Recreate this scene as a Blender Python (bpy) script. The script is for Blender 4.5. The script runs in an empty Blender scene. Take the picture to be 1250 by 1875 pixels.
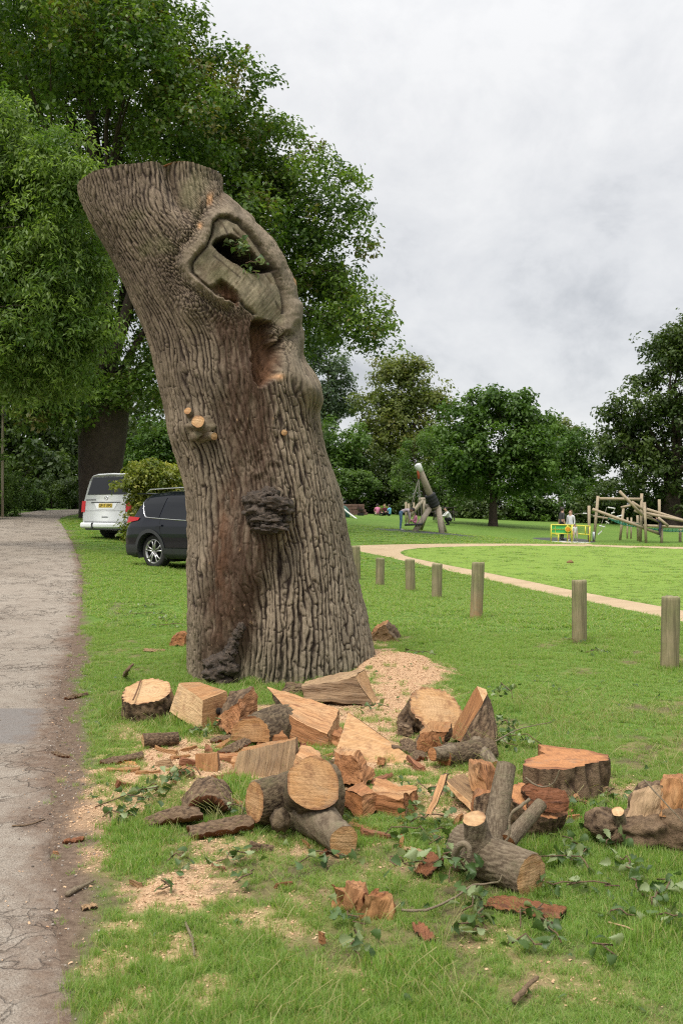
import bpy, math, random
import numpy as np
from mathutils import Vector, Matrix

SC = bpy.context.scene
COL = SC.collection
# ------------------------------------------------------------------ camera
cam_d = bpy.data.cameras.new('camera')
cam = bpy.data.objects.new('camera', cam_d)
COL.objects.link(cam)
cam.location = (0.0, 0.0, 1.6)
cam.rotation_euler = (math.radians(90), 0, 0)
cam_d.sensor_fit = 'VERTICAL'
cam_d.sensor_height = 36.0
cam_d.lens = 35.0
cam_d.clip_start = 0.1
cam_d.clip_end = 2000
cam_d.dof.use_dof = True
cam_d.dof.focus_distance = 8.5
cam_d.dof.aperture_fstop = 6.3
SC.camera = cam
# ------------------------------------------------------------------ world: overcast
SUN_EL, SUN_AZ = math.radians(58), math.radians(215)   # azimuth: clockwise from +Y; behind the camera, to its left
w = bpy.data.worlds.new('World'); SC.world = w; w.use_nodes = True
nt = w.node_tree; N = nt.nodes; Lk = nt.links
N.clear()
out = N.new('ShaderNodeOutputWorld')
sky = N.new('ShaderNodeTexSky'); sky.sky_type = 'NISHITA'; sky.sun_disc = False
sky.sun_elevation = SUN_EL; sky.sun_rotation = SUN_AZ
bg1 = N.new('ShaderNodeBackground'); bg1.inputs['Strength'].default_value = 0.1
Lk.new(sky.outputs[0], bg1.inputs['Color'])
tc = N.new('ShaderNodeTexCoord')
sep = N.new('ShaderNodeSeparateXYZ'); Lk.new(tc.outputs['Generated'], sep.inputs[0])
def mth(op, a, b=None, clamp=False):
    m = N.new('ShaderNodeMath'); m.operation = op; m.use_clamp = clamp
    for i, v in enumerate((a, b)):
        if v is None: continue
        if isinstance(v, (int, float)): m.inputs[i].default_value = v
        else: Lk.new(v, m.inputs[i])
    return m.outputs[0]
zz = mth('MAXIMUM', sep.outputs[2], 0.0)
den = mth('ADD', zz, 0.62)
cx = mth('DIVIDE', sep.outputs[0], den); cy = mth('DIVIDE', sep.outputs[1], den)
cmb = N.new('ShaderNodeCombineXYZ'); Lk.new(cx, cmb.inputs[0]); Lk.new(cy, cmb.inputs[1])
def noise(scale, detail, rough, off, dist=0.0):
    mp = N.new('ShaderNodeMapping'); mp.inputs['Location'].default_value = off
    Lk.new(cmb.outputs[0], mp.inputs[0])
    n = N.new('ShaderNodeTexNoise'); n.inputs['Scale'].default_value = scale
    n.inputs['Detail'].default_value = detail; n.inputs['Roughness'].default_value = rough
    n.inputs['Distortion'].default_value = dist
    Lk.new(mp.outputs[0], n.inputs['Vector']); return n.outputs[0]
n1 = noise(2.5, 8, 0.58, (3.6, 1.3, 0.0), 0.25)
n2 = noise(6.5, 7, 0.62, (9.1, 4.2, 2.0), 0.3)
mixn = mth('ADD', mth('MULTIPLY', n1, 0.62), mth('MULTIPLY', n2, 0.38))
ramp = N.new('ShaderNodeValToRGB')
ramp.color_ramp.elements[0].position = 0.38; ramp.color_ramp.elements[0].color = (0.585, 0.60, 0.625, 1)
ramp.color_ramp.elements[1].position = 0.575; ramp.color_ramp.elements[1].color = (0.90, 0.90, 0.90, 1)
e = ramp.color_ramp.elements.new(0.47); e.color = (0.775, 0.783, 0.797, 1)
Lk.new(mixn, ramp.inputs[0])
# an overcast sky brightens towards the zenith
zz2 = mth('MULTIPLY', zz, zz)
grad = mth('ADD', 0.51, mth('MULTIPLY', mth('MULTIPLY', zz2, zz2), 1.5))
bg2 = N.new('ShaderNodeBackground'); Lk.new(ramp.outputs[0], bg2.inputs['Color']); Lk.new(grad, bg2.inputs['Strength'])
mx = N.new('ShaderNodeMixShader'); mx.inputs[0].default_value = 0.94
Lk.new(bg1.outputs[0], mx.inputs[1]); Lk.new(bg2.outputs[0], mx.inputs[2]); Lk.new(mx.outputs[0], out.inputs[0])
# ------------------------------------------------------------------ sun behind thin cloud
sd = bpy.data.lights.new('sun', 'SUN'); sun = bpy.data.objects.new('sun', sd); COL.objects.link(sun)
sd.energy = 1.5; sd.angle = math.radians(16); sd.color = (1.0, 0.95, 0.86)
_d = Vector((math.sin(SUN_AZ)*math.cos(SUN_EL), math.cos(SUN_AZ)*math.cos(SUN_EL), math.sin(SUN_EL)))
sun.rotation_euler = (-_d).to_track_quat('-Z', 'Y').to_euler()
sun.location = (-6, -6, 12)
# ------------------------------------------------------------------ colour management
SC.view_settings.view_transform = 'Standard'; SC.view_settings.look = 'None'
SC.view_settings.exposure = 0.95; SC.view_settings.gamma = 1.0
SC.view_settings.use_curve_mapping = False
SC.cycles.max_bounces = 6; SC.cycles.transparent_max_bounces = 4
SC.cycles.use_denoising = False
SC.cycles.filter_width = 1.15
# ------------------------------------------------------------------ helpers
rng = np.random.default_rng(7)
random.seed(7)
FPX, CPX, CPY, CAMZ = 1823.0, 625.0, 937.5, 1.6     # the photograph's own pixel grid, 1250 x 1875
def P(px, py, Y):
    return np.array([(px-CPX)/FPX*Y, Y, CAMZ-(py-CPY)/FPX*Y])
def proj(V):
    V = np.asarray(V); return CPX+V[..., 0]/V[..., 1]*FPX, CPY-(V[..., 2]-CAMZ)/V[..., 1]*FPX
def sstep(a, b, x):
    t = np.clip((x-a)/(b-a), 0, 1); return t*t*(3-2*t)
def _h(ix, iy, iz, seed):
    n = (ix.astype(np.int64)*374761393 + iy.astype(np.int64)*668265263 + iz.astype(np.int64)*2147483647 + seed*974634777) & 0xffffffff
    n = ((n ^ (n >> 13))*1274126177) & 0xffffffff
    n = ((n ^ (n >> 16))*2246822519) & 0xffffffff
    return ((n ^ (n >> 15)) & 0xffffff)/float(0xffffff)
def vnoise(p, seed=0):
    p = np.asarray(p, float); f = np.floor(p); t = p-f; t = t*t*(3-2*t); i = f.astype(np.int64)
    x, y, z = i[..., 0], i[..., 1], i[..., 2]; tx, ty, tz = t[..., 0], t[..., 1], t[..., 2]
    r = 0
    for dx in (0, 1):
        wx = tx if dx else 1-tx
        for dy in (0, 1):
            wy = ty if dy else 1-ty
            for dz in (0, 1):
                wz = tz if dz else 1-tz
                r = r+wx*wy*wz*_h(x+dx, y+dy, z+dz, seed)
    return r*2-1
def fbm(p, octv=4, seed=0, gain=0.5):
    p = np.asarray(p, float); a = 1.0; s = 0; n = 0
    for o in range(octv):
        s = s+a*vnoise(p*(2.03**o)+o*17.3, seed+o); n += a; a *= gain
    return s/n
def n2(x, y, sc, seed=0, octv=3):
    return fbm(np.stack([np.asarray(x)*sc, np.asarray(y)*sc, np.zeros_like(np.asarray(x, float))], -1), octv, seed)
def voro(u, v, seed=0):
    iu, iv = np.floor(u).astype(np.int64), np.floor(v).astype(np.int64)
    f1 = np.full(u.shape, 9.0); f2 = np.full(u.shape, 9.0); cid = np.zeros(u.shape)
    for a in (-1, 0, 1):
        for b in (-1, 0, 1):
            z0 = np.zeros_like(iu)
            rx = _h(iu+a, iv+b, z0, seed); ry = _h(iu+a, iv+b, z0+5, seed)
            d = np.hypot(iu+a+rx-u, iv+b+ry-v)
            c = _h(iu+a, iv+b, z0+9, seed)
            closer = d < f1
            f2 = np.where(closer, f1, np.minimum(f2, d)); cid = np.where(closer, c, cid); f1 = np.where(closer, d, f1)
    return f1, f2, cid
def bark_h(u, v, ridge=0.05, stretch=6.0, seed=0):
    """height 0..1 of furrowed bark; u metres across the grain, v along it"""
    u = np.asarray(u, float); v = np.asarray(v, float)
    z = np.zeros_like(u)
    wu = u/ridge+1.0*fbm(np.stack([u/ridge*0.35, v/ridge*0.12, z], -1), 3, seed+3)
    wv = v/(ridge*stretch)+0.35*fbm(np.stack([u/ridge*0.6, v/ridge*0.15, z+4], -1), 2, seed+8)
    f1, f2, c = voro(wu, wv, seed)
    h = sstep(0.02, 0.40, f2-f1)
    g1, g2, c2 = voro(wu*1.9+3, wv*4.6+7, seed+21)
    h2 = sstep(0.0, 0.3, g2-g1)
    k = fbm(np.stack([u/ridge*2.4, v/ridge*0.8, z+2], -1), 3, seed+5)
    return np.clip(h*(0.80+0.12*h2+0.16*(c-0.5))+0.10*k, 0, 1.1)

def ridge_h(u, v, sp, seed=0):
    """long sinuous ridges with thin furrows between, broken by cross cracks"""
    z = np.zeros_like(u)
    w_ = 1.5*fbm(np.stack([u*7, v*1.7, z+seed], -1), 3, seed)+.42*fbm(np.stack([u*22, v*6, z+seed], -1), 3, seed+4)
    ph = u/sp+w_; s_ = np.abs(np.sin(np.pi*ph)); k = np.floor(ph)
    wid = fbm(np.stack([np.round(ph)*2.7, v*3.2, z+seed], -1), 2, seed+5)          # every furrow widens and closes along its length
    h = s_**(.66+.75*np.clip(wid, -.5, .6))
    cr = np.abs(fbm(np.stack([k*3.7+u*9, v*8.5, z], -1), 2, seed+7)); h = h*(1-.55*(1-sstep(.0, .07, cr))*sstep(.2, .5, s_))
    ed = .92+.16*vnoise(np.stack([k*5.3, v*4.0, z], -1), seed+2)
    return np.clip(h*ed+.13*fbm(np.stack([u*60, v*24, z], -1), 3, seed+9), 0, 1.1)
def mesh_obj(name, V, F, mats, parent=None, attrs=None, smooth=True, midx=None, origin=None):
    V = np.asarray(V, float)
    if origin is None:
        origin = np.zeros(3)
        if parent is not None:
            o = parent
            while o is not None:
                origin = origin+np.array(o.location); o = o.parent
    me = bpy.data.meshes.new(name)
    Vl = (V-origin).astype(np.float32)
    if isinstance(F, np.ndarray):
        k = F.shape[1]; n = len(F)
        me.vertices.add(len(Vl)); me.vertices.foreach_set('co', Vl.ravel())
        me.loops.add(n*k); me.polygons.add(n)
        me.polygons.foreach_set('loop_start', np.arange(0, n*k, k, dtype=np.int32))
        try: me.polygons.foreach_set('loop_total', np.full(n, k, dtype=np.int32))
        except Exception: pass
        me.loops.foreach_set('vertex_index', F.astype(np.int32).ravel())
        me.update(calc_edges=True)
    else:
        me.from_pydata([tuple(v) for v in Vl.tolist()], [], [tuple(f) for f in F]); me.update()
    if smooth: me.polygons.foreach_set('use_smooth', np.ones(len(me.polygons), dtype=bool))
    for k_, d in (attrs or {}).items():
        d = np.asarray(d, np.float32)
        if d.ndim == 1:
            a = me.attributes.new(k_, 'FLOAT', 'POINT'); a.data.foreach_set('value', d)
        else:
            a = me.attributes.new(k_, 'FLOAT_VECTOR', 'POINT'); a.data.foreach_set('vector', d.ravel())
    if not isinstance(mats, (list, tuple)): mats = [mats]
    for m in mats: me.materials.append(m)
    if midx is not None: me.polygons.foreach_set('material_index', np.asarray(midx, np.int32))
    o = bpy.data.objects.new(name, me); COL.objects.link(o)
    if parent is not None: o.parent = parent
    else: o.location = origin
    return o
def tag(o, label=None, cat=None, group=None, kind=None):
    if label: o['label'] = label
    if cat: o['category'] = cat
    if group: o['group'] = group
    if kind: o['kind'] = kind
    return o
def thing(name, label, cat, loc, group=None):
    o = bpy.data.objects.new(name, None); COL.objects.link(o); o.location = tuple(float(c) for c in loc)
    o.empty_display_size = 0.1
    return tag(o, label, cat, group)
def solo(o, loc):
    """move a top-level mesh's origin to loc keeping its place"""
    loc = np.asarray(loc, float); me = o.data; n = len(me.vertices)
    c = np.empty(n*3, np.float32); me.vertices.foreach_get('co', c)
    me.vertices.foreach_set('co', (c.reshape(-1, 3)-loc.astype(np.float32)).ravel()); o.location = tuple(loc); return o
def copy_tree(o, parent=None):
    c = o.copy(); COL.objects.link(c); c.parent = parent
    for ch in list(o.children): copy_tree(ch, c)
    return c
class MB:
    """collects shapes into one mesh"""
    def __init__(s): s.V = []; s.F = []; s.M = []
    def add(s, V, F, m=0):
        b = len(s.V); s.V += [tuple(float(c) for c in v) for v in V]; s.F += [tuple(int(i)+b for i in f) for f in F]; s.M += [m]*len(F)
    def box(s, c, size, R=None, m=0, bev=0.0):
        c = np.asarray(c, float); h = np.asarray(size, float)/2
        if bev <= 0:
            V = np.array([[x, y, z] for x in (-1, 1) for y in (-1, 1) for z in (-1, 1)], float)*h
            F = [(0, 1, 3, 2), (4, 6, 7, 5), (0, 4, 5, 1), (2, 3, 7, 6), (0, 2, 6, 4), (1, 5, 7, 3)]
        else:
            V = []; F = []
            bev = min(bev, h.min()*0.9)
            idx = {}
            for sx in (-1, 1):
                for sy in (-1, 1):
                    for sz in (-1, 1):
                        S = np.array([sx, sy, sz], float)
                        for a in range(3):
                            q = S*(h-bev); q[a] = S[a]*h[a]; idx[(sx, sy, sz, a)] = len(V); V.append(q)
            V = np.array(V)
            for a in range(3):
                b, d = (a+1) % 3, (a+2) % 3
                for sg in (-1, 1):
                    quad = []
                    for (p, q) in ((-1, -1), (1, -1), (1, 1), (-1, 1)):
                        k = [0, 0, 0]; k[a] = sg; k[b] = p; k[d] = q; quad.append(idx[(k[0], k[1], k[2], a)])
                    F.append(quad if sg > 0 else quad[::-1])
                    for p in (-1, 1):
                        pass
            for a in range(3):
                b, d = (a+1) % 3, (a+2) % 3
                for p in (-1, 1):
                    for q in (-1, 1):
                        k1 = [0, 0, 0]; k1[a] = -1; k1[b] = p; k1[d] = q
                        k2 = list(k1); k2[a] = 1
                        f = [idx[(*k1, b)], idx[(*k2, b)], idx[(*k2, d)], idx[(*k1, d)]]
                        F.append(f if p*q < 0 else f[::-1])
            for sx in (-1, 1):
                for sy in (-1, 1):
                    for sz in (-1, 1):
                        f = [idx[(sx, sy, sz, 0)], idx[(sx, sy, sz, 1)], idx[(sx, sy, sz, 2)]]
                        F.append(f if sx*sy*sz > 0 else f[::-1])
        if R is not None: V = V @ np.asarray(R, float).T
        s.add(V+c, F, m)
    def tube(s, pts, rad, n=10, cap=True, m=0):
        pts = np.asarray(pts, float); k = len(pts)
        rad = np.full(k, rad, float) if np.isscalar(rad) else np.asarray(rad, float)
        T = np.gradient(pts, axis=0); T /= np.linalg.norm(T, axis=1)[:, None]+1e-9
        up = np.array([0.13, 0.29, 0.95]);
        if abs(T[0] @ up) > 0.9: up = np.array([0.95, 0.2, 0.1])
        V = []; a = np.cross(T[0], up); a /= np.linalg.norm(a)
        th = np.linspace(0, 2*math.pi, n, endpoint=False)
        for i in range(k):
            a = a-T[i]*(a @ T[i]); a /= np.linalg.norm(a)+1e-9; b = np.cross(T[i], a)
            V += list(pts[i]+rad[i]*(np.cos(th)[:, None]*a+np.sin(th)[:, None]*b))
        F = [(i*n+j, i*n+(j+1) % n, (i+1)*n+(j+1) % n, (i+1)*n+j) for i in range(k-1) for j in range(n)]
        if cap: F += [tuple(range(n))[::-1], tuple((k-1)*n+j for j in range(n))]
        s.add(V, F, m)
    def lathe(s, prof, c, axis, n=24, m=0):
        c = np.asarray(c, float); ax = np.asarray(axis, float); ax /= np.linalg.norm(ax)
        a = np.cross(ax, (0, 0, 1) if abs(ax[2]) < 0.9 else (1, 0, 0)); a /= np.linalg.norm(a); b = np.cross(ax, a)
        th = np.linspace(0, 2*math.pi, n, endpoint=False); V = []
        for r, h in prof: V += list(c+ax*h+r*(np.cos(th)[:, None]*a+np.sin(th)[:, None]*b))
        F = [(i*n+j, i*n+(j+1) % n, (i+1)*n+(j+1) % n, (i+1)*n+j) for i in range(len(prof)-1) for j in range(n)]
        s.add(V, F, m)
    def ball(s, c, r, n=10, seed=0, amp=0.0, m=0, freq=3.0):
        r = np.ones(3)*np.asarray(r, float); V = []
        for i in range(n+1):
            ph = math.pi*i/n
            for j in range(2*n):
                th = math.pi*j/n
                V.append((math.sin(ph)*math.cos(th), math.sin(ph)*math.sin(th), math.cos(ph)))
        V = np.array(V)
        if amp: V = V*(1+amp*fbm(V*freq+seed*3.7, 3, seed))[:, None]
        F = [(i*2*n+j, (i+1)*2*n+j, (i+1)*2*n+(j+1) % (2*n), i*2*n+(j+1) % (2*n)) for i in range(n) for j in range(2*n)]
        s.add(V*r+np.asarray(c, float), F, m)
    def build(s, name, mats, parent=None, smooth=False, attrs=None):
        return mesh_obj(name, np.array(s.V), s.F, mats, parent, attrs, smooth, s.M if isinstance(mats, (list, tuple)) and len(mats) > 1 else None)

# ------------------------------------------------------------------ materials
def new_mat(name):
    m = bpy.data.materials.new(name); m.use_nodes = True; t = m.node_tree
    b = t.nodes['Principled BSDF']; return m, t, b
class NT:
    def __init__(s, t): s.t = t
    def n(s, kind, **kw):
        x = s.t.nodes.new(kind)
        for k, v in kw.items(): setattr(x, k, v)
        return x
    def l(s, a, b): s.t.links.new(a, b)
    def attr(s, name): return s.n('ShaderNodeAttribute', attribute_name=name)
    def math(s, op, a, b=None, clamp=False):
        m = s.n('ShaderNodeMath', operation=op, use_clamp=clamp)
        for i, v in enumerate((a, b)):
            if v is None: continue
            if isinstance(v, (int, float)): m.inputs[i].default_value = v
            else: s.l(v, m.inputs[i])
        return m.outputs[0]
    def mapr(s, v, a, b, c=0.0, d=1.0):
        m = s.n('ShaderNodeMapRange'); m.inputs[1].default_value = a; m.inputs[2].default_value = b
        m.inputs[3].default_value = c; m.inputs[4].default_value = d; s.l(v, m.inputs[0]); return m.outputs[0]
    def mix(s, f, a, b, blend='MIX'):
        m = s.n('ShaderNodeMix', data_type='RGBA', blend_type=blend)
        if isinstance(f, (int, float)): m.inputs[0].default_value = f
        else: s.l(f, m.inputs[0])
        for i, v in ((6, a), (7, b)):
            if isinstance(v, (tuple, list)): m.inputs[i].default_value = (*v[:3], 1)
            else: s.l(v, m.inputs[i])
        return m.outputs[2]
    def noise(s, vec, scale, detail=4, rough=0.55, dist=0.0, scl=None):
        n = s.n('ShaderNodeTexNoise'); n.inputs['Scale'].default_value = scale; n.inputs['Detail'].default_value = detail
        n.inputs['Roughness'].default_value = rough; n.inputs['Distortion'].default_value = dist
        if scl is not None:
            mp = s.n('ShaderNodeMapping'); mp.inputs['Scale'].default_value = scl; s.l(vec, mp.inputs[0]); vec = mp.outputs[0]
        if vec is not None: s.l(vec, n.inputs['Vector'])
        return n.outputs[0]
    def ramp(s, v, stops):
        r = s.n('ShaderNodeValToRGB'); cr = r.color_ramp
        cr.elements[0].position = stops[0][0]; cr.elements[0].color = (*stops[0][1], 1)
        cr.elements[1].position = stops[-1][0]; cr.elements[1].color = (*stops[-1][1], 1)
        for p_, c in stops[1:-1]:
            e_ = cr.elements.new(p_); e_.color = (*c, 1)
        s.l(v, r.inputs[0]); return r.outputs[0]
    def bump(s, v, strength, dist, b):
        x = s.n('ShaderNodeBump'); x.inputs['Strength'].default_value = strength; x.inputs['Distance'].default_value = dist
        s.l(v, x.inputs['Height']); s.l(x.outputs[0], b.inputs['Normal'])
MAT = {}
def plain(name, col, rough=0.6, metal=0.0, nz=0.12, scale=30.0, spec=0.5, coat=0.0, bump=0.0):
    """a plain surface with slight procedural mottling"""
    if name in MAT: return MAT[name]
    m, t, b = new_mat(name); q = NT(t)
    co = q.n('ShaderNodeTexCoord').outputs['Object']
    f = q.noise(co, scale, 4, 0.6)
    c = np.array(col)
    q.l(q.mix(f, tuple(c*(1-nz)), tuple(np.minimum(c*(1+nz), 1))), b.inputs['Base Color'])
    b.inputs['Roughness'].default_value = rough; b.inputs['Metallic'].default_value = metal
    b.inputs['Specular IOR Level'].default_value = spec
    b.inputs['Coat Weight'].default_value = coat; b.inputs['Coat Roughness'].default_value = 0.04
    if bump: q.bump(q.noise(co, scale*3, 3), 0.5, bump, b)
    MAT[name] = m; return m
def leaf_mat(name, dark, light, trans=0.45, under=None, gloss=0.35, yellow=None):
    m, t, b = new_mat(name); q = NT(t)
    a = q.attr('tint').outputs['Fac']
    stops = [(0.0, dark), (0.75, light)] + ([(1.0, yellow)] if yellow else [])
    if len(stops) == 2: stops = [(0.0, dark), (1.0, light)]
    col = q.ramp(a, stops)
    if under is not None:
        g = q.n('ShaderNodeNewGeometry'); col = q.mix(g.outputs['Backfacing'], col, under)
    q.l(col, b.inputs['Base Color']); b.inputs['Roughness'].default_value = 0.5
    b.inputs['Specular IOR Level'].default_value = gloss
    tr = q.n('ShaderNodeBsdfTranslucent')
    tcol = q.mix(1.0, col, (1.15, 1.25, 0.55), 'MULTIPLY'); q.l(tcol, tr.inputs['Color'])
    ms = q.n('ShaderNodeMixShader'); ms.inputs[0].default_value = trans
    q.l(b.outputs[0], ms.inputs[1]); q.l(tr.outputs[0], ms.inputs[2])
    q.l(ms.outputs[0], t.nodes['Material Output'].inputs[0]); MAT[name] = m; return m
def bark_mat(name, ridge, furrow, moss=None, bumpd=0.004, scale=40.0):
    m, t, b = new_mat(name); q = NT(t)
    co = q.n('ShaderNodeTexCoord').outputs['Object']
    h = q.attr('h').outputs['Fac']; n = q.noise(co, scale, 5, 0.65); n2_ = q.noise(co, 5.0, 4, 0.6)
    c = q.mix(q.math('ADD', h, q.mapr(n, 0.32, 0.68, -0.42, 0.32), True), furrow, ridge)
    c = q.mix(q.mapr(n2_, 0.35, 0.7, 0.0, 0.55), c, tuple(np.array(ridge)*np.array((0.72, 0.66, 0.62))))
    if moss: c = q.mix(q.mapr(q.noise(co, 9.0, 5, 0.7), 0.52, 0.72, 0, 0.6), c, moss)
    q.l(c, b.inputs['Base Color']); b.inputs['Roughness'].default_value = 0.9; b.inputs['Specular IOR Level'].default_value = 0.25
    q.bump(q.math('ADD', n, q.math('MULTIPLY', q.noise(co, scale*3.2, 3), 0.5)), 0.8, bumpd, b)
    MAT[name] = m; return m
def cut_mat(name, heart, sap, rim, ringf=260.0, sawdir=(1, 0, 0)):
    """saw-cut end grain: lp = position in the log's own frame (metres), rim = 0 pith .. 1 bark"""
    m, t, b = new_mat(name); q = NT(t)
    lp = q.attr('lp').outputs['Vector']; rf = q.attr('rim').outputs['Fac']
    wob = q.noise(lp, 9.0, 3, 0.5)
    r = q.math('ADD', q.math('MULTIPLY', rf, 1.0), q.mapr(wob, 0.3, 0.7, -0.12, 0.12))
    base = q.ramp(r, [(0.0, heart), (0.5, tuple((np.array(heart)+np.array(sap))/2)), (0.68, sap), (0.88, sap), (0.985, rim)])
    ln = q.n('ShaderNodeVectorMath', operation='LENGTH'); fl = q.n('ShaderNodeVectorMath', operation='MULTIPLY'); fl.inputs[1].default_value = (1, 1, 0)
    q.l(lp, fl.inputs[0]); q.l(fl.outputs[0], ln.inputs[0])
    rings = q.math('SINE', q.math('ADD', q.math('MULTIPLY', ln.outputs['Value'], ringf), q.mapr(wob, 0.2, 0.8, -6, 6)))
    c = q.mix(q.mapr(rings, -1, 1, 0.0, 0.42), base, tuple(np.array(sap)*0.62))
    saw = q.noise(lp, 60.0, 3, 0.6, 0, (0.15, 1.0, 0.15)); blot = q.noise(lp, 14.0, 5, 0.65)
    c = q.mix(q.mapr(saw, 0.42, 0.66, 0, 0.6), c, tuple(np.minimum(np.array(heart)*1.18, 0.9)))
    c = q.mix(q.mapr(blot, 0.5, 0.72, 0, 0.7), c, tuple(np.array(rim)*0.9))
    rv = q.n('ShaderNodeObjectInfo').outputs['Random']; c = q.mix(1.0, c, q.ramp(rv, [(0, (.80, .74, .68)), (.5, (1, 1, 1)), (1, (1.12, 1.16, 1.2))]), 'MULTIPLY'); c = q.mix(q.mapr(q.noise(lp, 5.0, 5, .7), .56, .74, 0, .55), c, (.20, .17, .13))
    q.l(c, b.inputs['Base Color']); b.inputs['Roughness'].default_value = 0.78; b.inputs['Specular IOR Level'].default_value = 0.3
    q.bump(q.math('ADD', saw, q.math('MULTIPLY', q.noise(lp, 180, 2), 0.6)), 0.9, 0.008, b)
    MAT[name] = m; return m
def split_mat(name, a, bcol, dark, stretch=0.06, scale=70.0):
    """torn long grain: lp.z runs along the grain"""
    m, t, b = new_mat(name); q = NT(t)
    lp = q.attr('lp').outputs['Vector']
    g = q.noise(lp, scale, 5, 0.65, 0.4, (1, 1, stretch)); g2 = q.noise(lp, 9.0, 4, 0.6, 0.3, (1, 1, 0.35))
    g3 = q.noise(lp, scale*0.5, 3, 0.6, 0.2, (1, 1, stretch*0.6))
    c = q.mix(q.mapr(g2, 0.35, 0.65), a, bcol)
    c = q.mix(q.mapr(g, 0.35, 0.65, 0.0, 0.75), c, tuple(np.array(a)*0.55))
    c = q.mix(q.mapr(g3, 0.58, 0.72, 0.0, 0.8), c, dark)
    rv = q.n('ShaderNodeObjectInfo').outputs['Random']; c = q.mix(1.0, c, q.ramp(rv, [(0, (.72, .66, .60)), (.5, (1, 1, 1)), (1, (1.15, 1.2, 1.3))]), 'MULTIPLY'); c = q.mix(q.mapr(q.noise(lp, 6.0, 5, .7, .5, (1, 1, .4)), .56, .74, 0, .7), c, (.17, .135, .10))
    q.l(c, b.inputs['Base Color']); b.inputs['Roughness'].default_value = 0.85; b.inputs['Specular IOR Level'].default_value = 0.25
    q.bump(q.math('ADD', g, g3), 1.0, 0.016, b); MAT[name] = m; return m
def log_mat(name, col, dark):
    """weathered peeled playground timber"""
    m, t, b = new_mat(name); q = NT(t)
    co = q.n('ShaderNodeTexCoord').outputs['Object']
    g = q.noise(co, 6.0, 5, 0.65, 0.3); g2_ = q.noise(co, 40.0, 3, 0.6)
    c = q.mix(q.mapr(g, 0.35, 0.7), col, dark); c = q.mix(q.mapr(g2_, 0.4, 0.7, 0, 0.3), c, tuple(np.array(dark)*0.8))
    q.l(c, b.inputs['Base Color']); b.inputs['Roughness'].default_value = 0.8; MAT[name] = m; return m
bark_mat('oak_bark', (0.215, 0.146, 0.088), (0.038, 0.023, 0.015), None, 0.016, 55)
bark_mat('oak_bark_mossy', (0.18, 0.132, 0.080), (0.035, 0.023, 0.015), (0.12, 0.115, 0.05), 0.016, 60)
bark_mat('grey_bark', (0.235, 0.186, 0.126), (0.08, 0.058, 0.038), (0.17, 0.16, 0.09), 0.010, 70)
bark_mat('dark_bark', (0.085, 0.062, 0.05), (0.025, 0.019, 0.016), None, 0.02, 6)
cut_mat('fresh_cut', (0.48, 0.30, 0.155), (0.46, 0.25, 0.105), (0.19, 0.08, 0.036))
cut_mat('orange_cut', (0.43, 0.195, 0.08), (0.41, 0.18, 0.068), (0.16, 0.06, 0.028))
cut_mat('pale_cut', (0.51, 0.335, 0.18), (0.48, 0.29, 0.14), (0.24, 0.105, 0.048))
split_mat('split_wood', (0.44, 0.21, 0.085), (0.49, 0.29, 0.14), (0.17, 0.066, 0.03))
split_mat('split_red', (0.38, 0.165, 0.068), (0.45, 0.225, 0.10), (0.13, 0.05, 0.026))
split_mat('split_pale', (0.44, 0.285, 0.15), (0.29, 0.18, 0.098), (0.10, 0.057, 0.032))
split_mat('split_dark', (0.33, 0.21, 0.115), (0.17, 0.105, 0.065), (0.05, 0.03, 0.018))
split_mat('inner_bark', (0.28, 0.115, 0.052), (0.21, 0.088, 0.047), (0.09, 0.04, 0.025))
# ------------------------------------------------------------------ terrain
CTRL = np.array([
 (-8, -8, 0), (0, -8, 0), (8, -8, 0), (-5, 3, 0), (0, 3, 0), (5, 3, 0), (-4, 9, 0), (0, 10, 0), (5, 10, 0), (-8, 10, 0.03), (10, 10, 0),
 (-3.6, 20.5, .42), (-9, 20, .45), (0.3, 23, 0.02), (1.5, 18, 0), (5, 16, 0), (12, 18, 0), (-7, 30, .79), (-12, 30, .86), (-2, 30, .45),
 (4, 30, .12), (12, 30, 0), (20, 30, 0), (-12.5, 44, 1.55), (-20, 44, 1.7), (-6, 42, 1.2), (1, 37, .42), (5, 47, .55), (11, 52, .10), (17, 52, .02),
 (26, 50, 0.0), (-15, 60, 1.78), (3, 73, 1.32), (8, 62, .95), (13, 66, .72), (20, 70, .66), (28, 70, .6), (-8, 75, 1.75), (-25, 70, 1.9),
 (-60, 20, 1.0), (60, 20, 0), (-60, 100, 1.9), (60, 100, .7), (0, 110, 1.5), (20, 110, 1.0), (-60, -30, 0), (60, -30, 0), (0, 200, 1.5), (-100, 200, 1.9), (100, 200, .9)], float)
def _phi(r2): return 0.5*r2*np.log(r2+1e-9)
def _tps():
    X = CTRL[:, :2]/20.0; n = len(X)
    K = _phi(((X[:, None]-X[None])**2).sum(-1))+np.eye(n)*2e-3
    Q = np.c_[np.ones(n), X]; A = np.block([[K, Q], [Q.T, np.zeros((3, 3))]])
    return X, np.linalg.solve(A, np.r_[CTRL[:, 2], 0, 0, 0])
_TX, _TW = _tps()
def gz(x, y):
    x = np.asarray(x, float); y = np.asarray(y, float); sh = np.broadcast(x, y).shape
    q = np.stack(np.broadcast_arrays(x, y), -1).reshape(-1, 2)/20.0; r = np.empty(len(q)); n = len(_TX)
    for i in range(0, len(q), 40000):
        c = q[i:i+40000]; d = ((c[:, None]-_TX[None])**2).sum(-1)
        r[i:i+40000] = _phi(d) @ _TW[:n]+_TW[n]+c @ _TW[n+1:]
    near = sstep(13.0, 9.0, q[:, 1]*20)*sstep(-14.0, -9.0, q[:, 0]*20)*sstep(14, 9, q[:, 0]*20)
    r = r*(1-near)
    return r.reshape(sh) if sh else float(r[0])
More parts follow.
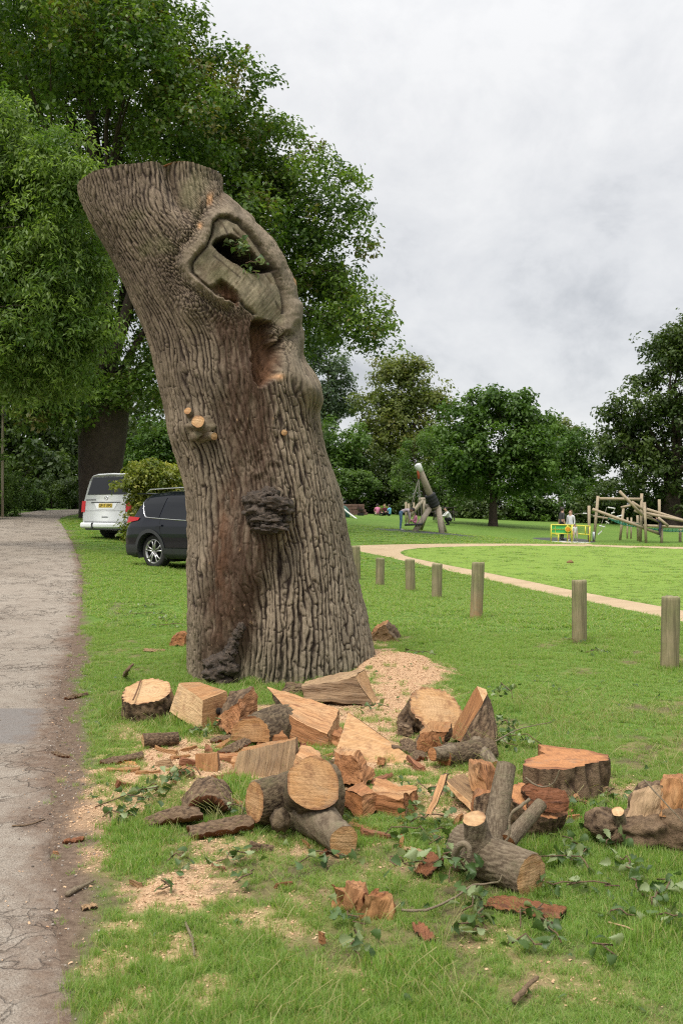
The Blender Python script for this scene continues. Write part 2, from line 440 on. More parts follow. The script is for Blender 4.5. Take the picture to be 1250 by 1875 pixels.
def G(px, py, zoff=0.0):
    """where the sight line through a pixel of the photograph meets the ground"""
    prev = 2.0
    for Y in np.concatenate([np.arange(2.5, 30, 0.25), np.arange(30, 140, 0.5)]):
        p = P(px, py, Y)
        if p[2] <= gz(p[0], p[1])+zoff:
            a, b = prev, Y
            for _ in range(18):
                m = (a+b)/2; p = P(px, py, m)
                if p[2] <= gz(p[0], p[1])+zoff: b = m
                else: a = m
            return P(px, py, b)
        prev = Y
    return P(px, py, 140.0)
def axis_pts(segs):
    r = [segs[0][0]]
    for a, b, d in segs:
        n = max(1, int(round((b-a)/d))); r += list(np.linspace(a, b, n+1)[1:])
    return np.array(r)
gx = axis_pts([(-400, -120, 35), (-120, -40, 8), (-40, -12, 1.4), (-12, -4, .3), (-4, -2.6, .08), (-2.6, 3.6, .035), (3.6, 6, .08), (6, 14, .35), (14, 40, 1.3), (40, 120, 8), (120, 400, 35)])
gy = axis_pts([(-60, -6, 9), (-6, 2.2, .6), (2.2, 9.5, .035), (9.5, 13, .06), (13, 25, .2), (25, 60, .6), (60, 100, 2), (100, 240, 14), (240, 900, 60)])
XX, YY = np.meshgrid(gx, gy)
Z0 = gz(XX, YY)
# soil, sawdust and worn-dirt cover, as blobs laid where they lie
def blobs(lst, x, y, seed, amp=0.75, sc=3.0):
    r = np.zeros_like(x); nz = n2(x, y, sc, seed, 4); nz2 = n2(x, y, sc*5, seed+9, 3)
    for (px, py, rx, ry, k) in lst:
        c = G(px, py); s = c[1]/FPX; rr = np.hypot((x-c[0])/(1.25*rx*s), (y-c[1])/(1.25*ry*s*c[1]/CAMZ))
        r = np.maximum(r, k*sstep(1.15, 0.55, rr+amp*nz+amp*0.7*nz2))
    return r
SAW = [(725, 1238, 66, 42, 1.3), (700, 1208, 40, 40, 1.3), (560, 1400, 230, 50, 1.1), (520, 1340, 170, 36, 1.1), (640, 1320, 120, 30, 1.0), (850, 1470, 90, 40, .9), (790, 1275, 60, 16, .55), (730, 1290, 70, 20, .8), (320, 1390, 120, 40, 1.1), (250, 1440, 70, 36, .8), (240, 1340, 40, 16, .55), (330, 1450, 80, 25, .5), (420, 1460, 60, 25, .6),
       (335, 1635, 90, 38, 1.0), (370, 1600, 45, 22, .9), (230, 1700, 45, 20, .7), (210, 1490, 60, 30, .6), (560, 1545, 120, 22, .6), (420, 1555, 90, 22, .6), (200, 1560, 40, 26, .55), (330, 1740, 80, 40, .8), (380, 1820, 60, 40, .6), (520, 1700, 50, 25, .6), (640, 1800, 60, 30, .4), (1050, 1800, 70, 30, .35), (900, 1720, 60, 20, .4),
       (520, 1410, 150, 40, .7), (700, 1430, 90, 30, .65), (800, 1400, 60, 22, .55), (480, 1330, 120, 40, .75), (600, 1300, 80, 30, .8), (830, 1540, 40, 26, .5), (960, 1420, 60, 14, .5), (1130, 1440, 60, 14, .5), (660, 1530, 50, 16, .6),
       (290, 1660, 60, 30, .6), (450, 1690, 60, 30, .65), (240, 1830, 55, 45, .75), (210, 1760, 40, 40, .7), (1000, 1460, 40, 12, .4), (560, 1640, 60, 30, .3), (740, 1600, 60, 25, .3), (200, 1450, 50, 22, .55)]
near_m = (YY > 2) & (YY < 14) & (XX > -4) & (XX < 7)
saw = np.zeros_like(XX); saw[near_m] = blobs(SAW, XX[near_m], YY[near_m], 3)
# bare verge beside the lane
EDGE_PX = [(172, 1900), (166, 1780), (160, 1690), (152, 1620), (158, 1540), (160, 1470), (152, 1400), (160, 1330), (160, 1250), (158, 1180), (160, 1110), (158, 1060), (152, 1030), (140, 1000), (126, 972), (114, 951)]
ASPH_PX = [(136, 1900), (132, 1780), (118, 1690), (114, 1600), (108, 1520), (104, 1440), (110, 1370), (122, 1310), (120, 1260), (132, 1205), (142, 1160), (154, 1105), (154, 1060), (148, 1030), (136, 1000), (122, 972), (110, 951)]
EDGE = np.array([G(*p) for p in EDGE_PX]); ASPH = np.array([G(*p) for p in ASPH_PX])
def edge_x(E, y): return np.interp(y, E[:, 1], E[:, 0])
ex = edge_x(EDGE, YY)+0.20*n2(XX, YY, 1.5, 11, 5)+.06*n2(XX, YY, 9, 12, 3); dirt = sstep(0.14, -0.10, XX-ex)*(YY < 34)*sstep(-5.5, -4.9, XX-ex+1.75*sstep(8, 24, YY)*0+.2*n2(XX, YY, 1.2, 19, 3))
dirt = np.maximum(dirt, 0.75*sstep(0.22, 0.0, np.abs(XX-(edge_x(EDGE, YY)+0.5+.15*n2(XX, YY, .6, 5))))*sstep(11, 16, YY)*sstep(28, 20, YY)*(n2(XX, YY, 1.2, 8) > 0.05))
worn = sstep(0.05, 0.55, n2(XX, YY, 1.6, 31, 4)+0.40*n2(XX, YY, 9, 33, 3)+.28*sstep(1.0, -.6, XX)*sstep(7.5, 4, YY))*0.9*(near_m)
ZG = Z0+np.where(near_m, 0.012*n2(XX, YY, 1.6, 2, 3)+0.006*n2(XX, YY, 9, 4, 2), 0)*(1-dirt)*sstep(14, 12, YY)
c0 = G(720, 1236); rr = np.hypot((XX-c0[0])/.62, (YY-c0[1])/.9); ZG = ZG+0.20*np.exp(-rr**2*1.3)*(1+.25*n2(XX, YY, 6, 6))
c1 = G(335, 1632); rr = np.hypot((XX-c1[0])/.24, (YY-c1[1])/.33); ZG = ZG+0.03*np.exp(-rr**2*1.5)
ZG = np.where(saw > .2, ZG+0.006*saw*n2(XX, YY, 22, 12, 3), ZG)
ny, nx = XX.shape
ii = (np.arange(ny-1)[:, None]*nx+np.arange(nx-1)[None]).ravel()
GF = np.stack([ii, ii+1, ii+nx+1, ii+nx], 1)
def ground_mat():
    m, t, b = new_mat('lawn'); q = NT(t)
    geo = q.n('ShaderNodeNewGeometry').outputs['Position']
    n1_ = q.noise(geo, 0.5, 5, 0.6); n2_ = q.noise(geo, 4.0, 5, 0.65); n3_ = q.noise(geo, 60.0, 4, 0.7); n4 = q.noise(geo, 0.12, 4, 0.55)
    c = q.mix(q.mapr(n1_, 0.35, 0.65), (0.12, 0.215, 0.036), (0.165, 0.255, 0.048))
    c = q.mix(q.mapr(n2_, 0.35, 0.7, 0, 0.6), c, (0.105, 0.165, 0.035))
    c = q.mix(q.mapr(n3_, 0.3, 0.75, 0, 0.55), c, (0.045, 0.105, 0.016))
    c = q.mix(q.mapr(q.noise(geo, 0.9, 5, 0.7), 0.6, 0.74, 0, 0.45), c, (0.20, 0.20, 0.06))
    # the mown lawn inside the loop path is a yellower green
    c = q.mix(q.math('MULTIPLY', q.attr('mown').outputs['Fac'], 0.8), c, q.mix(q.mapr(n2_, 0.3, 0.7), (0.185, 0.285, 0.048), (0.235, 0.325, 0.06)))
    soil = q.mix(q.mapr(n3_, 0.35, 0.65), (0.085, 0.058, 0.036), (0.16, 0.12, 0.07))
    c = q.mix(q.attr('worn').outputs['Fac'], c, q.mix(q.mapr(n2_, .4, .65), soil, (0.24, 0.20, 0.085)))
    dcol = q.mix(q.mapr(q.noise(geo, 26.0, 5, 0.75), 0.35, 0.65), (0.10, 0.066, 0.047), (0.20, 0.145, 0.105))
    dcol = q.mix(q.mapr(q.noise(geo, 120.0, 3, 0.7), 0.6, 0.72, 0, 0.8), dcol, (0.42, 0.30, 0.20))
    c = q.mix(q.attr('dirt').outputs['Fac'], c, dcol)
    scol = q.mix(q.mapr(q.noise(geo, 90.0, 4, 0.75), 0.3, 0.7), (0.44, 0.265, 0.148), (0.62, 0.42, 0.26))
    sf = q.math('MULTIPLY', q.attr('sawdust').outputs['Fac'], q.mapr(q.noise(geo, 30, 4, .7), .28, .5, .35, 1.0))
    c = q.mix(sf, c, scol)
    q.l(c, b.inputs['Base Color']); b.inputs['Roughness'].default_value = 0.95; b.inputs['Specular IOR Level'].default_value = 0.15
    q.bump(q.math('ADD', n3_, q.noise(geo, 160, 3)), 0.7, 0.015, b); return m
MAT['lawn'] = ground_mat()
# sandy path that loops round the lawn (near arm, bend, far arm), as pairs outer / inner edge
PATH_PX = [((1300, 1153), (1300, 1128)), ((1250, 1140), (1250, 1117)), ((1150, 1118), (1150, 1099)), ((1000, 1087), (1000, 1070)), ((900, 1064), (900, 1050)), ((800, 1041), (800, 1031)), ((730, 1025), (757, 1022)),
           ((670, 1012), (741, 1016)), ((630, 1005), (738, 1011)), ((625, 1000.5), (750, 1006.5)), ((680, 998), (785, 1003.0)), ((770, 996.6), (850, 1000.6)), ((900, 996.2), (925, 999.6)), ((1000, 997), (1003, 999.6)), ((1100, 998.8), (1100, 1001.2)), ((1250, 1002.5), (1250, 1005.4)), ((1330, 1005), (1330, 1008))]
PO = np.array([G(*a) for a, b in PATH_PX]); PI_ = np.array([G(*b) for a, b in PATH_PX])
def inpoly(x, y, poly):
    r = np.zeros(x.shape, bool); n = len(poly); j = n-1
    for i in range(n):
        xi, yi = poly[i][:2]; xj, yj = poly[j][:2]
        r ^= ((yi > y) != (yj > y)) & (x < (xj-xi)*(y-yi)/(yj-yi+1e-12)+xi); j = i
    return r
mown = inpoly(XX, YY, PI_).astype(float)
ground = mesh_obj('ground', np.stack([XX, YY, ZG], -1).reshape(-1, 3), GF, MAT['lawn'], None,
    {'sawdust': saw.ravel(), 'dirt': dirt.ravel(), 'worn': worn.ravel(), 'mown': mown.ravel()})
tag(ground, 'green lawn with worn verge and sawdust round the stump', kind='structure')
def resample(A, n):
    d = np.r_[0, np.cumsum(np.linalg.norm(np.diff(A, axis=0), axis=1))]; t = np.linspace(0, d[-1], n)
    return np.stack([np.interp(t, d, A[:, k]) for k in range(A.shape[1])], 1)
def smooth_pairs(A, B, n):
    """Catmull-Rom through both edge lists together"""
    def cr(Q):
        Q = np.vstack([2*Q[0]-Q[1], Q, 2*Q[-1]-Q[-2]]); o = []
        for i in range(1, len(Q)-2):
            for t in np.linspace(0, 1, n, endpoint=False):
                p0, p1, p2, p3 = Q[i-1], Q[i], Q[i+1], Q[i+2]
                o.append(0.5*(2*p1+(p2-p0)*t+(2*p0-5*p1+4*p2-p3)*t*t+(3*p1-p0-3*p2+p3)*t**3))
        o.append(Q[-2]); return np.array(o)
    return cr(A), cr(B)
def strip(name, A, B, across, mat, lift, rag=0.0, seed=0, attrs_fn=None, sides=(True, True)):
    t = np.linspace(0, 1, across+1); V = A[:, None, :2]*(1-t)[None, :, None]+B[:, None, :2]*t[None, :, None]
    if rag:
        for k, s in ((0, sides[0]), (-1, sides[1])):
            if s: V[:, k] += rag*np.stack([n2(V[:, k, 0], V[:, k, 1], 1.7, seed, 4), 0.4*n2(V[:, k, 0], V[:, k, 1], 2.1, seed+4, 3)], -1)
    x, y = V[..., 0], V[..., 1]; z = gz(x, y)+lift+0.0007*np.maximum(y-10, 0)
    fall = np.ones_like(x); fall[:, 0] = 0.0 if sides[0] else 1; fall[:, -1] = 0.0 if sides[1] else 1
    z = np.where(fall > 0, z, gz(x, y)-0.012)
    r, c = x.shape; i_ = (np.arange(r-1)[:, None]*c+np.arange(c-1)[None]).ravel()
    F = np.stack([i_, i_+1, i_+c+1, i_+c], 1)
    return mesh_obj(name, np.stack([x, y, z], -1).reshape(-1, 3), F, mat, None, attrs_fn(x, y) if attrs_fn else None)
def sand_mat():
    m, t, b = new_mat('sandy_gravel'); q = NT(t); geo = q.n('ShaderNodeNewGeometry').outputs['Position']
    c = q.mix(q.mapr(q.noise(geo, 1.3, 5, .6), .35, .65), (0.385, 0.28, 0.165), (0.475, 0.355, 0.22))
    c = q.mix(q.mapr(q.noise(geo, 70, 4, .7), .4, .7, 0, .5), c, (0.27, 0.19, 0.115))
    q.l(c, b.inputs['Base Color']); b.inputs['Roughness'].default_value = .95; q.bump(q.noise(geo, 90, 4), .5, .01, b); return m
MAT['sand'] = sand_mat()
pa_, pb_ = smooth_pairs(PO, PI_, 14)
tag(strip("path", pa_, pb_, 8, MAT['sand'], 0.006, 0.10, 5), 'pale sandy path looping round the mown lawn', kind='structure')
# lane
def road_mat():
    m, t, b = new_mat('old_asphalt'); q = NT(t); geo = q.n('ShaderNodeNewGeometry').outputs['Position']
    big = q.noise(geo, 0.7, 5, .6); mid = q.noise(geo, 6, 5, .65); fine = q.noise(geo, 130, 3, .7)
    c = q.mix(q.mapr(big, .35, .65), (0.30, 0.25, 0.197), (0.385, 0.33, 0.268))
    c = q.mix(q.mapr(mid, .45, .7, 0, .6), c, (0.25, 0.195, 0.15))
    c = q.mix(q.mapr(fine, .36, .52, .75, 0), c, (0.085, 0.072, 0.062))
    c = q.mix(q.mapr(fine, .56, .7, 0, .75), c, (0.50, 0.455, 0.41))
    v = q.n('ShaderNodeTexVoronoi', feature='DISTANCE_TO_EDGE'); v.inputs['Scale'].default_value = 3.3
    wv = q.n('ShaderNodeVectorMath', operation='ADD'); nn = q.n('ShaderNodeTexNoise'); nn.inputs['Scale'].default_value = 5; nn.inputs['Detail'].default_value = 5
    q.l(geo, nn.inputs['Vector']); sc_ = q.n('ShaderNodeVectorMath', operation='SCALE'); sc_.inputs['Scale'].default_value = .35
    q.l(nn.outputs['Color'], sc_.inputs[0]); q.l(geo, wv.inputs[0]); q.l(sc_.outputs[0], wv.inputs[1]); q.l(wv.outputs[0], v.inputs['Vector'])
    v2 = q.n('ShaderNodeTexVoronoi', feature='DISTANCE_TO_EDGE'); v2.inputs['Scale'].default_value = 9.0; q.l(wv.outputs[0], v2.inputs['Vector'])
    crack = q.math('MULTIPLY', q.mapr(v.outputs['Distance'], .004, .03, 1, 0), q.mapr(q.noise(geo, 1.1, 4, .6), .46, .58))
    crack2 = q.math('MULTIPLY', q.mapr(v2.outputs['Distance'], .01, .06, 1, 0), q.mapr(q.noise(geo, 1.7, 4, .6), .5, .62))
    cr_ = q.math('MAXIMUM', crack, crack2)
    c = q.mix(q.math('MULTIPLY', cr_, .55), c, (0.12, 0.085, 0.06))
    pt = q.attr('patch').outputs['Fac']; c = q.mix(pt, c, q.mix(q.mapr(fine, .35, .65), (0.175, 0.155, 0.14), (0.235, 0.21, 0.19)))
    dd = q.math('ADD', q.attr('edge').outputs['Fac'], q.mapr(q.noise(geo, 9, 5, .7), .3, .7, -.45, .35), True)
    c = q.mix(dd, c, q.mix(q.mapr(q.noise(geo, 50, 5, .75), .35, .65), (0.115, 0.072, 0.05), (0.22, 0.155, 0.11)))
    q.l(c, b.inputs['Base Color']); b.inputs['Roughness'].default_value = .9; b.inputs['Specular IOR Level'].default_value = .3
    q.bump(q.math('SUBTRACT', q.math('ADD', fine, q.math('MULTIPLY', mid, .6)), q.math('MULTIPLY', q.math('MULTIPLY', cr_, q.math('SUBTRACT', 1.0, pt)), 2.5)), .9, .012, b); return m
MAT['asphalt'] = road_mat()
RA = ASPH[np.argsort(ASPH[:, 1])]
RA = np.vstack([[RA[0, 0]+.1, -4, 0], [RA[0, 0]+.05, 1.0, 0], RA])
last = RA[-1]
far = np.array([(-11.4, 42, 0), (-11.45, 46, 0), (-10.3, 50.5, 0), (-8, 54, 0)])
RB = RA.copy(); RB[:, 0] -= 4.6-1.75*sstep(8, 24, RA[:, 1])
farb = np.array([(-13.65, 42.8, 0), (-13.75, 46.6, 0), (-12.9, 51.5, 0), (-10.5, 56.5, 0)])
RA = np.vstack([RA, far]); RB = np.vstack([RB, farb])
ra, rb = smooth_pairs(RA, RB, 16)
# the mended rectangle of smoother asphalt
PATCH = np.array([G(-60, 1300), G(76, 1299), G(80, 1310), G(70, 1355), G(50, 1364), G(-60, 1362)])
def road_attr(x, y):
    e = sstep(.38, .0, np.broadcast_to(np.linspace(0, 1, x.shape[1])[None]*4.6, x.shape)+.20*n2(x, y, 2.5, 41, 5))
    e = e*sstep(40, 20, y)+0.35*sstep(-.1, .5, n2(x, y, .8, 44, 4))*sstep(12, 6, y)
    return {'edge': np.clip(e, 0, 1).ravel(), 'patch': inpoly(x, y, PATCH).astype(float).ravel()}
tag(strip('road', ra, rb, 90, MAT['asphalt'], 0.008, 0.10, 15, road_attr, (True, False)), 'old cracked grey asphalt lane with crumbling edge', kind='structure')
# ------------------------------------------------------------------ the great leaning stump
SY0 = 10.1
LEFT = np.array([(1290, 350), (1240, 351), (1215, 353), (1150, 352), (1100, 350), (1000, 342), (950, 338), (900, 333), (850, 320), (800, 308), (750, 299), (700, 290), (650, 277), (600, 262), (550, 240), (500, 217), (450, 190), (400, 160), (370, 144), (345, 137), (300, 132)], float)[::-1]
RIGHT = np.array([(1290, 700), (1240, 694), (1225, 690), (1180, 680), (1150, 672), (1100, 660), (1050, 649), (1000, 638), (950, 629), (900, 617), (850, 600), (800, 587), (750, 581), (720, 583), (690, 577), (670, 562), (650, 552), (600, 546), (560, 541), (520, 532), (480, 520), (440, 498), (410, 468), (390, 436), (375, 410), (360, 404), (330, 400), (300, 396)], float)[::-1]
NF, NB, NV = 540, 36, 470
ztop = 4.86
zr = np.linspace(-0.12, ztop, NV)
pyr = CPY-(zr-CAMZ)*FPX/SY0
lx = (np.interp(pyr, LEFT[:, 0], LEFT[:, 1])-CPX)/FPX*SY0; rx = (np.interp(pyr, RIGHT[:, 0], RIGHT[:, 1])-CPX)/FPX*SY0
def smooth1(a, k): 
    kk = np.ones(k)/k; return np.convolve(np.pad(a, k//2, 'edge'), kk, 'valid')[:len(a)]
lx = lx+SY0/FPX*np.interp(pyr, [300, 600, 900, 1050, 1290], [3, 3, 7, 16, 24]); lx = smooth1(lx, 25); rx = smooth1(rx, 15)
cxr = (lx+rx)/2; hw = (rx-lx)/2
hd = np.minimum(hw*0.98, 0.92)*np.interp(zr, [0, 1.2, 3.4, ztop], [1.06, .98, 0.93, 0.92]); cyr = np.interp(zr, [0, ztop], [SY0, SY0+0.12])
th = np.r_[np.linspace(-math.pi*1.04, 0.04*math.pi, NF), np.linspace(0.04*math.pi, .96*math.pi, NB+2)[1:-1]]
NT_ = len(th)
TH, ZR = np.meshgrid(th, zr); CXR = cxr[:, None]; HW = hw[:, None]; HD = hd[:, None]; CYR = cyr[:, None]
n_ = 2.25
ct, st = np.cos(TH), np.sin(TH); rr = 1.0/(np.abs(ct)**n_+np.abs(st)**n_)**(1/n_)
bx = CXR+HW*rr*ct; by = CYR+HD*rr*st
B0 = np.stack([bx, by, ZR], -1)
nrm = np.stack([ct/HW, st/HD, np.zeros_like(ct)], -1); nrm /= np.linalg.norm(nrm, axis=-1)[..., None]
QX, QY = proj(B0); front = (st < 0.15)
def pl_dist(poly, x=QX, y=QY):
    """distance to a polyline in the photograph's grid, and how far along"""
    best = np.full(x.shape, 1e9); ta = np.zeros(x.shape); sd = np.zeros(x.shape); L = 0; p = np.array(poly, float)
    for a, b in zip(p[:-1], p[1:]):
        d = b-a; l = np.hypot(*d); t = np.clip(((x-a[0])*d[0]+(y-a[1])*d[1])/(l*l), 0, 1)
        dd = np.hypot(x-a[0]-t*d[0], y-a[1]-t*d[1]); s = np.sign((x-a[0])*d[1]-(y-a[1])*d[0]); m = dd < best
        best = np.where(m, dd, best); ta = np.where(m, L+t*l, ta); sd = np.where(m, s, sd); L += l
    return best, ta/L, sd
def poly_sd(poly, x=QX, y=QY):
    d, _, _ = pl_dist(list(poly)+[poly[0]], x, y); return np.where(inpoly(x, y, poly), -d, d)
jit = lambda s, f=.03, a=1.0: a*fbm(np.stack([QX*f, QY*f, np.full_like(QX, s)], -1), 3, 50+int(s))
CALLUS = [(412, 550), (398, 540), (380, 526), (364, 515), (348, 503), (342, 485), (349, 468), (366, 450), (378, 425), (383, 404), (394, 391), (416, 387), (440, 398), (463, 419), (486, 446), (504, 475), (517, 503), (526, 530), (530, 560), (529, 585), (522, 602)]
FACE = [(400, 543), (368, 517), (352, 500), (350, 486), (358, 470), (376, 452), (388, 426), (391, 405), (402, 396), (418, 397), (438, 407), (458, 426), (478, 452), (496, 482), (509, 510), (518, 540), (521, 566), (516, 598), (505, 590), (490, 585), (470, 581), (462, 572), (448, 562), (440, 552), (424, 548)]
EYE = [(391, 447), (398, 438), (412, 432), (428, 431), (445, 440), (463, 460), (481, 479), (502, 495), (484, 497), (464, 496), (446, 486), (432, 478), (419, 471), (405, 460)]
ROT = [(386, 528), (393, 519), (406, 512), (420, 520), (430, 530), (440, 545), (436, 556), (424, 553), (404, 545)]
LOWC = [(462, 588), (470, 583), (484, 585), (499, 588), (504, 606), (506, 625), (511, 628), (519, 610), (517, 640), (515, 672), (507, 690), (492, 702), (477, 708), (466, 697), (462, 660), (461, 629)]
TAN = np.array([0.205, 0.160, 0.112]); DK = np.array([0.030, 0.0195, 0.0145])
dc, tc_, _ = pl_dist(CALLUS); dc = dc+jit(1, .05, 1.5)
ringw = np.interp(tc_, [0, .25, .4, .6, .9, 1], [11, 17, 10, 13, 14, 9])
ring = np.exp(-(dc/ringw)**2*1.1)*front
face = sstep(3, -3, poly_sd(FACE)+jit(2, .08, 2.5))*front
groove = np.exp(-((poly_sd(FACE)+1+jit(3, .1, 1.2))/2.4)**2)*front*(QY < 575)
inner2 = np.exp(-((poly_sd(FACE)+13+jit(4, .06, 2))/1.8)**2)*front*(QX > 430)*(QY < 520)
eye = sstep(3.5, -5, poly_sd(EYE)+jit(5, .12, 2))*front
rot = sstep(3, -5, poly_sd(ROT)+jit(6, .15, 5))*front
low = sstep(3, -6, poly_sd(LOWC)+jit(7, .12, 3))*front
# weeping dark band down the middle
dbn, tb, _ = pl_dist([(430, 560), (448, 700), (462, 850), (452, 980), (430, 1100), (412, 1200), (402, 1260)])
bandw = np.interp(tb, [0, .2, .5, .8, 1], [55, 62, 60, 44, 34]); band = sstep(1.15, .45, dbn/bandw+jit(8, .02, .35))*front*sstep(545, 600, QY)
# buttress fold on the right of it
dfo, tf, sf_ = pl_dist([(548, 870), (540, 900), (520, 975), (490, 1050), (458, 1125), (442, 1200), (434, 1275)])
sgn = np.where(sf_ > 0, -dfo, dfo)   # positive to the right of the fold
foldamp = sstep(860, 1050, QY)*front
fold = foldamp*(0.13*sstep(-6, 46, sgn)*sstep(260, 60, sgn)-0.10*np.exp(-((sgn+16)/22)**2))
# groove between the two stems at the top
dgt, tg, _ = pl_dist([(300, 230), (302, 290), (306, 320), (318, 350), (338, 385), (352, 420)])
stem = np.exp(-(dgt/(9+10*tg))**2)*sstep(1.0, .55, tg)*front
dg2, tg2, _ = pl_dist([(318, 330), (326, 362), (336, 380)]); slot = np.exp(-(dg2/5.0)**2)*front
dcr, tcr, _ = pl_dist([(537, 560), (540, 620), (533, 655), (540, 688), (556, 712), (572, 735)])
rcol = np.exp(-(dcr/13)**2)*front
burr = 0.07*np.exp(-(((QX-560)/22)**2+((QY-712)/30)**2))*front+0.06*np.exp(-(((QX-352)/26)**2+((QY-562)/34)**2))*front+0.09*np.exp(-(((QX-358)/27)**2+((QY-783)/27)**2))*front
lump = 0.05*np.exp(-(((QX-470)/34)**2+((QY-850)/34)**2))*front*fbm(np.stack([QX*.09, QY*.09, QX*0], -1), 3, 3)
smooth_z = np.clip(ring*.82+face+rcol*.75+eye+low+rot, 0, 1)
# bark
circ = np.cumsum(np.r_[0, np.hypot(np.diff(HW.mean()*np.cos(th)), np.diff(HD.mean()*np.sin(th)))])
lean = (CXR-cxr[0])
Uc = circ[None]*np.clip(HW/0.85, .75, 1.2)+0.0*ZR; Vc = ZR*1.06
warp = 0.05*(ring+burr*8)*np.sin(Vc*9)
twist = np.where(QY < 560, (560-QY)*0.00035, 0)
h1 = .8*ridge_h(Uc+warp, Vc, 0.046, 11)+.2*bark_h(Uc+warp, Vc, .03, 8, 12)
h2 = .7*ridge_h(Uc+warp, Vc*1.6, 0.040, 23)+.3*bark_h(Uc+warp, Vc, .026, 5, 24)
upm = sstep(620, 470, QY+40*jit(9, .02))
hB = h1*(1-upm)+h2*upm
# near the wound the bark is short, wrinkled and swirls
swirl = np.exp(-(np.maximum(dc-ringw, 0)/45)**2)*front
hs = bark_h(Uc*1.0+0.05*np.sin(Vc*14+Uc*7), Vc*1.0+.04*np.sin(Uc*18), 0.024, 2.0, 37); hB = hB*(1-.7*swirl)+hs*.7*swirl
amp = np.interp(pyr, [300, 500, 700, 1000, 1250], [.034, .034, .038, .046, .056])[:, None]
amp = amp*(1-0.97*np.clip(smooth_z, 0, 1))*(1-.35*band)
fine = fbm(np.stack([Uc*70, Vc*22, Uc*0], -1), 3, 71)
grain = fbm(np.stack([(QX*math.cos(.7)+QY*math.sin(.7))*.5, (QX*-.7+QY*.7)*.05, QX*0], -1), 4, 72)
ncav = fbm(np.stack([QX*.13, QY*.05, QX*0], -1), 4, 73); pit = fbm(np.stack([QX*.17, QY*.035, QX*0], -1), 4, 79)
disp = amp*(hB-.6)*1.0+0.0035*fine*(1-face)
disp += 0.045*fbm(np.stack([bx*1.6, by*1.6, ZR*1.0], -1), 3, 61)
disp += 0.048*ring*(1+.16*np.sin(tc_*70+3*jit(12, .05))+.5*fbm(np.stack([QX*.06, QY*.06, QX*0], -1), 3, 97))-0.030*face+0.05*face*np.exp(-(((QX-480)/45)**2+((QY-545)/40)**2))+face*(.006*grain)-0.05*groove-0.02*inner2-(0.40+.06*ncav)*eye-(.10+.05*ncav)*rot-(.20+.05*ncav)*low+fold-0.17*stem-.05*slot+0.055*rcol+burr+lump
disp += -0.035*band+band*0.028*pit*(1-low)
disp += -.02*np.exp(-((dc-ringw-8)/6)**2)*front*(1-face)
V = B0+nrm*disp[..., None]
V[..., 2] += np.where(ZR > ztop-.35, (ZR-(ztop-.35))/.35*(0.105+0.10*np.clip((bx-cxr[-1])/.7,-1.1,.45)+.012*fbm(np.stack([TH*6, TH*0, TH*0], -1), 3, 5)), 0)
# colour is the bark's own: ridges weathered grey-brown, furrows dark brown, wound bleached, rot dark red
g1 = fbm(np.stack([Uc*3.0, Vc*1.1, Uc*0], -1), 4, 81)[..., None]; g2_ = fbm(np.stack([Uc*14, Vc*5, Uc*0], -1), 3, 82)[..., None]
hh = np.clip(hB, 0, 1)[..., None]
red = np.clip(sstep(560, 300, QX-(QY-700)*.05)*sstep(900, 500, QY), 0, 1)[..., None]
ridge = TAN*(1.08+.34*g1+.42*g2_); ridge = ridge*(1-.33*red)+np.array([.115, .070, .048])*.33*red
bx_ = sstep(520, 620, QX)[..., None]*sstep(700, 950, QY)[..., None]
ridge = ridge*(1-.5*bx_)+np.array([.165, .142, .102])*(1+.25*g2_)*.5*bx_
hh = sstep(.22, .80, hh); C = DK*(1-hh)+ridge*hh
def over(C, m, col): m = np.clip(m, 0, 1)[..., None]; return C*(1-m)+np.asarray(col)*m
C = over(C, band*np.clip(.80+.5*g1[..., 0]+.5*pit, 0, .95), np.array([.070, .040, .025]))
rust = np.exp(-((QX-413-.02*(QY-900))/13)**2)*sstep(860, 930, QY)*sstep(1200, 1080, QY)*front
C = over(C, rust*np.clip(.45+g2_[..., 0]+.5*pit, 0, .8), (.125, .060, .032))
C = over(C, ring*.95, np.array([.205, .160, .112])*(1+.35*g1+.35*g2_)); C = over(C, rcol*.6, np.array([.17, .138, .098])*(1+.3*g2_))
fc = np.array([.205, .168, .112])*(1+.25*grain[..., None]+.35*g2_+.5*jit(31, .06)[..., None]); C = over(C, face, fc)
C = over(C, groove*.75, (.05, .036, .026)); C = over(C, inner2*.6, (.07, .05, .035))
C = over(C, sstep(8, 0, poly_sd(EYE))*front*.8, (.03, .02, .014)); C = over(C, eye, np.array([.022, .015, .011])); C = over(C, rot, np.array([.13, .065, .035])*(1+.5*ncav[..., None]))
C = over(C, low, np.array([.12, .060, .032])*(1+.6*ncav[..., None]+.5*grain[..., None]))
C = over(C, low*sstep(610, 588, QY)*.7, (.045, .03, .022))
ck = np.minimum(pl_dist([(392, 468), (408, 480), (424, 494), (441, 507)])[0], np.minimum(pl_dist([(398, 398), (412, 412), (420, 428)])[0], pl_dist([(505, 552), (510, 562), (516, 569)])[0])); C = over(C, np.exp(-(ck/1.6)**2)*face*.85, (.03, .02, .015)); pat = sstep(.05, .45, jit(33, .035)+.5*jit(34, .11))*face*(1-eye); C = over(C, pat*.55, (.12, .085, .052))
chip = np.exp(-(((QX-511)/7)**2+((QY-690)/6)**2)*1.2)+np.exp(-(((QX-385)/14)**2+((QY-371)/6)**2)*1.2)*np.clip(.6+pit*2, 0, 1)+np.exp(-(((QX-366)/4)**2+((QY-413)/6)**2))
C = over(C, chip*front, (.48, .27, .14))
C = over(C, (fine+pit > 1.0)*band*front*.8, (.46, .30, .17))
moss = sstep(.1, .5, fbm(np.stack([QX*.02, QY*.02, QX*0], -1), 4, 91))*sstep(430, 350, np.hypot(QX-360, (QY-440)*.9)*3)*front
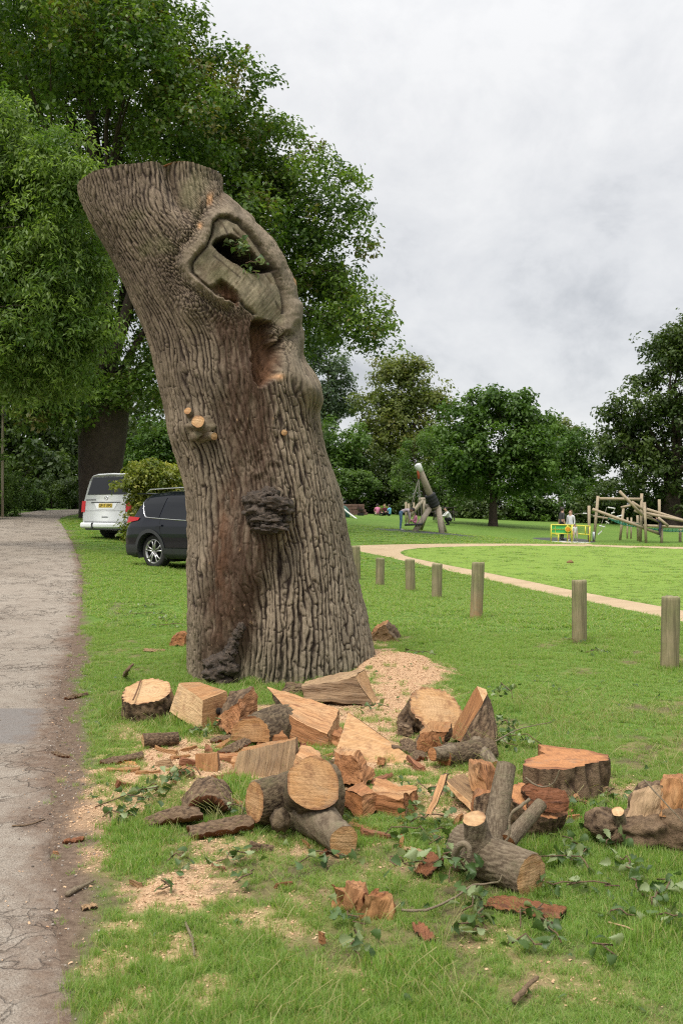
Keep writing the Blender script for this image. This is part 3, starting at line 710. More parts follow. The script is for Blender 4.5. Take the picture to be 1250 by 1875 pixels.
C = over(C, moss*.4, (.14, .135, .06)); base_m = sstep(1150, 1250, QY)*.35*front; C = over(C, base_m*np.clip(g1[..., 0]+.5, 0, 1), (.12, .12, .07))
C = np.clip(C, .01, .9)
i_ = (np.arange(NV-1)[:, None]*NT_+np.arange(NT_)[None]); j_ = (np.arange(NV-1)[:, None]*NT_+(np.arange(NT_)+1)[None] % NT_)
SF = np.stack([i_, j_, j_+NT_, i_+NT_], -1).reshape(-1, 4)
def stump_mat():
    m, t, b = new_mat('stump_bark'); q = NT(t)
    co = q.n('ShaderNodeTexCoord').outputs['Object']; col = q.attr('col').outputs['Vector']
    n = q.noise(co, 42, 5, .7, 0, (1, 1, .45)); n2_ = q.noise(co, 150, 3, .6)
    c = q.mix(1.0, col, q.mix(q.mapr(n, .25, .75), (.66, .64, .62), (1.34, 1.36, 1.38)), 'MULTIPLY')
    q.l(c, b.inputs['Base Color']); b.inputs['Roughness'].default_value = .9; b.inputs['Specular IOR Level'].default_value = .25
    q.bump(q.math('ADD', n, q.math('MULTIPLY', n2_, .4)), .8, .010, b); return m
MAT['stump'] = stump_mat()
stump = thing('tree_stump', 'huge leaning bark covered tree stump with an oval knot wound near its sawn top', 'tree stump', (cxr[10], SY0, 0))
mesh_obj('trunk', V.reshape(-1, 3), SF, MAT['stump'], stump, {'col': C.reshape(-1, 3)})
# sawn top
rim_ = V[-1]; cc = rim_.mean(0); ks = np.linspace(0, 1, 12); capV = np.concatenate([cc+(rim_-cc)*k for k in ks]); capV[:, 2] += .004*fbm(capV*9, 2, 3)*np.repeat(ks < .99, NT_)
i_ = (np.arange(11)[:, None]*NT_+np.arange(NT_)[None]); j_ = (np.arange(11)[:, None]*NT_+(np.arange(NT_)+1)[None] % NT_)
mesh_obj('cut_top', capV, np.stack([i_, j_, j_+NT_, i_+NT_], -1).reshape(-1, 4), MAT['orange_cut'], stump, {'lp': (capV-cc), 'rim': np.repeat(ks, NT_)})
def surf_pt(px, py, off=0.0):
    """a point on the displaced front of the trunk under a pixel"""
    qx, qy = proj(V); d = np.where(front, np.hypot(qx-px, qy-py), 1e9); k = np.unravel_index(np.argmin(d), d.shape)
    return V[k]+nrm[k]*off, nrm[k]
# sawn twig stubs
def stub(root, base, dirv, L, r0, r1, bark='grey_bark', cut='fresh_cut', seed=0, nm='branch_stub'):
    dirv = np.asarray(dirv, float); dirv /= np.linalg.norm(dirv); a = np.cross(dirv, (0.1, .2, 1)); a /= np.linalg.norm(a); b = np.cross(dirv, a)
    n, k = 28, 12; t = np.linspace(0, 2*math.pi, n, endpoint=False); s = np.linspace(0, 1, k)
    T, S = np.meshgrid(t, s); r = r0+(r1-r0)*(1-(1-S)**2.2)
    h = bark_h(T*r1*1.0, S*L, max(r1*.28, .006), 3, seed); p_ = np.stack([np.cos(T)*2, np.sin(T)*2, S*2], -1)
    r = r*(1+.10*fbm(p_+seed, 2, seed))+ .10*r1*(h-.6)*(S < .97)
    V_ = np.asarray(base)+dirv*(S*L)[..., None]+(np.cos(T)*r)[..., None]*a+(np.sin(T)*r)[..., None]*b
    i = np.arange(k-1)[:, None]*n+np.arange(n)[None]; j = np.arange(k-1)[:, None]*n+((np.arange(n)+1) % n)[None]
    o = mesh_obj(nm, V_.reshape(-1, 3), np.stack([i, j, j+n, i+n], -1).reshape(-1, 4), MAT[bark], root, {'h': h.ravel()})
    c = V_[-1].mean(0); kk = np.linspace(0, 1, 6); cv = np.concatenate([c+(V_[-1]-c)*q+dirv*.004*(1-q) for q in kk])
    i = np.arange(5)[:, None]*n+np.arange(n)[None]; j = np.arange(5)[:, None]*n+((np.arange(n)+1) % n)[None]
    d_ = cv-c; mesh_obj('cut_face', cv, np.stack([i, j, j+n, i+n], -1).reshape(-1, 4), MAT[cut], o, {'lp': np.stack([d_ @ a, d_ @ b, d_ @ dirv], -1)+seed*.01, 'rim': np.repeat(kk, n)}, origin=np.array(root.matrix_basis.translation))
    return o
bpt, bn = surf_pt(360, 785)
mbb = MB(); mbb.ball(bpt-bn*.05+np.array([.01, 0, 0]), (.125, .13, .135), 26, 8, .55, 0, 2.6); Vb = np.array(mbb.V); mbb.build('burl', MAT['grey_bark'], stump, True, {'h': np.clip(.55+.6*fbm(Vb*28, 3, 9), 0, 1)})
stub(stump, bpt-bn*.05, (.05, -1, .30), .19, .085, .06, 'grey_bark', 'fresh_cut', 1)
b2, bn2 = surf_pt(347, 765); stub(stump, b2-bn2*.05, (-.25, -.9, .45), .13, .05, .036, 'grey_bark', 'fresh_cut', 2)
b3, bn3 = surf_pt(372, 797); stub(stump, b3-bn3*.04, (.62, -.8, -.12), .17, .075, .035, 'grey_bark', 'pale_cut', 3)
b4, bn4 = surf_pt(523, 791); stub(stump, b4-bn4*.04, (.1, -1, -.1), .09, .04, .028, 'oak_bark', 'fresh_cut', 4)
b5 = P(528, 520, SY0-.05); stub(stump, b5, (.95, -.35, .1), .07, .05, .05, 'grey_bark', 'fresh_cut', 5)
# bracket fungi, black and cracked
def fungus_mat():
    m, t, b = new_mat('black_fungus'); q = NT(t); co = q.n('ShaderNodeTexCoord').outputs['Object']
    n = q.noise(co, 22, 5, .7); c = q.mix(q.mapr(n, .35, .65), (.024, .017, .012), (.10, .07, .048)); c = q.mix(q.mapr(q.noise(co, 60, 3, .7), .58, .7, 0, .7), c, (.13, .085, .055))
    q.l(c, b.inputs['Base Color']); b.inputs['Roughness'].default_value = .75; q.bump(q.noise(co, 45, 5, .7), 1, .02, b); return m
MAT['fungus'] = fungus_mat()
def fungus(lobes, seed):
    mb = MB()
    for i, (px, py, rx, rz, dp) in enumerate(lobes):
        p, n = surf_pt(px, py); s = p[1]/FPX
        mb.ball(p+n*dp*.2+np.array([0, 0, -rz*s*.2]), (rx*s*1.12, dp, rz*s*1.25), 18, seed+i, .55, 0, 3.4)
    return mb.build('bracket_fungus', MAT['fungus'], stump, True)
fungus([(470, 915, 22, 14, .12), (492, 902, 16, 10, .10), (500, 918, 30, 11, .17), (478, 935, 24, 12, .14), (512, 932, 20, 10, .15), (490, 950, 26, 9, .17), (497, 964, 30, 9, .19), (468, 948, 14, 14, .08), (520, 948, 10, 12, .1)], 3)
fungus([(436, 1160, 8, 8, .05), (430, 1175, 10, 9, .06), (424, 1190, 11, 9, .07), (414, 1205, 17, 11, .09), (396, 1212, 17, 12, .09), (418, 1222, 21, 11, .11), (398, 1232, 20, 12, .11), (408, 1243, 21, 10, .10), (440, 1148, 8, 8, .05)], 23)
# ------------------------------------------------------------------ sawn and split wood
def Gz(px, py, z):
    Y = (CAMZ-z)*FPX/(py-CPY); return P(px, py, Y)
def unit(v): v = np.asarray(v, float); return v/np.linalg.norm(v)
def circle(rx, ry=None, n=40, flat=None, wob=0.06, seed=0):
    """a log's cross-section; flat=(angle, distance fraction) saws one side off"""
    ry = ry or rx; t = np.linspace(0, 2*math.pi, n, endpoint=False)
    r = 1+wob*fbm(np.stack([np.cos(t)*1.3+seed*2.1, np.sin(t)*1.3, t*0], -1), 2, seed)
    p = np.stack([rx*r*np.cos(t), ry*r*np.sin(t)], 1); fl = ['b']*n
    if flat:
        for (ang, k) in flat:
            c = np.array([math.cos(ang), math.sin(ang)]); lim = k*(rx if abs(c[0]) > .7 else ry)
            q = p @ c
            for i in range(n):
                if q[i] > lim: p[i] -= c*(q[i]-lim); fl[i] = 's'
    return [(p[i, 0], p[i, 1], fl[i]) for i in range(n)]
def chunk(root, c0, d, L, prof, a=(1, 0, 0), bark='oak_bark', cut='fresh_cut', split='split_wood', taper=1.0, seed=0, e0=(0, 0), e1=(0, 0), ridge=None, amp=1.0, rows=22, caps=(True, True), rag=0.0, stretch=6.5):
    """a piece of log: c0 = middle of the visible sawn end, d = outward direction of that end, body runs back along -d"""
    d = unit(d); a = np.asarray(a, float); a = unit(a-d*(a @ d)); b = np.cross(d, a)
    pts = np.array([(p[0], p[1]) for p in prof]); fl = [p[2] for p in prof]
    per = np.linalg.norm(np.roll(pts, -1, 0)-pts, axis=1); tot = per.sum(); size = tot/math.pi
    Q = []; Fg = []; S = []; acc = 0
    for i in range(len(pts)):
        k = max(1, int(round(per[i]/tot*84)))
        for j in range(k):
            Q.append(pts[i]+(pts[(i+1) % len(pts)]-pts[i])*j/k); Fg.append(fl[i]); S.append(acc+per[i]*j/k)
        acc += per[i]
    Q = np.array(Q); S = np.array(S); n = len(Q); isb = np.array([f == 'b' for f in Fg])
    tan = np.roll(Q, -1, 0)-np.roll(Q, 1, 0); nr = np.stack([tan[:, 1], -tan[:, 0]], 1); nr /= np.linalg.norm(nr, axis=1)[:, None]+1e-9
    cen = Q.mean(0)
    if ((Q-cen)*nr).sum() < 0: nr = -nr
    t = np.linspace(0, 1, rows+1)
    tt = t[:, None]; k = 1+(taper-1)*tt; X = Q[None, :, 0]*k; Yp = Q[None, :, 1]*k; Zp = -L*tt+np.zeros_like(X)
    Zp = Zp+(1-tt)*(e0[0]*X+e0[1]*Yp)+tt*(e1[0]*X+e1[1]*Yp)
    rg = (ridge or float(np.clip(size*.075, .008, .030)))*.62
    h = bark_h(np.broadcast_to(S[None], X.shape)+seed, Zp+seed*.37, rg, stretch, 100+seed)
    lowf = fbm(np.stack([X*5+seed, Yp*5, Zp*4], -1), 3, seed)
    grn = fbm(np.stack([X*34+seed, Yp*34, Zp*4], -1), 3, seed+2)
    bsm = np.convolve(np.r_[isb[-1:], isb, isb[:1]].astype(float), [.25, .5, .25], 'valid')[None]
    dsp = size*.07*lowf+bsm*(h-.7)*rg*.62*amp+(1-bsm)*(grn*.010+rag*fbm(np.stack([X*16, Yp*16, Zp*7+seed], -1), 3, seed+7))
    X = X+nr[None, :, 0]*dsp; Yp = Yp+nr[None, :, 1]*dsp
    W = np.asarray(c0, float)+X[..., None]*a+Yp[..., None]*b+Zp[..., None]*d
    lp = np.stack([X, Yp, Zp], -1)+np.array([seed*.013, 0, seed*.21])
    # sides, one mesh per run of like faces
    i = np.arange(rows)[:, None]*n+np.arange(n)[None]; j = np.arange(rows)[:, None]*n+((np.arange(n)+1) % n)[None]
    F = np.stack([i, i+n, j+n, j], -1)
    objs = []
    org = np.array(root.location)
    for flag, nm, mt in (('b', 'bark', bark), ('s', 'split_face', split), ('c', 'sawn_side', cut)):
        sel = np.array([f == flag for f in Fg])
        if sel.any():
            f = F[:, sel].reshape(-1, 4); u, inv = np.unique(f, return_inverse=True)
            objs.append(mesh_obj(nm, W.reshape(-1, 3)[u], inv.reshape(-1, 4), MAT[mt], root, {'h': h.ravel()[u], 'lp': lp.reshape(-1, 3)[u], 'rim': np.full(len(u), .55)}, origin=org))
    ks = np.linspace(0, 1, 9)
    for row, sgn, on in ((0, 1, caps[0]), (rows, -1, caps[1])):
        if not on: continue
        R = W[row]; c = R.mean(0); cl = lp[row].mean(0)
        cv = np.concatenate([c+(R-c)*q for q in ks]); lv = np.concatenate([cl+(lp[row]-cl)*q for q in ks])
        cv = cv+d*(.005*fbm(lv*14+seed, 3, seed)*np.repeat(ks < .99, n))[:, None]
        i = np.arange(8)[:, None]*n+np.arange(n)[None]; j = np.arange(8)[:, None]*n+((np.arange(n)+1) % n)[None]
        f = np.stack([i, j, j+n, i+n], -1).reshape(-1, 4)
        if sgn > 0: f = f[:, ::-1]
        lv2 = lv.copy(); lv2[:, :2] -= cl[:2]*.7
        mesh_obj('cut_face', cv, f, MAT[cut], root, {'lp': lv2, 'rim': np.repeat(ks, n)}, origin=org)
    return objs
FACES = {'front': (0, 1, 5, 4), 'right': (1, 2, 6, 5), 'back': (2, 3, 7, 6), 'left': (3, 0, 4, 7), 'top': (4, 5, 6, 7), 'bottom': (3, 2, 1, 0)}
PARTN = {'bark': 'bark', 'cut': 'cut_face', 'split': 'split_face', 'inner': 'inner_bark'}
def block(root, corners, mats, seed=0, amp=0.012, rag=0.0, grain=(0, 3), ns=15, bark_amp=1.0, saw=True):
    """a split piece: eight corners, each face subdivided and torn a little; mats: face -> (kind, material)"""
    C8 = np.array(corners, float); cen = C8.mean(0)
    g = unit(C8[grain[1]]-C8[grain[0]]); a = unit(np.cross(g, (.31, .2, .9))); b = np.cross(g, a)
    size = np.linalg.norm(C8.max(0)-C8.min(0)); u = np.linspace(0, 1, ns+1)
    U, Vv = np.meshgrid(u, u); groups = {}
    for fn, ix in FACES.items():
        kind, mt = mats.get(fn, mats.get('rest', ('split', 'split_wood')))
        p = [C8[k] for k in ix]
        W = (1-U)[..., None]*(1-Vv)[..., None]*p[0]+U[..., None]*(1-Vv)[..., None]*p[1]+U[..., None]*Vv[..., None]*p[2]+(1-U)[..., None]*Vv[..., None]*p[3]
        nf = np.cross(p[1]-p[0], p[3]-p[0]); nf = nf/(np.linalg.norm(nf)+1e-9)
        if nf @ (sum(p)/4-cen) < 0: nf = -nf
        lp = np.stack([(W-cen) @ a, (W-cen) @ b, (W-cen) @ g], -1)
        o = np.stack([fbm(W*6.0/max(size/.35, .4)+k*9+seed*3.3, 3, seed+k) for k in range(3)], -1)*amp*2.2
        o += np.stack([fbm(lp*np.array([40, 40, 5.0])+k*7+seed, 2, seed+5+k) for k in range(3)], -1)*amp*.5
        if rag: o += np.stack([fbm(W*22+k*5+seed, 3, seed+9+k) for k in range(3)], -1)*rag
        inner = (np.minimum(np.minimum(U, 1-U), np.minimum(Vv, 1-Vv))*6).clip(0, 1)
        h = np.ones_like(U)
        if kind == 'bark':
            rg = float(np.clip(size*.05, .008, .03)); e1_ = unit(np.cross(nf, g)); h = bark_h((W-cen) @ e1_+seed, (W-cen) @ g, rg, 4, seed+60)
            bow = 0.22*min(np.linalg.norm(p[1]-p[0]), np.linalg.norm(p[3]-p[0]))*bark_amp
            o += nf*((h-.7)*rg*.5*inner+bow*4*(U*(1-U)*.5+Vv*(1-Vv)*.5-.12*0)*inner*.5)[..., None]
        elif kind == 'cut': o *= .6
        W = W+o
        Vs, Fs, Hs, Ls = groups.setdefault((kind, mt), ([], [], [], []))
        base = sum(len(v) for v in Vs); k = ns+1
        i = (np.arange(ns)[:, None]*k+np.arange(ns)[None]).ravel()+base
        Vs.append(W.reshape(-1, 3)); Fs.append(np.stack([i, i+1, i+k+1, i+k], 1)); Hs.append(h.ravel()); Ls.append(lp.reshape(-1, 3))
    org = np.array(root.location)
    for (kind, mt), (Vs, Fs, Hs, Ls) in groups.items():
        L_ = np.concatenate(Ls); mesh_obj(PARTN[kind], np.concatenate(Vs), np.concatenate(Fs), MAT[mt], root, {'h': np.concatenate(Hs), 'lp': L_+seed*.07, 'rim': np.full(len(L_), .55)}, origin=org)
def PX(lst): return [P(*q) for q in lst]
def wood(name, label, cat, px, py, group='sawn logs and split wood round the stump'):
    g = G(px, py); return thing(name, label, cat, g, group)
def slab(name, label, cat, a, b, width, thick, curl, outer, inner, seed=0, up=(0, 0, 1), arch=0.0, group='sawn logs and split wood round the stump', rag=.25):
    """a sheet of bark from a to b, curled across its width"""
    a = np.asarray(a, float); b = np.asarray(b, float); d = unit(b-a); up = np.asarray(up, float); s = unit(np.cross(d, up)); n = np.cross(s, d); L = np.linalg.norm(b-a)
    nu, nv = 26, 40; u = np.linspace(-.5, .5, nu); v = np.linspace(0, 1, nv); U, V_ = np.meshgrid(u, v)
    wv = width*(1+rag*fbm(np.stack([V_*4+seed, np.sign(U)*3, U*0], -1), 3, seed))*(1-.55*np.abs(V_-.5)**3*6*.5)
    ang = U*curl; R = width/max(curl, .05)
    xs = R*np.sin(ang)*wv/width; zs = R*(np.cos(ang)-1)
    lv = V_*L+.06*L*fbm(np.stack([U*5+seed, V_*0+np.round(V_)*3, U*0], -1), 2, seed+4)*np.abs(V_-.5)*2
    zz_ = zs+arch*4*V_*(1-V_)+.012*fbm(np.stack([U*3+seed, V_*3, U*0], -1), 3, seed+1)
    h = bark_h(U*width+seed, lv, min(.020, max(.009, width*.09)), 4, seed+70)
    top = a+xs[..., None]*s+lv[..., None]*d+(zz_+(h-.5)*.012)[..., None]*n
    nn = np.stack([np.sin(ang), np.cos(ang)], -1)
    bot = a+(xs-nn[..., 0]*thick)[..., None]*s+lv[..., None]*d+(zz_-nn[..., 1]*thick)[..., None]*n
    i = (np.arange(nv-1)[:, None]*nu+np.arange(nu-1)[None]).ravel(); Ft = np.stack([i, i+1, i+nu+1, i+nu], 1)
    root = thing(name, label, cat, (a+b)/2*np.array([1, 1, 0])+np.array([0, 0, min(a[2], b[2])]), group)
    lp = np.stack([U*width, zz_, lv], -1).reshape(-1, 3)
    mesh_obj('bark', top.reshape(-1, 3), Ft, MAT[outer], root, {'h': h.ravel(), 'lp': lp})
    nb = nu*nv; edge = [(r, 0) for r in range(nv)]+[(nv-1, c) for c in range(1, nu)]+[(r, nu-1) for r in range(nv-2, -1, -1)]+[(0, c) for c in range(nu-2, 0, -1)]
    ei = np.array([r*nu+c for r, c in edge]); ej = np.roll(ei, -1)
    rimF = np.stack([ei, ej, ej+nb, ei+nb], 1)
    Vall = np.concatenate([top.reshape(-1, 3), bot.reshape(-1, 3)]); fb = Ft[:, ::-1]+nb
    f = np.concatenate([rimF, fb]); u_, inv = np.unique(f, return_inverse=True)
    mesh_obj('inner_face', Vall[u_], inv.reshape(-1, 4), MAT[inner], root, {'lp': np.concatenate([lp, lp])[u_]}, smooth=False)
    return root
def twig(name, label, pts, r, mat='grey_bark', cat='twig', group='broken sticks and twigs', n=8):
    pts = np.asarray(pts, float); q = smooth_pairs(pts, pts, 8)[0]; rad = np.linspace(1, .55, len(q))*r*(1+.25*fbm(np.stack([np.arange(len(q))*.6, q[:, 0], q[:, 1]], -1), 2, int(abs(q[0, 0])*90)))
    q = q+.5*r*np.stack([fbm(q*30+k*3, 2, k) for k in range(3)], -1)
    mb = MB(); mb.tube(q, rad, n); o = mb.build(name, MAT[mat], None, True, {'h': np.full(len(mb.V), .8)})
    solo(o, q[0]); return tag(o, label, cat, group)

ANCH = {'the cracked log round': (255, 1300), 'the pale squared block': (365, 1300), 'the half round log end': (460, 1345), 'the broad orange face': (560, 1310), 'the streaky block': (480, 1395), 'the arched bark': (376, 1435), 'the forked log': (540, 1480), 'the fan shaped slab': (690, 1370), 'the orange split blocks': (690, 1470), 'the two toned round': (797, 1300), 'the standing half log': (868, 1310), 'the dark branch log': (850, 1375), 'the worm eaten block': (845, 1440), 'the thick rust topped slice': (1040, 1405), 'the leaning grey branches': (930, 1470), 'the smooth barked log': (915, 1590), 'the gnarled log': (1180, 1490), 'the red crumbly chunks': (660, 1655), 'the front sawdust patch': (335, 1635), 'the small dark log': (290, 1355), 'the wavy bark strip': (310, 1490), 'the straight stick': (147, 1625), 'the long curved twig': (810, 1655), 'the second lawn post': (1060, 1177), 'the sawdust heap': (740, 1240), 'the left edge of the stump': (345, 1150), 'the broken dark stick': (962, 1808), 'the straw coloured twig': (1140, 1696)}
USED_LABELS = {}
def where_label(what, px, py):
    """says which one: by the nearest nameable thing and the side of it"""
    nm, (ax, ay) = min(ANCH.items(), key=lambda q: math.hypot(q[1][0]-px, (q[1][1]-py)*1.4)); dx, dy = px-ax, (py-ay)*1.6
    rel = ('right of ' if dx > 0 else 'left of ') if abs(dx) > abs(dy) else ('in front of ' if dy > 0 else 'behind ')
    near = 'close ' if math.hypot(dx, dy) < 55 else ''
    for cand in (what+' '+near+rel+nm, what+' '+near+rel+nm+(', front one' if dy > 0 else ', rear one'), what+' '+near+rel+nm+(', on its right side' if dx > 0 else ', on its left side'), what+' farther out '+rel+nm, what+' at some distance '+rel+nm):
        if cand not in USED_LABELS: USED_LABELS[cand] = 1; return cand
    return what+' '+rel+nm
# --- back left: round with a crack, and the pale squared block
r = wood('log_round', 'short log round with pale cracked cut top and rough bark, standing leftmost by the stump', 'log', 255, 1322)
chunk(r, P(268, 1266, 7.72), (-.10, -.34, .93), .27, circle(.205, .195, flat=[(0.15, .86)], seed=1), bark='oak_bark', cut='pale_cut', split='pale_cut', taper=1.22, seed=1, amp=1.6)
mb = MB(); mb.tube([P(258, 1246, 7.86)+[0, 0, .006], P(253, 1262, 7.72)+[0, 0, .006], P(244, 1283, 7.55)+[0, 0, .006]], .006, 6); mb.build('crack', plain('crack_dark', (.14, .07, .035), .95), r)
r = wood('wood_block', 'pale squared block of sawn oak with a sharp upright edge, beside the cracked log round', 'wood block', 365, 1338)
block(r, PX([(311, 1303, 7.55), (370, 1341, 7.26), (423, 1316, 7.55), (365, 1290, 7.85), (328, 1251, 7.6), (372, 1283, 7.3), (416, 1266, 7.55), (362, 1249, 7.85)]), {'front': ('cut', 'pale_cut'), 'right': ('cut', 'fresh_cut'), 'top': ('split', 'split_wood'), 'left': ('bark', 'oak_bark')}, 3, .006)
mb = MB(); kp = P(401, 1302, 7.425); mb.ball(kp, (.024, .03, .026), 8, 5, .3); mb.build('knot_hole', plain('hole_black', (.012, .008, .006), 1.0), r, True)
r = wood('split_wood', 'ragged red brown split piece wedged between the pale block and the big orange log', 'split log', 430, 1345)
block(r, PX([(396, 1325, 7.2), (440, 1347, 6.95), (472, 1322, 7.2), (420, 1310, 7.5), (402, 1306, 7.25), (436, 1284, 7.0), (466, 1258, 7.25), (424, 1268, 7.5)]), {'front': ('split', 'split_red'), 'top': ('bark', 'oak_bark'), 'rest': ('split', 'split_red')}, 4, .018, .02)
# --- the big half log with orange face
r = wood('half_log', 'mossy half log with bark back and half round pale end, under the stump', 'log', 465, 1368)
chunk(r, P(459, 1350, 6.72), (-.40, -.86, .12), .62, circle(.145, .135, flat=[(-1.57, .18)], seed=5), bark='oak_bark_mossy', cut='fresh_cut', split='split_red', taper=1.75, seed=5, amp=1.4)
r = wood('split_log', 'long split log showing a broad flat orange face, centre of the pile below the stump', 'split log', 570, 1372)
block(r, PX([(524, 1350, 6.85), (603, 1376, 6.72), (624, 1352, 6.95), (540, 1315, 7.4), (530, 1311, 6.9), (602, 1341, 6.75), (623, 1301, 7.02), (489, 1256, 7.55)]), {'front': ('split', 'split_red'), 'right': ('cut', 'pale_cut'), 'top': ('split', 'split_wood'), 'left': ('bark', 'oak_bark_mossy'), 'back': ('bark', 'oak_bark')}, 6, .014, .008, grain=(4, 5))
r = wood('split_log', 'dark streaked split log lying against the foot of the stump', 'split log', 625, 1290)
block(r, PX([(558, 1280, 8.25), (686, 1291, 8.2), (693, 1284, 8.45), (560, 1264, 8.7), (552, 1256, 8.3), (650, 1240, 8.25), (668, 1228, 8.5), (562, 1247, 8.7)]), {'front': ('split', 'split_dark'), 'right': ('cut', 'pale_cut'), 'top': ('split', 'split_pale'), 'rest': ('bark', 'oak_bark')}, 7, .016, .012, grain=(0, 1))
r = wood('wood_slab', 'fan shaped pale sawn slab leaning in the middle of the pile', 'wood slab', 690, 1420)
f4 = PX([(615, 1374, 6.5), (722, 1421, 6.22), (759, 1391, 6.4), (637, 1305, 6.9)]); o4 = np.array([.03, .13, -.06])
block(r, [f4[0], f4[1], f4[1]+o4, f4[0]+o4, f4[3], f4[2], f4[2]+o4, f4[3]+o4], {'front': ('cut', 'fresh_cut'), 'right': ('bark', 'oak_bark'), 'bottom': ('bark', 'oak_bark'), 'top': ('split', 'split_red'), 'rest': ('split', 'split_red')}, 8, .010)
r = wood('split_log', 'split block with pale streaky upright face, behind the forked log', 'split log', 480, 1436)
block(r, PX([(423, 1436, 6.0), (542, 1416, 6.05), (550, 1402, 6.35), (430, 1412, 6.4), (434, 1378, 6.05), (540, 1354, 6.1), (545, 1349, 6.28), (444, 1369, 6.35)]), {'front': ('split', 'split_pale'), 'top': ('split', 'split_wood'), 'right': ('split', 'split_pale')}, 9, .009, .006, grain=(0, 4))
r = wood('wood_block', 'small orange wood block standing above the arched bark', 'wood block', 378, 1415)
block(r, PX([(357, 1418, 6.15), (398, 1417, 6.1), (403, 1410, 6.3), (362, 1410, 6.3), (358, 1381, 6.18), (397, 1379, 6.15), (400, 1377, 6.28), (362, 1378, 6.28)]), {'rest': ('split', 'split_wood')}, 10, .005, grain=(0, 4))
r = wood('wood_offcut', 'thin reddish offcut lying left of the streaky block', 'wood offcut', 415, 1408)
block(r, PX([(396, 1395, 6.4), (440, 1402, 6.3), (446, 1396, 6.45), (400, 1388, 6.55), (396, 1385, 6.4), (440, 1385, 6.3), (446, 1380, 6.45), (402, 1378, 6.55)]), {'rest': ('split', 'split_red')}, 11, .01, .01, grain=(0, 1))
r = wood('wood_offcut', 'ribbed orange offcut tucked behind the largest round cut face', 'wood offcut', 560, 1420)
block(r, PX([(540, 1412, 5.75), (600, 1425, 5.6), (606, 1412, 5.85), (548, 1396, 6.0), (544, 1384, 5.8), (585, 1392, 5.65), (590, 1384, 5.9), (550, 1366, 6.05)]), {'rest': ('split', 'split_wood')}, 12, .014, .012, grain=(0, 1))
r = wood('split_wood', 'crumbling red brown lump right of the largest round cut face', 'split log', 645, 1430)
block(r, PX([(606, 1436, 5.8), (668, 1440, 5.72), (680, 1420, 5.95), (618, 1405, 6.15), (614, 1378, 5.9), (650, 1384, 5.82), (660, 1374, 6.0), (622, 1366, 6.2)]), {'front': ('split', 'split_red'), 'top': ('split', 'split_wood'), 'rest': ('split', 'split_red')}, 13, .022, .016)
r = wood('split_log', 'orange split block with smooth rounded end, right of the forked log', 'split log', 660, 1505)
block(r, PX([(628, 1478, 5.35), (668, 1509, 5.15), (698, 1488, 5.3), (655, 1460, 5.6), (630, 1448, 5.4), (664, 1462, 5.2), (694, 1458, 5.32), (664, 1434, 5.6)]), {'front': ('cut', 'orange_cut'), 'rest': ('split', 'split_red')}, 14, .016, .006)
r = wood('split_log', 'cracked orange split block with torn lower corner, next to the smooth rounded one', 'split log', 735, 1512)
block(r, PX([(690, 1492, 5.3), (742, 1514, 5.15), (766, 1480, 5.4), (700, 1455, 5.7), (686, 1452, 5.35), (742, 1470, 5.2), (765, 1443, 5.45), (688, 1428, 5.75)]), {'front': ('split', 'split_red'), 'top': ('split', 'split_wood'), 'rest': ('split', 'split_red')}, 15, .022, .014, grain=(4, 5))
r = wood('bark_sheet', 'flat orange scrap of bark below the two orange split blocks', 'bark piece', 670, 1518)
block(r, PX([(636, 1522, 5.02), (730, 1528, 4.98), (740, 1516, 5.12), (640, 1508, 5.2), (638, 1516, 5.02), (728, 1519, 4.98), (736, 1509, 5.12), (642, 1502, 5.2)]), {'rest': ('split', 'split_red')}, 16, .014, .008, grain=(0, 1))
# --- forked log, front centre
r = wood('forked_log', 'thick forked log with three round sawn ends, front centre of the pile', 'log', 545, 1550)
chunk(r, P(466, 1469, 4.98), (-.80, -.58, .10), .44, circle(.087, .098, seed=21), a=(.58, -.8, 0), bark='oak_bark_mossy', cut='fresh_cut', taper=2.0, seed=21, rows=26, amp=1.2)
stub(r, P(566, 1468, 5.12), P(575, 1434, 4.80)-P(566, 1468, 5.12), .36, .155, .128, 'oak_bark_mossy', 'fresh_cut', 22)
stub(r, P(560, 1478, 5.05), P(624, 1537, 4.62)-P(560, 1478, 5.05), .50, .14, .072, 'grey_bark', 'fresh_cut', 23)
b_ = P(513, 1505, 4.83); mb = MB(); mb.ball(b_+np.array([0, .03, 0]), (.05, .05, .055), 14, 24, .3); mb.build('knot', MAT['oak_bark_mossy'], r, True, {'h': np.clip(.5+fbm(np.array(mb.V)*40, 3, 2), 0, 1)})
# --- bark strips and scraps, front left
slab('bark_strip', 'arched piece of bark with red brown underside, left of the forked log', 'bark piece', Gz(376, 1456, .125), Gz(384, 1420, .13), .34, .035, 2.3, 'oak_bark', 'inner_bark', 31)
slab('bark_strip', 'wavy strip of bark with an orange edge, leftmost of the two in front', 'bark piece', Gz(262, 1502, .035), Gz(366, 1482, .07), .17, .03, .9, 'oak_bark', 'inner_bark', 32, arch=.02)
slab('bark_strip', 'flat ridged strip of bark reaching to the forked log', 'bark piece', Gz(345, 1515, .04), Gz(458, 1496, .07), .18, .028, .7, 'oak_bark', 'inner_bark', 33)
r = wood('small_log', 'small dark log with one pale cut end, in front of the pale squared block', 'log', 285, 1372)
chunk(r, P(262, 1358, 6.72), (-.93, -.35, -.02), .24, circle(.05, .055, seed=34), a=(.35, -.93, 0), bark='oak_bark', cut='fresh_cut', taper=.8, seed=34)
slab('bark_strip', 'grey strip of bark lying in the grass at the left', 'bark piece', Gz(186, 1393, .03), Gz(262, 1378, .05), .10, .02, 1.2, 'oak_bark', 'inner_bark', 35)
r = wood('wood_offcut', 'flat pale orange disc offcut left of the sawdust', 'wood offcut', 232, 1412)
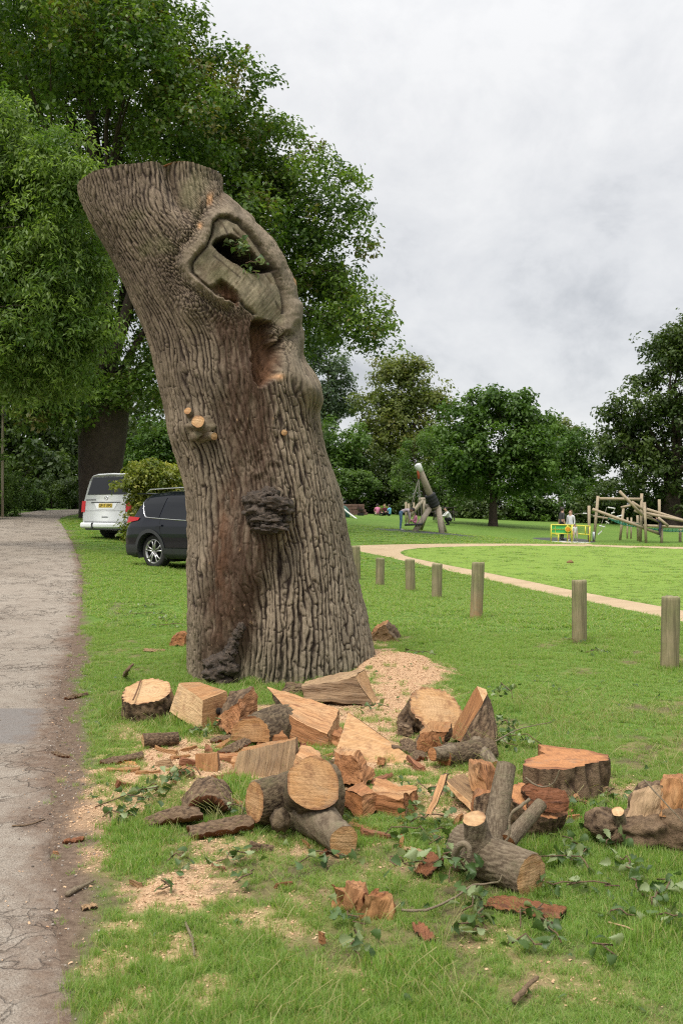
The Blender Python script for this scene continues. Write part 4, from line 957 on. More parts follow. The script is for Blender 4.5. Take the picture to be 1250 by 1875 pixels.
chunk(r, P(232, 1402, 6.28), (-.1, -.4, .9), .03, circle(.065, .05, seed=36), cut='orange_cut', seed=36, rows=6)
r = wood('wood_offcut', 'thin orange sliver beside the flat disc offcut', 'wood offcut', 225, 1416)
block(r, PX([(196, 1416, 6.1), (254, 1414, 6.1), (258, 1408, 6.2), (198, 1408, 6.22), (196, 1410, 6.1), (254, 1408, 6.1), (257, 1404, 6.2), (200, 1404, 6.22)]), {'rest': ('split', 'split_wood')}, 37, .006, .006, grain=(0, 1))
# --- right group
r = wood('log_round', 'round log end with a two toned cut face, leaning right of the sawdust heap', 'log', 780, 1345)
chunk(r, P(796, 1297, 7.2), (.26, -.72, .64), .30, circle(.198, .19, seed=41), bark='oak_bark', cut='fresh_cut', seed=41, amp=1.5)
r = wood('half_log', 'half log standing on end with bark on its right side, beside the two toned round', 'log', 868, 1358)
block(r, PX([(842, 1360, 6.66), (905, 1364, 6.7), (912, 1345, 7.0), (820, 1348, 6.98), (884, 1284, 6.86), (892, 1270, 6.98), (890, 1262, 7.1), (872, 1255, 7.06)]), {'left': ('split', 'split_wood'), 'front': ('bark', 'oak_bark'), 'right': ('bark', 'oak_bark'), 'back': ('split', 'split_wood'), 'bottom': ('bark', 'oak_bark'), 'rest': ('cut', 'fresh_cut')}, 42, .008, bark_amp=.7, grain=(0, 4))
r = wood('split_log', 'small split log with an orange hollow end, below the two toned round', 'split log', 790, 1378)
block(r, PX([(760, 1376, 6.55), (818, 1368, 6.6), (828, 1350, 6.8), (770, 1348, 6.9), (768, 1342, 6.6), (820, 1336, 6.6), (826, 1322, 6.8), (784, 1326, 6.9)]), {'left': ('bark', 'oak_bark'), 'front': ('split', 'split_red'), 'top': ('split', 'split_wood'), 'rest': ('bark', 'oak_bark')}, 43, .02, .016)
r = wood('branch_log', 'dark knotted branch log lying across with a grey side limb', 'log', 850, 1405)
chunk(r, P(812, 1386, 6.28), (-.86, -.48, .02), .36, circle(.085, .08, seed=44), a=(.48, -.86, 0), bark='oak_bark_mossy', cut='orange_cut', taper=1.15, seed=44, amp=1.2)
stub(r, P(870, 1362, 6.5), P(903, 1402, 6.18)-P(870, 1362, 6.5), .36, .055, .042, 'grey_bark', 'fresh_cut', 45)
stub(r, P(828, 1378, 6.3), P(784, 1382, 6.2)-P(828, 1378, 6.3), .16, .06, .045, 'grey_bark', 'orange_cut', 46)
r = wood('split_log', 'split block with a worm eaten grey face, left of the grey branch', 'split log', 845, 1482)
block(r, PX([(822, 1444, 5.45), (862, 1484, 5.25), (884, 1462, 5.4), (850, 1440, 5.7), (816, 1428, 5.5), (860, 1468, 5.3), (880, 1446, 5.45), (846, 1416, 5.75)]), {'top': ('split', 'split_pale'), 'front': ('cut', 'fresh_cut'), 'rest': ('split', 'split_red')}, 47, .010, .006, grain=(4, 5))
r = wood('split_wood', 'upright reddish splinter of bark and wood behind the grey branch', 'split log', 888, 1455)
block(r, PX([(872, 1450, 5.42), (898, 1462, 5.35), (916, 1440, 5.6), (884, 1436, 5.65), (862, 1394, 5.5), (876, 1392, 5.42), (900, 1404, 5.65), (878, 1386, 5.65)]), {'front': ('split', 'split_wood'), 'rest': ('split', 'split_red')}, 48, .02, .016, grain=(0, 4))
r = wood('split_wood', 'dark reddish lump low behind the grey branch, beside the worm eaten block', 'split log', 880, 1500)
block(r, PX([(862, 1500, 5.0), (915, 1500, 5.0), (920, 1480, 5.2), (870, 1475, 5.25), (868, 1468, 5.05), (912, 1452, 5.05), (915, 1440, 5.2), (880, 1445, 5.25)]), {'front': ('bark', 'oak_bark'), 'rest': ('split', 'split_red')}, 49, .018, .014)
r = wood('wood_splinter', 'long narrow splinter of wood propped in the leaves', 'wood offcut', 783, 1490)
block(r, PX([(779, 1490, 5.0), (790, 1492, 5.0), (792, 1486, 5.06), (782, 1484, 5.06), (806, 1420, 5.25), (818, 1418, 5.25), (821, 1416, 5.32), (810, 1416, 5.32)]), {'front': ('split', 'split_wood'), 'rest': ('bark', 'oak_bark')}, 50, .006, .004, grain=(0, 4), bark_amp=.3)
# thick slice
r = wood('log_slice', 'thick stump slice with rust orange sawn top, on open grass at the right', 'log', 1040, 1450)
zt = .20; pl = [(960, 1401, 'b'), (990, 1408, 'b'), (1030, 1410, 'b'), (1070, 1404, 'b'), (1098, 1396, 'b'), (1112, 1388, 'b'), (1108, 1382, 'b'), (1070, 1373, 'b'), (1030, 1367, 's'), (985, 1363, 's'), (988, 1374, 's'), (1000, 1380, 's'), (978, 1386, 'b'), (962, 1392, 'b')]
w_ = [Gz(q[0], q[1], zt) for q in pl]; cw = np.mean(w_, 0)
chunk(r, cw, (0, 0, 1), .24, [(p_[0]-cw[0], p_[1]-cw[1], q[2]) for p_, q in zip(w_, pl)], bark='oak_bark', cut='orange_cut', split='split_red', taper=1.03, seed=51, amp=1.3, ridge=.036, stretch=14)
# broken stump piece behind the grey branches
r = wood('broken_log', 'upright broken log with dark bark behind the leaning grey branches', 'log', 975, 1562)
chunk(r, P(982, 1466, 4.92), (.12, -.22, .96), .30, circle(.155, .13, seed=52, wob=.2), bark='oak_bark', cut='split_red' if False else 'orange_cut', taper=.82, seed=52, amp=1.5, e0=(-.25, .1))
slab('bark_sheet', 'curled sheet of bark, red inside, on top of the broken log', 'bark piece', P(962, 1452, 4.85), P(1036, 1456, 4.9), .18, .022, 1.4, 'inner_bark', 'oak_bark', 53, up=(0, -.55, .8))
r = wood('wood_offcut', 'small orange offcut just below the thick slice', 'wood offcut', 1045, 1466)
block(r, PX([(1030, 1468, 5.4), (1060, 1466, 5.4), (1062, 1456, 5.55), (1034, 1454, 5.55), (1031, 1460, 5.4), (1058, 1458, 5.4), (1055, 1448, 5.55), (1040, 1446, 5.55)]), {'rest': ('split', 'split_red')}, 54, .008, .008)
r = wood('wood_offcut', 'flat orange offcut right of the broken log', 'wood offcut', 1036, 1496)
block(r, PX([(1018, 1496, 5.15), (1048, 1494, 5.15), (1050, 1488, 5.25), (1022, 1486, 5.25), (1019, 1488, 5.15), (1047, 1486, 5.15), (1049, 1482, 5.25), (1024, 1480, 5.25)]), {'rest': ('split', 'split_wood')}, 55, .006, .006)
r = wood('bare_branch', 'thick pale grey branch leaning upright out of the forked piece', 'branch', 905, 1540)
chunk(r, P(926, 1402, 4.62), P(926, 1402, 4.62)-P(900, 1545, 4.40), .42, circle(.043, .043, seed=56, wob=.03), bark='grey_bark', cut='fresh_cut', taper=1.35, seed=56, amp=.35)
r = wood('bare_branch', 'thinner grey branch slanting right beside the thick one', 'branch', 940, 1545)
chunk(r, P(990, 1472, 4.52), P(990, 1472, 4.52)-P(935, 1535, 4.38), .26, circle(.029, .029, seed=57, wob=.03), bark='grey_bark', cut='orange_cut', taper=1.2, seed=57, amp=.35)
r = wood('cut_log', 'smooth barked log with a round end and an upright stub, front right', 'log', 915, 1645)
chunk(r, P(972, 1605, 4.14), (.62, -.78, -.05), .42, circle(.086, .092, seed=58), a=(.78, .62, 0), bark='grey_bark', cut='fresh_cut', taper=1.02, seed=58, amp=.8, ridge=.02)
stub(r, P(880, 1566, 4.36), P(866, 1490, 4.28)-P(880, 1566, 4.36), .20, .10, .05, 'grey_bark', 'pale_cut', 59)
mb = MB(); q = np.array([P(836, 1590, 4.28), P(834, 1560, 4.22), P(846, 1545, 4.18), P(858, 1552, 4.16), P(858, 1572, 4.16)]); q = smooth_pairs(q, q, 6)[0]; mb.tube(q, np.linspace(.018, .010, len(q)), 10); mb.build('torn_bark', MAT['grey_bark'], r, True, {'h': np.full(len(mb.V), .9)})
# mossy burr at the right edge
r = wood('gnarled_log', 'gnarled bumpy log with a torn splintered top, at the right edge', 'log', 1180, 1558)
mb = MB(); mb.ball(P(1185, 1522, 4.78), (.20, .15, .105), 34, 61, .42, 0, 2.2); mb.ball(P(1262, 1520, 4.74), (.16, .14, .13), 24, 62, .4, 0, 2.2); mb.ball(P(1112, 1508, 4.8), (.09, .09, .075), 22, 63, .4, 0, 2.4)
Vb = np.array(mb.V); hb = fbm(Vb*30, 3, 64)*.5+.25+np.abs(fbm(Vb*11, 3, 66))*2; dv = (fbm(Vb*26, 4, 65)*.016-np.abs(fbm(Vb*11, 3, 66))*.05)[:, None]*np.array([.6, -1, .6]); mb.V = [tuple(v) for v in Vb+dv]
mb.build('bark', MAT['oak_bark'], r, True, {'h': np.clip(hb+.15, 0, 1)})
block(r, PX([(1150, 1500, 4.75), (1250, 1500, 4.7), (1260, 1490, 4.9), (1160, 1490, 4.95), (1164, 1452, 4.8), (1205, 1446, 4.75), (1210, 1440, 4.9), (1172, 1440, 4.95)]), {'front': ('split', 'split_pale'), 'rest': ('bark', 'oak_bark')}, 66, .02, .02, grain=(0, 4), bark_amp=.4)
block(r, PX([(1205, 1500, 4.74), (1270, 1505, 4.7), (1275, 1490, 4.9), (1210, 1490, 4.95), (1212, 1430, 4.78), (1245, 1424, 4.74), (1250, 1420, 4.9), (1220, 1420, 4.95)]), {'front': ('split', 'split_wood'), 'rest': ('split', 'split_red')}, 67, .02, .016, grain=(0, 4))
stub(r, P(1136, 1518, 4.76), P(1130, 1484, 4.70)-P(1136, 1518, 4.76), .12, .045, .029, 'grey_bark', 'pale_cut', 68)
# red crumbly chunks, front
for i, (cx_, cy_, w1, h1_, lab) in enumerate([(622, 1658, 24, 36, 'leaning slab of crumbling red heartwood, leftmost of three chunks in the front grass'), (654, 1655, 26, 40, 'tallest middle lump of three chunks of red crumbly heartwood in the front grass'), (692, 1672, 34, 34, 'broad orange red lump, rightmost of three crumbly chunks in the front grass')]):
    Yc = [4.0, 3.98, 3.90][i]; r = wood('heartwood_chunk', lab, 'wood chunk', cx_, cy_+h1_)
    block(r, PX([(cx_-w1, cy_+h1_, Yc), (cx_+w1, cy_+h1_+2, Yc-.03), (cx_+w1, cy_+h1_-10, Yc+.12), (cx_-w1, cy_+h1_-10, Yc+.14), (cx_-w1*.7, cy_-h1_*.8, Yc+.02), (cx_+w1*.8, cy_-h1_*.5, Yc), (cx_+w1*.5, cy_-h1_*.9, Yc+.12), (cx_-w1*.4, cy_-h1_, Yc+.14)]), {'rest': ('split', 'split_red'), 'front': ('split', 'split_wood' if i == 2 else 'split_red')}, 70+i, .022, .022, grain=(0, 4))
slab('bark_sheet', 'flat reddish sheet of bark under the smooth barked log', 'bark piece', Gz(895, 1644, .03), Gz(1030, 1668, .035), .13, .018, .5, 'inner_bark', 'oak_bark', 74)
slab('bark_sheet', 'tilted red brown scrap of bark left of the smooth barked log', 'bark piece', Gz(772, 1598, .03), Gz(798, 1562, .07), .09, .016, .4, 'inner_bark', 'oak_bark', 75)
slab('bark_sheet', 'narrow pale scrap of wood near the tilted bark scrap', 'bark piece', Gz(738, 1552, .02), Gz(776, 1560, .025), .03, .01, .3, 'split_pale', 'split_pale', 76)
slab('bark_sheet', 'small brown scrap of wood in the front grass below the curved twig', 'bark piece', Gz(762, 1690, .02), Gz(788, 1720, .025), .05, .01, .4, 'inner_bark', 'oak_bark', 77)
# behind the stump and on the verge
r = wood('split_log', 'broken brown wood chunk lying left of the stump in the grass', 'split log', 325, 1186)
block(r, PX([(308, 1186, 11.7), (336, 1184, 11.6), (344, 1176, 11.9), (316, 1176, 12), (312, 1166, 11.7), (334, 1162, 11.65), (338, 1158, 11.9), (318, 1158, 12)]), {'front': ('split', 'split_red'), 'rest': ('split', 'split_red')}, 81, .03, .02)
slab('bark_sheet', 'curved pale bark flake left of the stump', 'bark piece', Gz(264, 1188, .05), Gz(302, 1190, .03), .16, .02, .9, 'split_pale', 'inner_bark', 82)
r = wood('split_log', 'weathered split log end lying behind the stump on the right', 'split log', 705, 1174)
block(r, PX([(677, 1174, 12.2), (735, 1176, 12.1), (735, 1166, 12.6), (680, 1164, 12.7), (678, 1160, 12.25), (706, 1142, 12.2), (710, 1138, 12.6), (690, 1142, 12.7)]), {'front': ('split', 'split_pale'), 'left': ('split', 'split_wood'), 'top': ('split', 'split_wood'), 'rest': ('bark', 'oak_bark')}, 83, .03, .02)
slab('bark_sheet', 'dark strip of bark lying at the edge of the lane', 'bark piece', Gz(121, 1277, .02), Gz(160, 1268, .03), .07, .015, 1.0, 'oak_bark', 'inner_bark', 84)
slab('bark_sheet', 'thin orange splinter on the lane beside the front verge', 'bark piece', Gz(117, 1541, .012), Gz(155, 1533, .016), .035, .01, .6, 'inner_bark', 'inner_bark', 85)
r = wood('wood_chip', 'small orange wood chip on the lane near the orange splinter', 'wood chip', 103, 1563)
block(r, PX([(97, 1565, 4.65), (110, 1565, 4.65), (110, 1560, 4.7), (98, 1560, 4.7), (98, 1559, 4.65), (108, 1558, 4.65), (109, 1556, 4.7), (99, 1556, 4.7)]), {'rest': ('split', 'split_red')}, 86, .004, .004, ns=6)
twig('stick', 'straight peeled stick lying on the verge by the lane', [Gz(123, 1638, .012), Gz(148, 1624, .014), Gz(171, 1613, .012)], .012, 'grey_bark', 'stick')
slab('bark_sheet', 'small flat wood scrap beside the straight stick', 'bark piece', Gz(150, 1662, .012), Gz(178, 1656, .014), .03, .008, .3, 'split_pale', 'oak_bark', 87)
slab('bark_sheet', 'small dark bark scrap on the verge near the mended asphalt', 'bark piece', Gz(100, 1377, .014), Gz(126, 1384, .014), .05, .012, .8, 'oak_bark', 'inner_bark', 88)
twig('twig', 'torn curled twig standing in the grass above the cracked log round', [Gz(228, 1238, .0), P(234, 1228, 9.2), P(243, 1216, 9.25)], .022, 'oak_bark', n=7)
twig('twig', 'long curved bare twig running left from the smooth barked log', [Gz(735, 1667, .03), Gz(780, 1666, .04), Gz(830, 1645, .05), P(862, 1622, 4.05), P(890, 1618, 4.02), P(912, 1614, 3.98), P(918, 1602, 3.98)], .0055, 'grey_bark')
twig('twig', 'thin straight twig leaning across the gnarled log', [P(1178, 1428, 4.65), P(1215, 1468, 4.55), P(1256, 1512, 4.5)], .0045, 'grey_bark')
twig('twig', 'forked grey twig lying over the broken log', [P(962, 1424, 4.75), P(985, 1440, 4.7), P(1010, 1436, 4.66), P(1024, 1410, 4.64)], .005, 'grey_bark')
twig('twig', 'pale bent twig hooked over the thinner grey branch', [P(968, 1464, 4.40), P(950, 1478, 4.33), P(934, 1492, 4.31), P(930, 1530, 4.3), P(918, 1545, 4.3)], .008, 'grey_bark')
twig('twig', 'short dark broken stick in the front grass', [Gz(940, 1835, .02), Gz(962, 1808, .03), Gz(985, 1790, .03)], .011, 'oak_bark')
twig('twig', 'thin straw coloured twig in the right hand grass', [Gz(1112, 1688, .02), Gz(1140, 1696, .03), Gz(1168, 1706, .02)], .004, 'split_pale')
twig('twig', 'thin twig lying on the lane', [Gz(22, 1512, .012), Gz(52, 1510, .014), Gz(82, 1500, .012)], .005, 'oak_bark')
twig('twig', 'fine bare twig arching out of the leaves beyond the half log', [P(905, 1358, 6.5), P(950, 1335, 6.6), P(1010, 1322, 6.7)], .0045, 'grey_bark')
twig('twig', 'grey twig lying in the sawdust patch', [Gz(340, 1690, .02), Gz(352, 1720, .02), Gz(356, 1750, .02)], .006, 'grey_bark')
# splinters, bark shards and small offcuts strewn through the pile
SH = [(470, 1372, 'split_red', 26, .3), (415, 1360, 'split_wood', 30, 1.2), (440, 1352, 'oak_bark', 34, 2.2), (590, 1385, 'split_red', 22, .7), (600, 1395, 'oak_bark', 30, 2.8), (545, 1440, 'split_red', 20, .2), (700, 1425, 'inner_bark', 28, 1.0), (760, 1400, 'inner_bark', 26, 2.0), (750, 1380, 'oak_bark', 30, .1), (330, 1385, 'split_wood', 18, .9), (305, 1375, 'split_wood', 22, 2.6), (350, 1400, 'inner_bark', 16, .3), (380, 1370, 'inner_bark', 20, 1.8), (345, 1372, 'split_wood', 14, .5), (300, 1400, 'split_pale', 14, 2.9), (270, 1415, 'split_wood', 18, .2), (430, 1470, 'split_red', 20, 2.3),
      (690, 1530, 'inner_bark', 24, .2), (735, 1540, 'split_red', 20, 1.5), (600, 1560, 'inner_bark', 16, .8), (480, 1555, 'oak_bark', 18, .1), (400, 1590, 'inner_bark', 16, 2.5), (840, 1500, 'split_wood', 16, 1.1), (920, 1470, 'split_red', 22, .6), (1070, 1470, 'inner_bark', 20, 2.9), (960, 1440, 'split_wood', 16, .5), (700, 1395, 'split_red', 24, 1.4), (410, 1420, 'inner_bark', 20, .4), (320, 1430, 'split_wood', 12, 1.9), (230, 1440, 'inner_bark', 14, .6), (560, 1545, 'split_wood', 12, 2.2), (705, 1760, 'inner_bark', 14, .9), (590, 1720, 'split_red', 10, 2.0), (520, 1620, 'inner_bark', 14, .3), (1045, 1500, 'split_red', 16, .2), (1110, 1450, 'split_pale', 14, 1.0), (780, 1590, 'split_red', 12, 1.7), (250, 1620, 'split_pale', 12, 2.7), (880, 1520, 'inner_bark', 18, .9)]
SHN = {'split_red': 'reddish', 'split_wood': 'pale orange', 'oak_bark': 'bark covered', 'inner_bark': 'brown', 'split_pale': 'straw coloured'}
for k, (px, py, mt, ln, a_) in enumerate(SH):
    g = Gz(px, py, .015); s = g[1]/FPX; ln = ln*1.25; d = np.array([math.cos(a_), math.sin(a_), .22*math.sin(k*2.1)]); q = np.cross(d, (0, 0, 1)); q = unit(q); L = ln*s; w_ = L*(.16+.12*((k*7) % 5)/4); up = np.array([0, 0, .014+.009*(k % 3)])
    r = thing('wood_shard', where_label(SHN[mt]+' wood shard', px, py), 'wood shard', g, 'shards of split wood strewn through the pile')
    block(r, [g-d*L-q*w_-up*.4, g+d*L-q*w_*.4-up*.4, g+d*L+q*w_*.5-up*.4, g-d*L+q*w_-up*.4, g-d*L*.9-q*w_*.7+up, g+d*L*.95-q*w_*.2+up*.7, g+d*L*.9+q*w_*.3+up*.5, g-d*L*.8+q*w_*.8+up*.9], {'rest': ('split' if mt != 'oak_bark' else 'bark', mt)}, 300+k, .006, .008, grain=(0, 1), ns=7)

# further pieces that close the heap
slab('bark_strip', 'curved piece of bark under the broad orange face', 'bark piece', P(545, 1378, 6.45), P(606, 1400, 6.3), .15, .02, 1.2, 'oak_bark', 'inner_bark', 131, up=(0, -.5, .85))
slab('bark_strip', 'rough bark piece between the ragged red split and the streaky block', 'bark piece', Gz(405, 1375, .04), Gz(450, 1352, .08), .12, .02, 1.1, 'oak_bark', 'inner_bark', 132)
slab('bark_strip', 'dark bark strip lying in front of the pale squared block', 'bark piece', Gz(385, 1352, .03), Gz(425, 1345, .05), .10, .02, 1.0, 'oak_bark', 'inner_bark', 133)
slab('bark_strip', 'bark strip leaning on the right end of the streaky block', 'bark piece', P(548, 1412, 6.0), P(560, 1362, 6.25), .08, .02, .8, 'inner_bark', 'oak_bark', 134, up=(.3, -.9, .2))
slab('bark_strip', 'bark piece behind the fan shaped slab', 'bark piece', Gz(742, 1352, .04), Gz(772, 1385, .03), .12, .025, 1.2, 'oak_bark', 'inner_bark', 135)
for k, (px, py, ww, hh_, mt, lab) in enumerate([(500, 1352, 30, 22, 'split_red', 'reddish chunk below the half round log end'), (556, 1392, 24, 20, 'split_wood', 'pale orange chunk right of the streaky block top'), (612, 1352, 22, 16, 'split_red', 'reddish chunk at the right end of the broad orange face'), (446, 1398, 24, 14, 'split_wood', 'orange splinter block left of the streaky block'), (540, 1262, 26, 12, 'oak_bark', 'bark covered lump at the foot of the stump'), (745, 1335, 18, 14, 'oak_bark', 'bark lump left of the two toned round'), (930, 1490, 30, 20, 'split_red', 'reddish chunk behind the thinner grey branch'), (340, 1415, 20, 12, 'split_dark', 'dark flat chunk left of the small orange block'), (470, 1445, 22, 14, 'split_dark', 'dark chunk behind the left end of the forked log')]):
    Yk = (CAMZ-.0)*FPX/(py+hh_-CPY); s = Yk/FPX; r = wood('wood_chunk', lab, 'wood chunk', px, py+hh_)
    j_ = lambda n_: 1+.25*math.sin(n_*7.3+k*3.1)
    block(r, PX([(px-ww*j_(1), py+hh_, Yk), (px+ww*j_(2), py+hh_*1.05, Yk-.03), (px+ww*.8*j_(3), py+hh_*.5, Yk+.2), (px-ww*.8, py+hh_*.5, Yk+.22), (px-ww*.8*j_(4), py-hh_*.5*j_(5), Yk+.02), (px+ww*.7*j_(6), py-hh_*.2*j_(7), Yk), (px+ww*.5, py-hh_*.9*j_(8), Yk+.2), (px-ww*.6, py-hh_*j_(9), Yk+.22)]), {'rest': ('split' if 'split' in mt else 'bark', mt), 'top': ('split', 'split_wood' if k % 2 else mt) if 'split' in mt else ('bark', mt)}, 400+k, .014, .014, grain=(0, 1), ns=10, bark_amp=.5)
# ------------------------------------------------------------------ trees and bushes
leaf_mat('oak_leaves', (0.044, 0.092, 0.013), (0.16, 0.245, 0.040), .38, None, .45, (0.14, 0.125, 0.035))
leaf_mat('ash_leaves', (0.078, 0.145, 0.024), (0.215, 0.305, 0.068), .42, None, .4, (0.27, 0.36, 0.10))
leaf_mat('dark_leaves', (0.036, 0.066, 0.014), (0.098, 0.142, 0.032), .32, None, .4)
leaf_mat('green_leaves', (0.046, 0.098, 0.017), (0.122, 0.21, 0.038), .36, None, .35)
leaf_mat('hazy_leaves', (0.095, 0.13, 0.034), (0.21, 0.235, 0.068), .4, None, .3, (0.16, 0.145, 0.045))
leaf_mat('pale_leaves', (0.075, 0.135, 0.034), (0.155, 0.235, 0.065), .42, None, .3)
leaf_mat('silver_leaves', (0.075, 0.115, 0.07), (0.15, 0.205, 0.13), .4, None, .3)
leaf_mat('laurel_leaves', (0.10, 0.14, 0.016), (0.33, 0.35, 0.055), .38, None, .6, (0.52, 0.47, 0.12))
def rnd_unit(n, r):
    v = r.normal(size=(n, 3)); return v/np.linalg.norm(v, axis=1)[:, None]
def leaf_quads(C, N, L, Wd, T, tint, r, fold=0.25):
    """one folded leaf-shaped quad per centre: N normals, T long axis"""
    S = np.cross(N, T); S /= np.linalg.norm(S, axis=1)[:, None]+1e-9
    L = L[:, None]; Wd = Wd[:, None]
    V = np.stack([C-T*L*.5, C+S*Wd*.5+T*L*.08+N*Wd*fold, C+T*L*.5-N*L*.12, C-S*Wd*.5+T*L*.08+N*Wd*fold], 1).reshape(-1, 3)
    F = np.arange(len(C)*4).reshape(-1, 4); return V, F, np.repeat(tint, 4)
def crown(root, lobes, n_leaf, leaf, mat, seed, clump=0.9, flat=.75, fill=.55, droop=0.0, aspect=.55, name='crown', core=None, cut=None, per=None, up=.35):
    """lobes: (centre, radius xyz); leaves sit in clumps on the lobes, thick at the outside, with gaps between"""
    r = np.random.default_rng(seed); area = np.array([(l[1][0]*l[1][1]*l[1][2])**(2/3) for l in lobes]); area = area/area.sum()
    per = per or 110; nc = max(6, int(n_leaf/per)); CC = []; CR = []; tips = []
    for (c, rad), a in zip(lobes, area):
        k = max(2, int(round(nc*a))); u = rnd_unit(k, r); d = r.uniform(0, 1, k)**(1/2.6)*(1-fill)+fill; d = np.minimum(d, 1.0)
        d *= r.uniform(.82, 1.06, k); p = np.asarray(c)+u*np.asarray(rad)*d[:, None]
        CC.append(p); CR.append(clump*r.uniform(.6, 1.35, k))
    CC = np.concatenate(CC); CR = np.concatenate(CR)
    if cut is not None:
        m = cut(CC); CC = CC[m]; CR = CR[m]
    nper = np.maximum(10, (per*(CR/clump)**2*r.uniform(.7, 1.2, len(CR)))).astype(int)
    idx = np.repeat(np.arange(len(CC)), nper); n = len(idx)
    u = rnd_unit(n, r); rad = r.uniform(0, 1, n)**.5
    ks_ = 9; su = rnd_unit(len(CC)*ks_, r)*(r.uniform(.45, 1.0, len(CC)*ks_))[:, None]; su[:, 2] = su[:, 2]*.9+.05; sub_i = idx*ks_+r.integers(0, ks_, n)
    off = su[sub_i]*CR[idx][:, None]*.85+u*(rad**.8*CR[idx]*.40)[:, None]; off[:, 2] *= flat
    off += .28*CR[idx][:, None]*np.stack([fbm(u*2.2+CC[idx]*.9+k*5, 2, seed+k) for k in range(3)], -1)
    if droop: off[:, 2] -= droop*(np.hypot(off[:, 0], off[:, 1])**1.3)
    C = CC[idx]+off
    N = su[sub_i]*.5+u*.45+np.array([0, 0, up+.35])+r.normal(size=(n, 3))*.45; N /= np.linalg.norm(N, axis=1)[:, None]
    T = rnd_unit(n, r)*.8+u*.7+np.array([0, 0, -.25-droop]); T -= N*(T*N).sum(1)[:, None]; T /= np.linalg.norm(T, axis=1)[:, None]+1e-9
    L = leaf*r.uniform(.65, 1.3, n); stint = r.normal(size=len(CC)*ks_); tint = np.clip(.40+.10*stint[sub_i]+.20*r.normal(size=n)*.7+.27*r.normal(size=len(CC))[idx], 0, 1)
    V, F, tt = leaf_quads(C, N, L, L*aspect, T, tint, r)
    o = mesh_obj(name, V, F, MAT[mat], root, {'tint': tt}, smooth=False); return CC, CR
def limbs(root, base, fork, targets, r0, seed, mat='dark_bark', name='trunk', flare=1.35, swell=-.28, nlimb=12, sub=60):
    """one tapering trunk, limbs to the lobes and branches on to single clumps"""
    r = np.random.default_rng(seed); mb = MB(); base = np.asarray(base, float); fork = np.asarray(fork, float)
    t = np.linspace(0, 1, 9); line = base+(fork-base)*t[:, None]; line += .06*r0*np.stack([fbm(np.stack([t*3+seed, t*0, t*0+k], -1), 2, k) for k in range(3)], -1)*4*(t*(1-t))[:, None]
    mb.tube(line, r0*(1+(flare-1)*np.exp(-t*7))*(1+swell*t), 16, False)
    T = np.asarray(targets); k = min(nlimb, len(T)); pick = r.choice(len(T), k, replace=False); ends = []
    for p in T[pick]:
        s = fork-(fork-base)*r.uniform(0, .12); d = p-s; L = np.linalg.norm(d); tt = np.linspace(0, 1, 9)[:, None]
        mid = np.array([0, 0, .16*L])*4*tt*(1-tt)*r.uniform(.2, 1); wig = .05*L*np.stack([fbm(np.hstack([tt*3+seed, tt*0+k2, tt*0+p[0]]), 2, k2) for k2 in range(3)], -1)*4*(tt*(1-tt))
        q = s+d*tt*np.array([1, 1, 1])+mid+wig; rr = r0*r.uniform(.22, .42)*(1-tt[:, 0]*.88); mb.tube(q, rr, 8, False); ends.append((q, rr))
    for p in T[r.choice(len(T), min(sub, len(T)), replace=False)]:
        best = min(ends, key=lambda e: np.linalg.norm(e[0][3:]-p, axis=1).min()); j = 3+int(np.argmin(np.linalg.norm(best[0][3:]-p, axis=1))); j = max(2, j-2)
        s = best[0][j]; tt = np.linspace(0, 1, 6)[:, None]; L = np.linalg.norm(p-s)
        q = s+(p-s)*tt+np.array([0, 0, .1*L])*4*tt*(1-tt); mb.tube(q, np.minimum(best[1][j]*.6, .02*L+.01)*(1-.8*tt[:, 0]), 6, False)
    o = mb.build(name, MAT[mat], root, True, {'h': np.clip(.5+.5*fbm(np.array(mb.V)*np.array([6, 6, 1.2]), 3, seed), 0, 1)}); return o
def lob(px, py, rp, Y, dy=0.0, ry=None, depth=None):
    """a crown lobe seen at a pixel with a pixel radius, at distance Y"""
    s = (Y+dy)/FPX; return (P(px, py, Y+dy), (rp*s, (depth or rp*.9)*s, (ry or rp)*s))
def tree(name, label, cat, base, lobes, n_leaf, leaf, mat, seed, r0, fork_h, group=None, **kw):
    tr = {k: kw.pop(k) for k in ('nlimb', 'sub', 'flare', 'swell') if k in kw}; bark = kw.pop('bark', 'dark_bark')
    base = np.asarray(base, float); root = thing(name, label, cat, base, group)
    CC, CR = crown(root, lobes, n_leaf, leaf, mat, seed, **kw)
    top = np.mean([l[0] for l in lobes], axis=0); fork = base+np.array([(top[0]-base[0])*.12, (top[1]-base[1])*.12, fork_h])
    limbs(root, base-[0, 0, .2], fork, CC, r0, seed, bark, **tr); return root
GT = 'trees round the park'
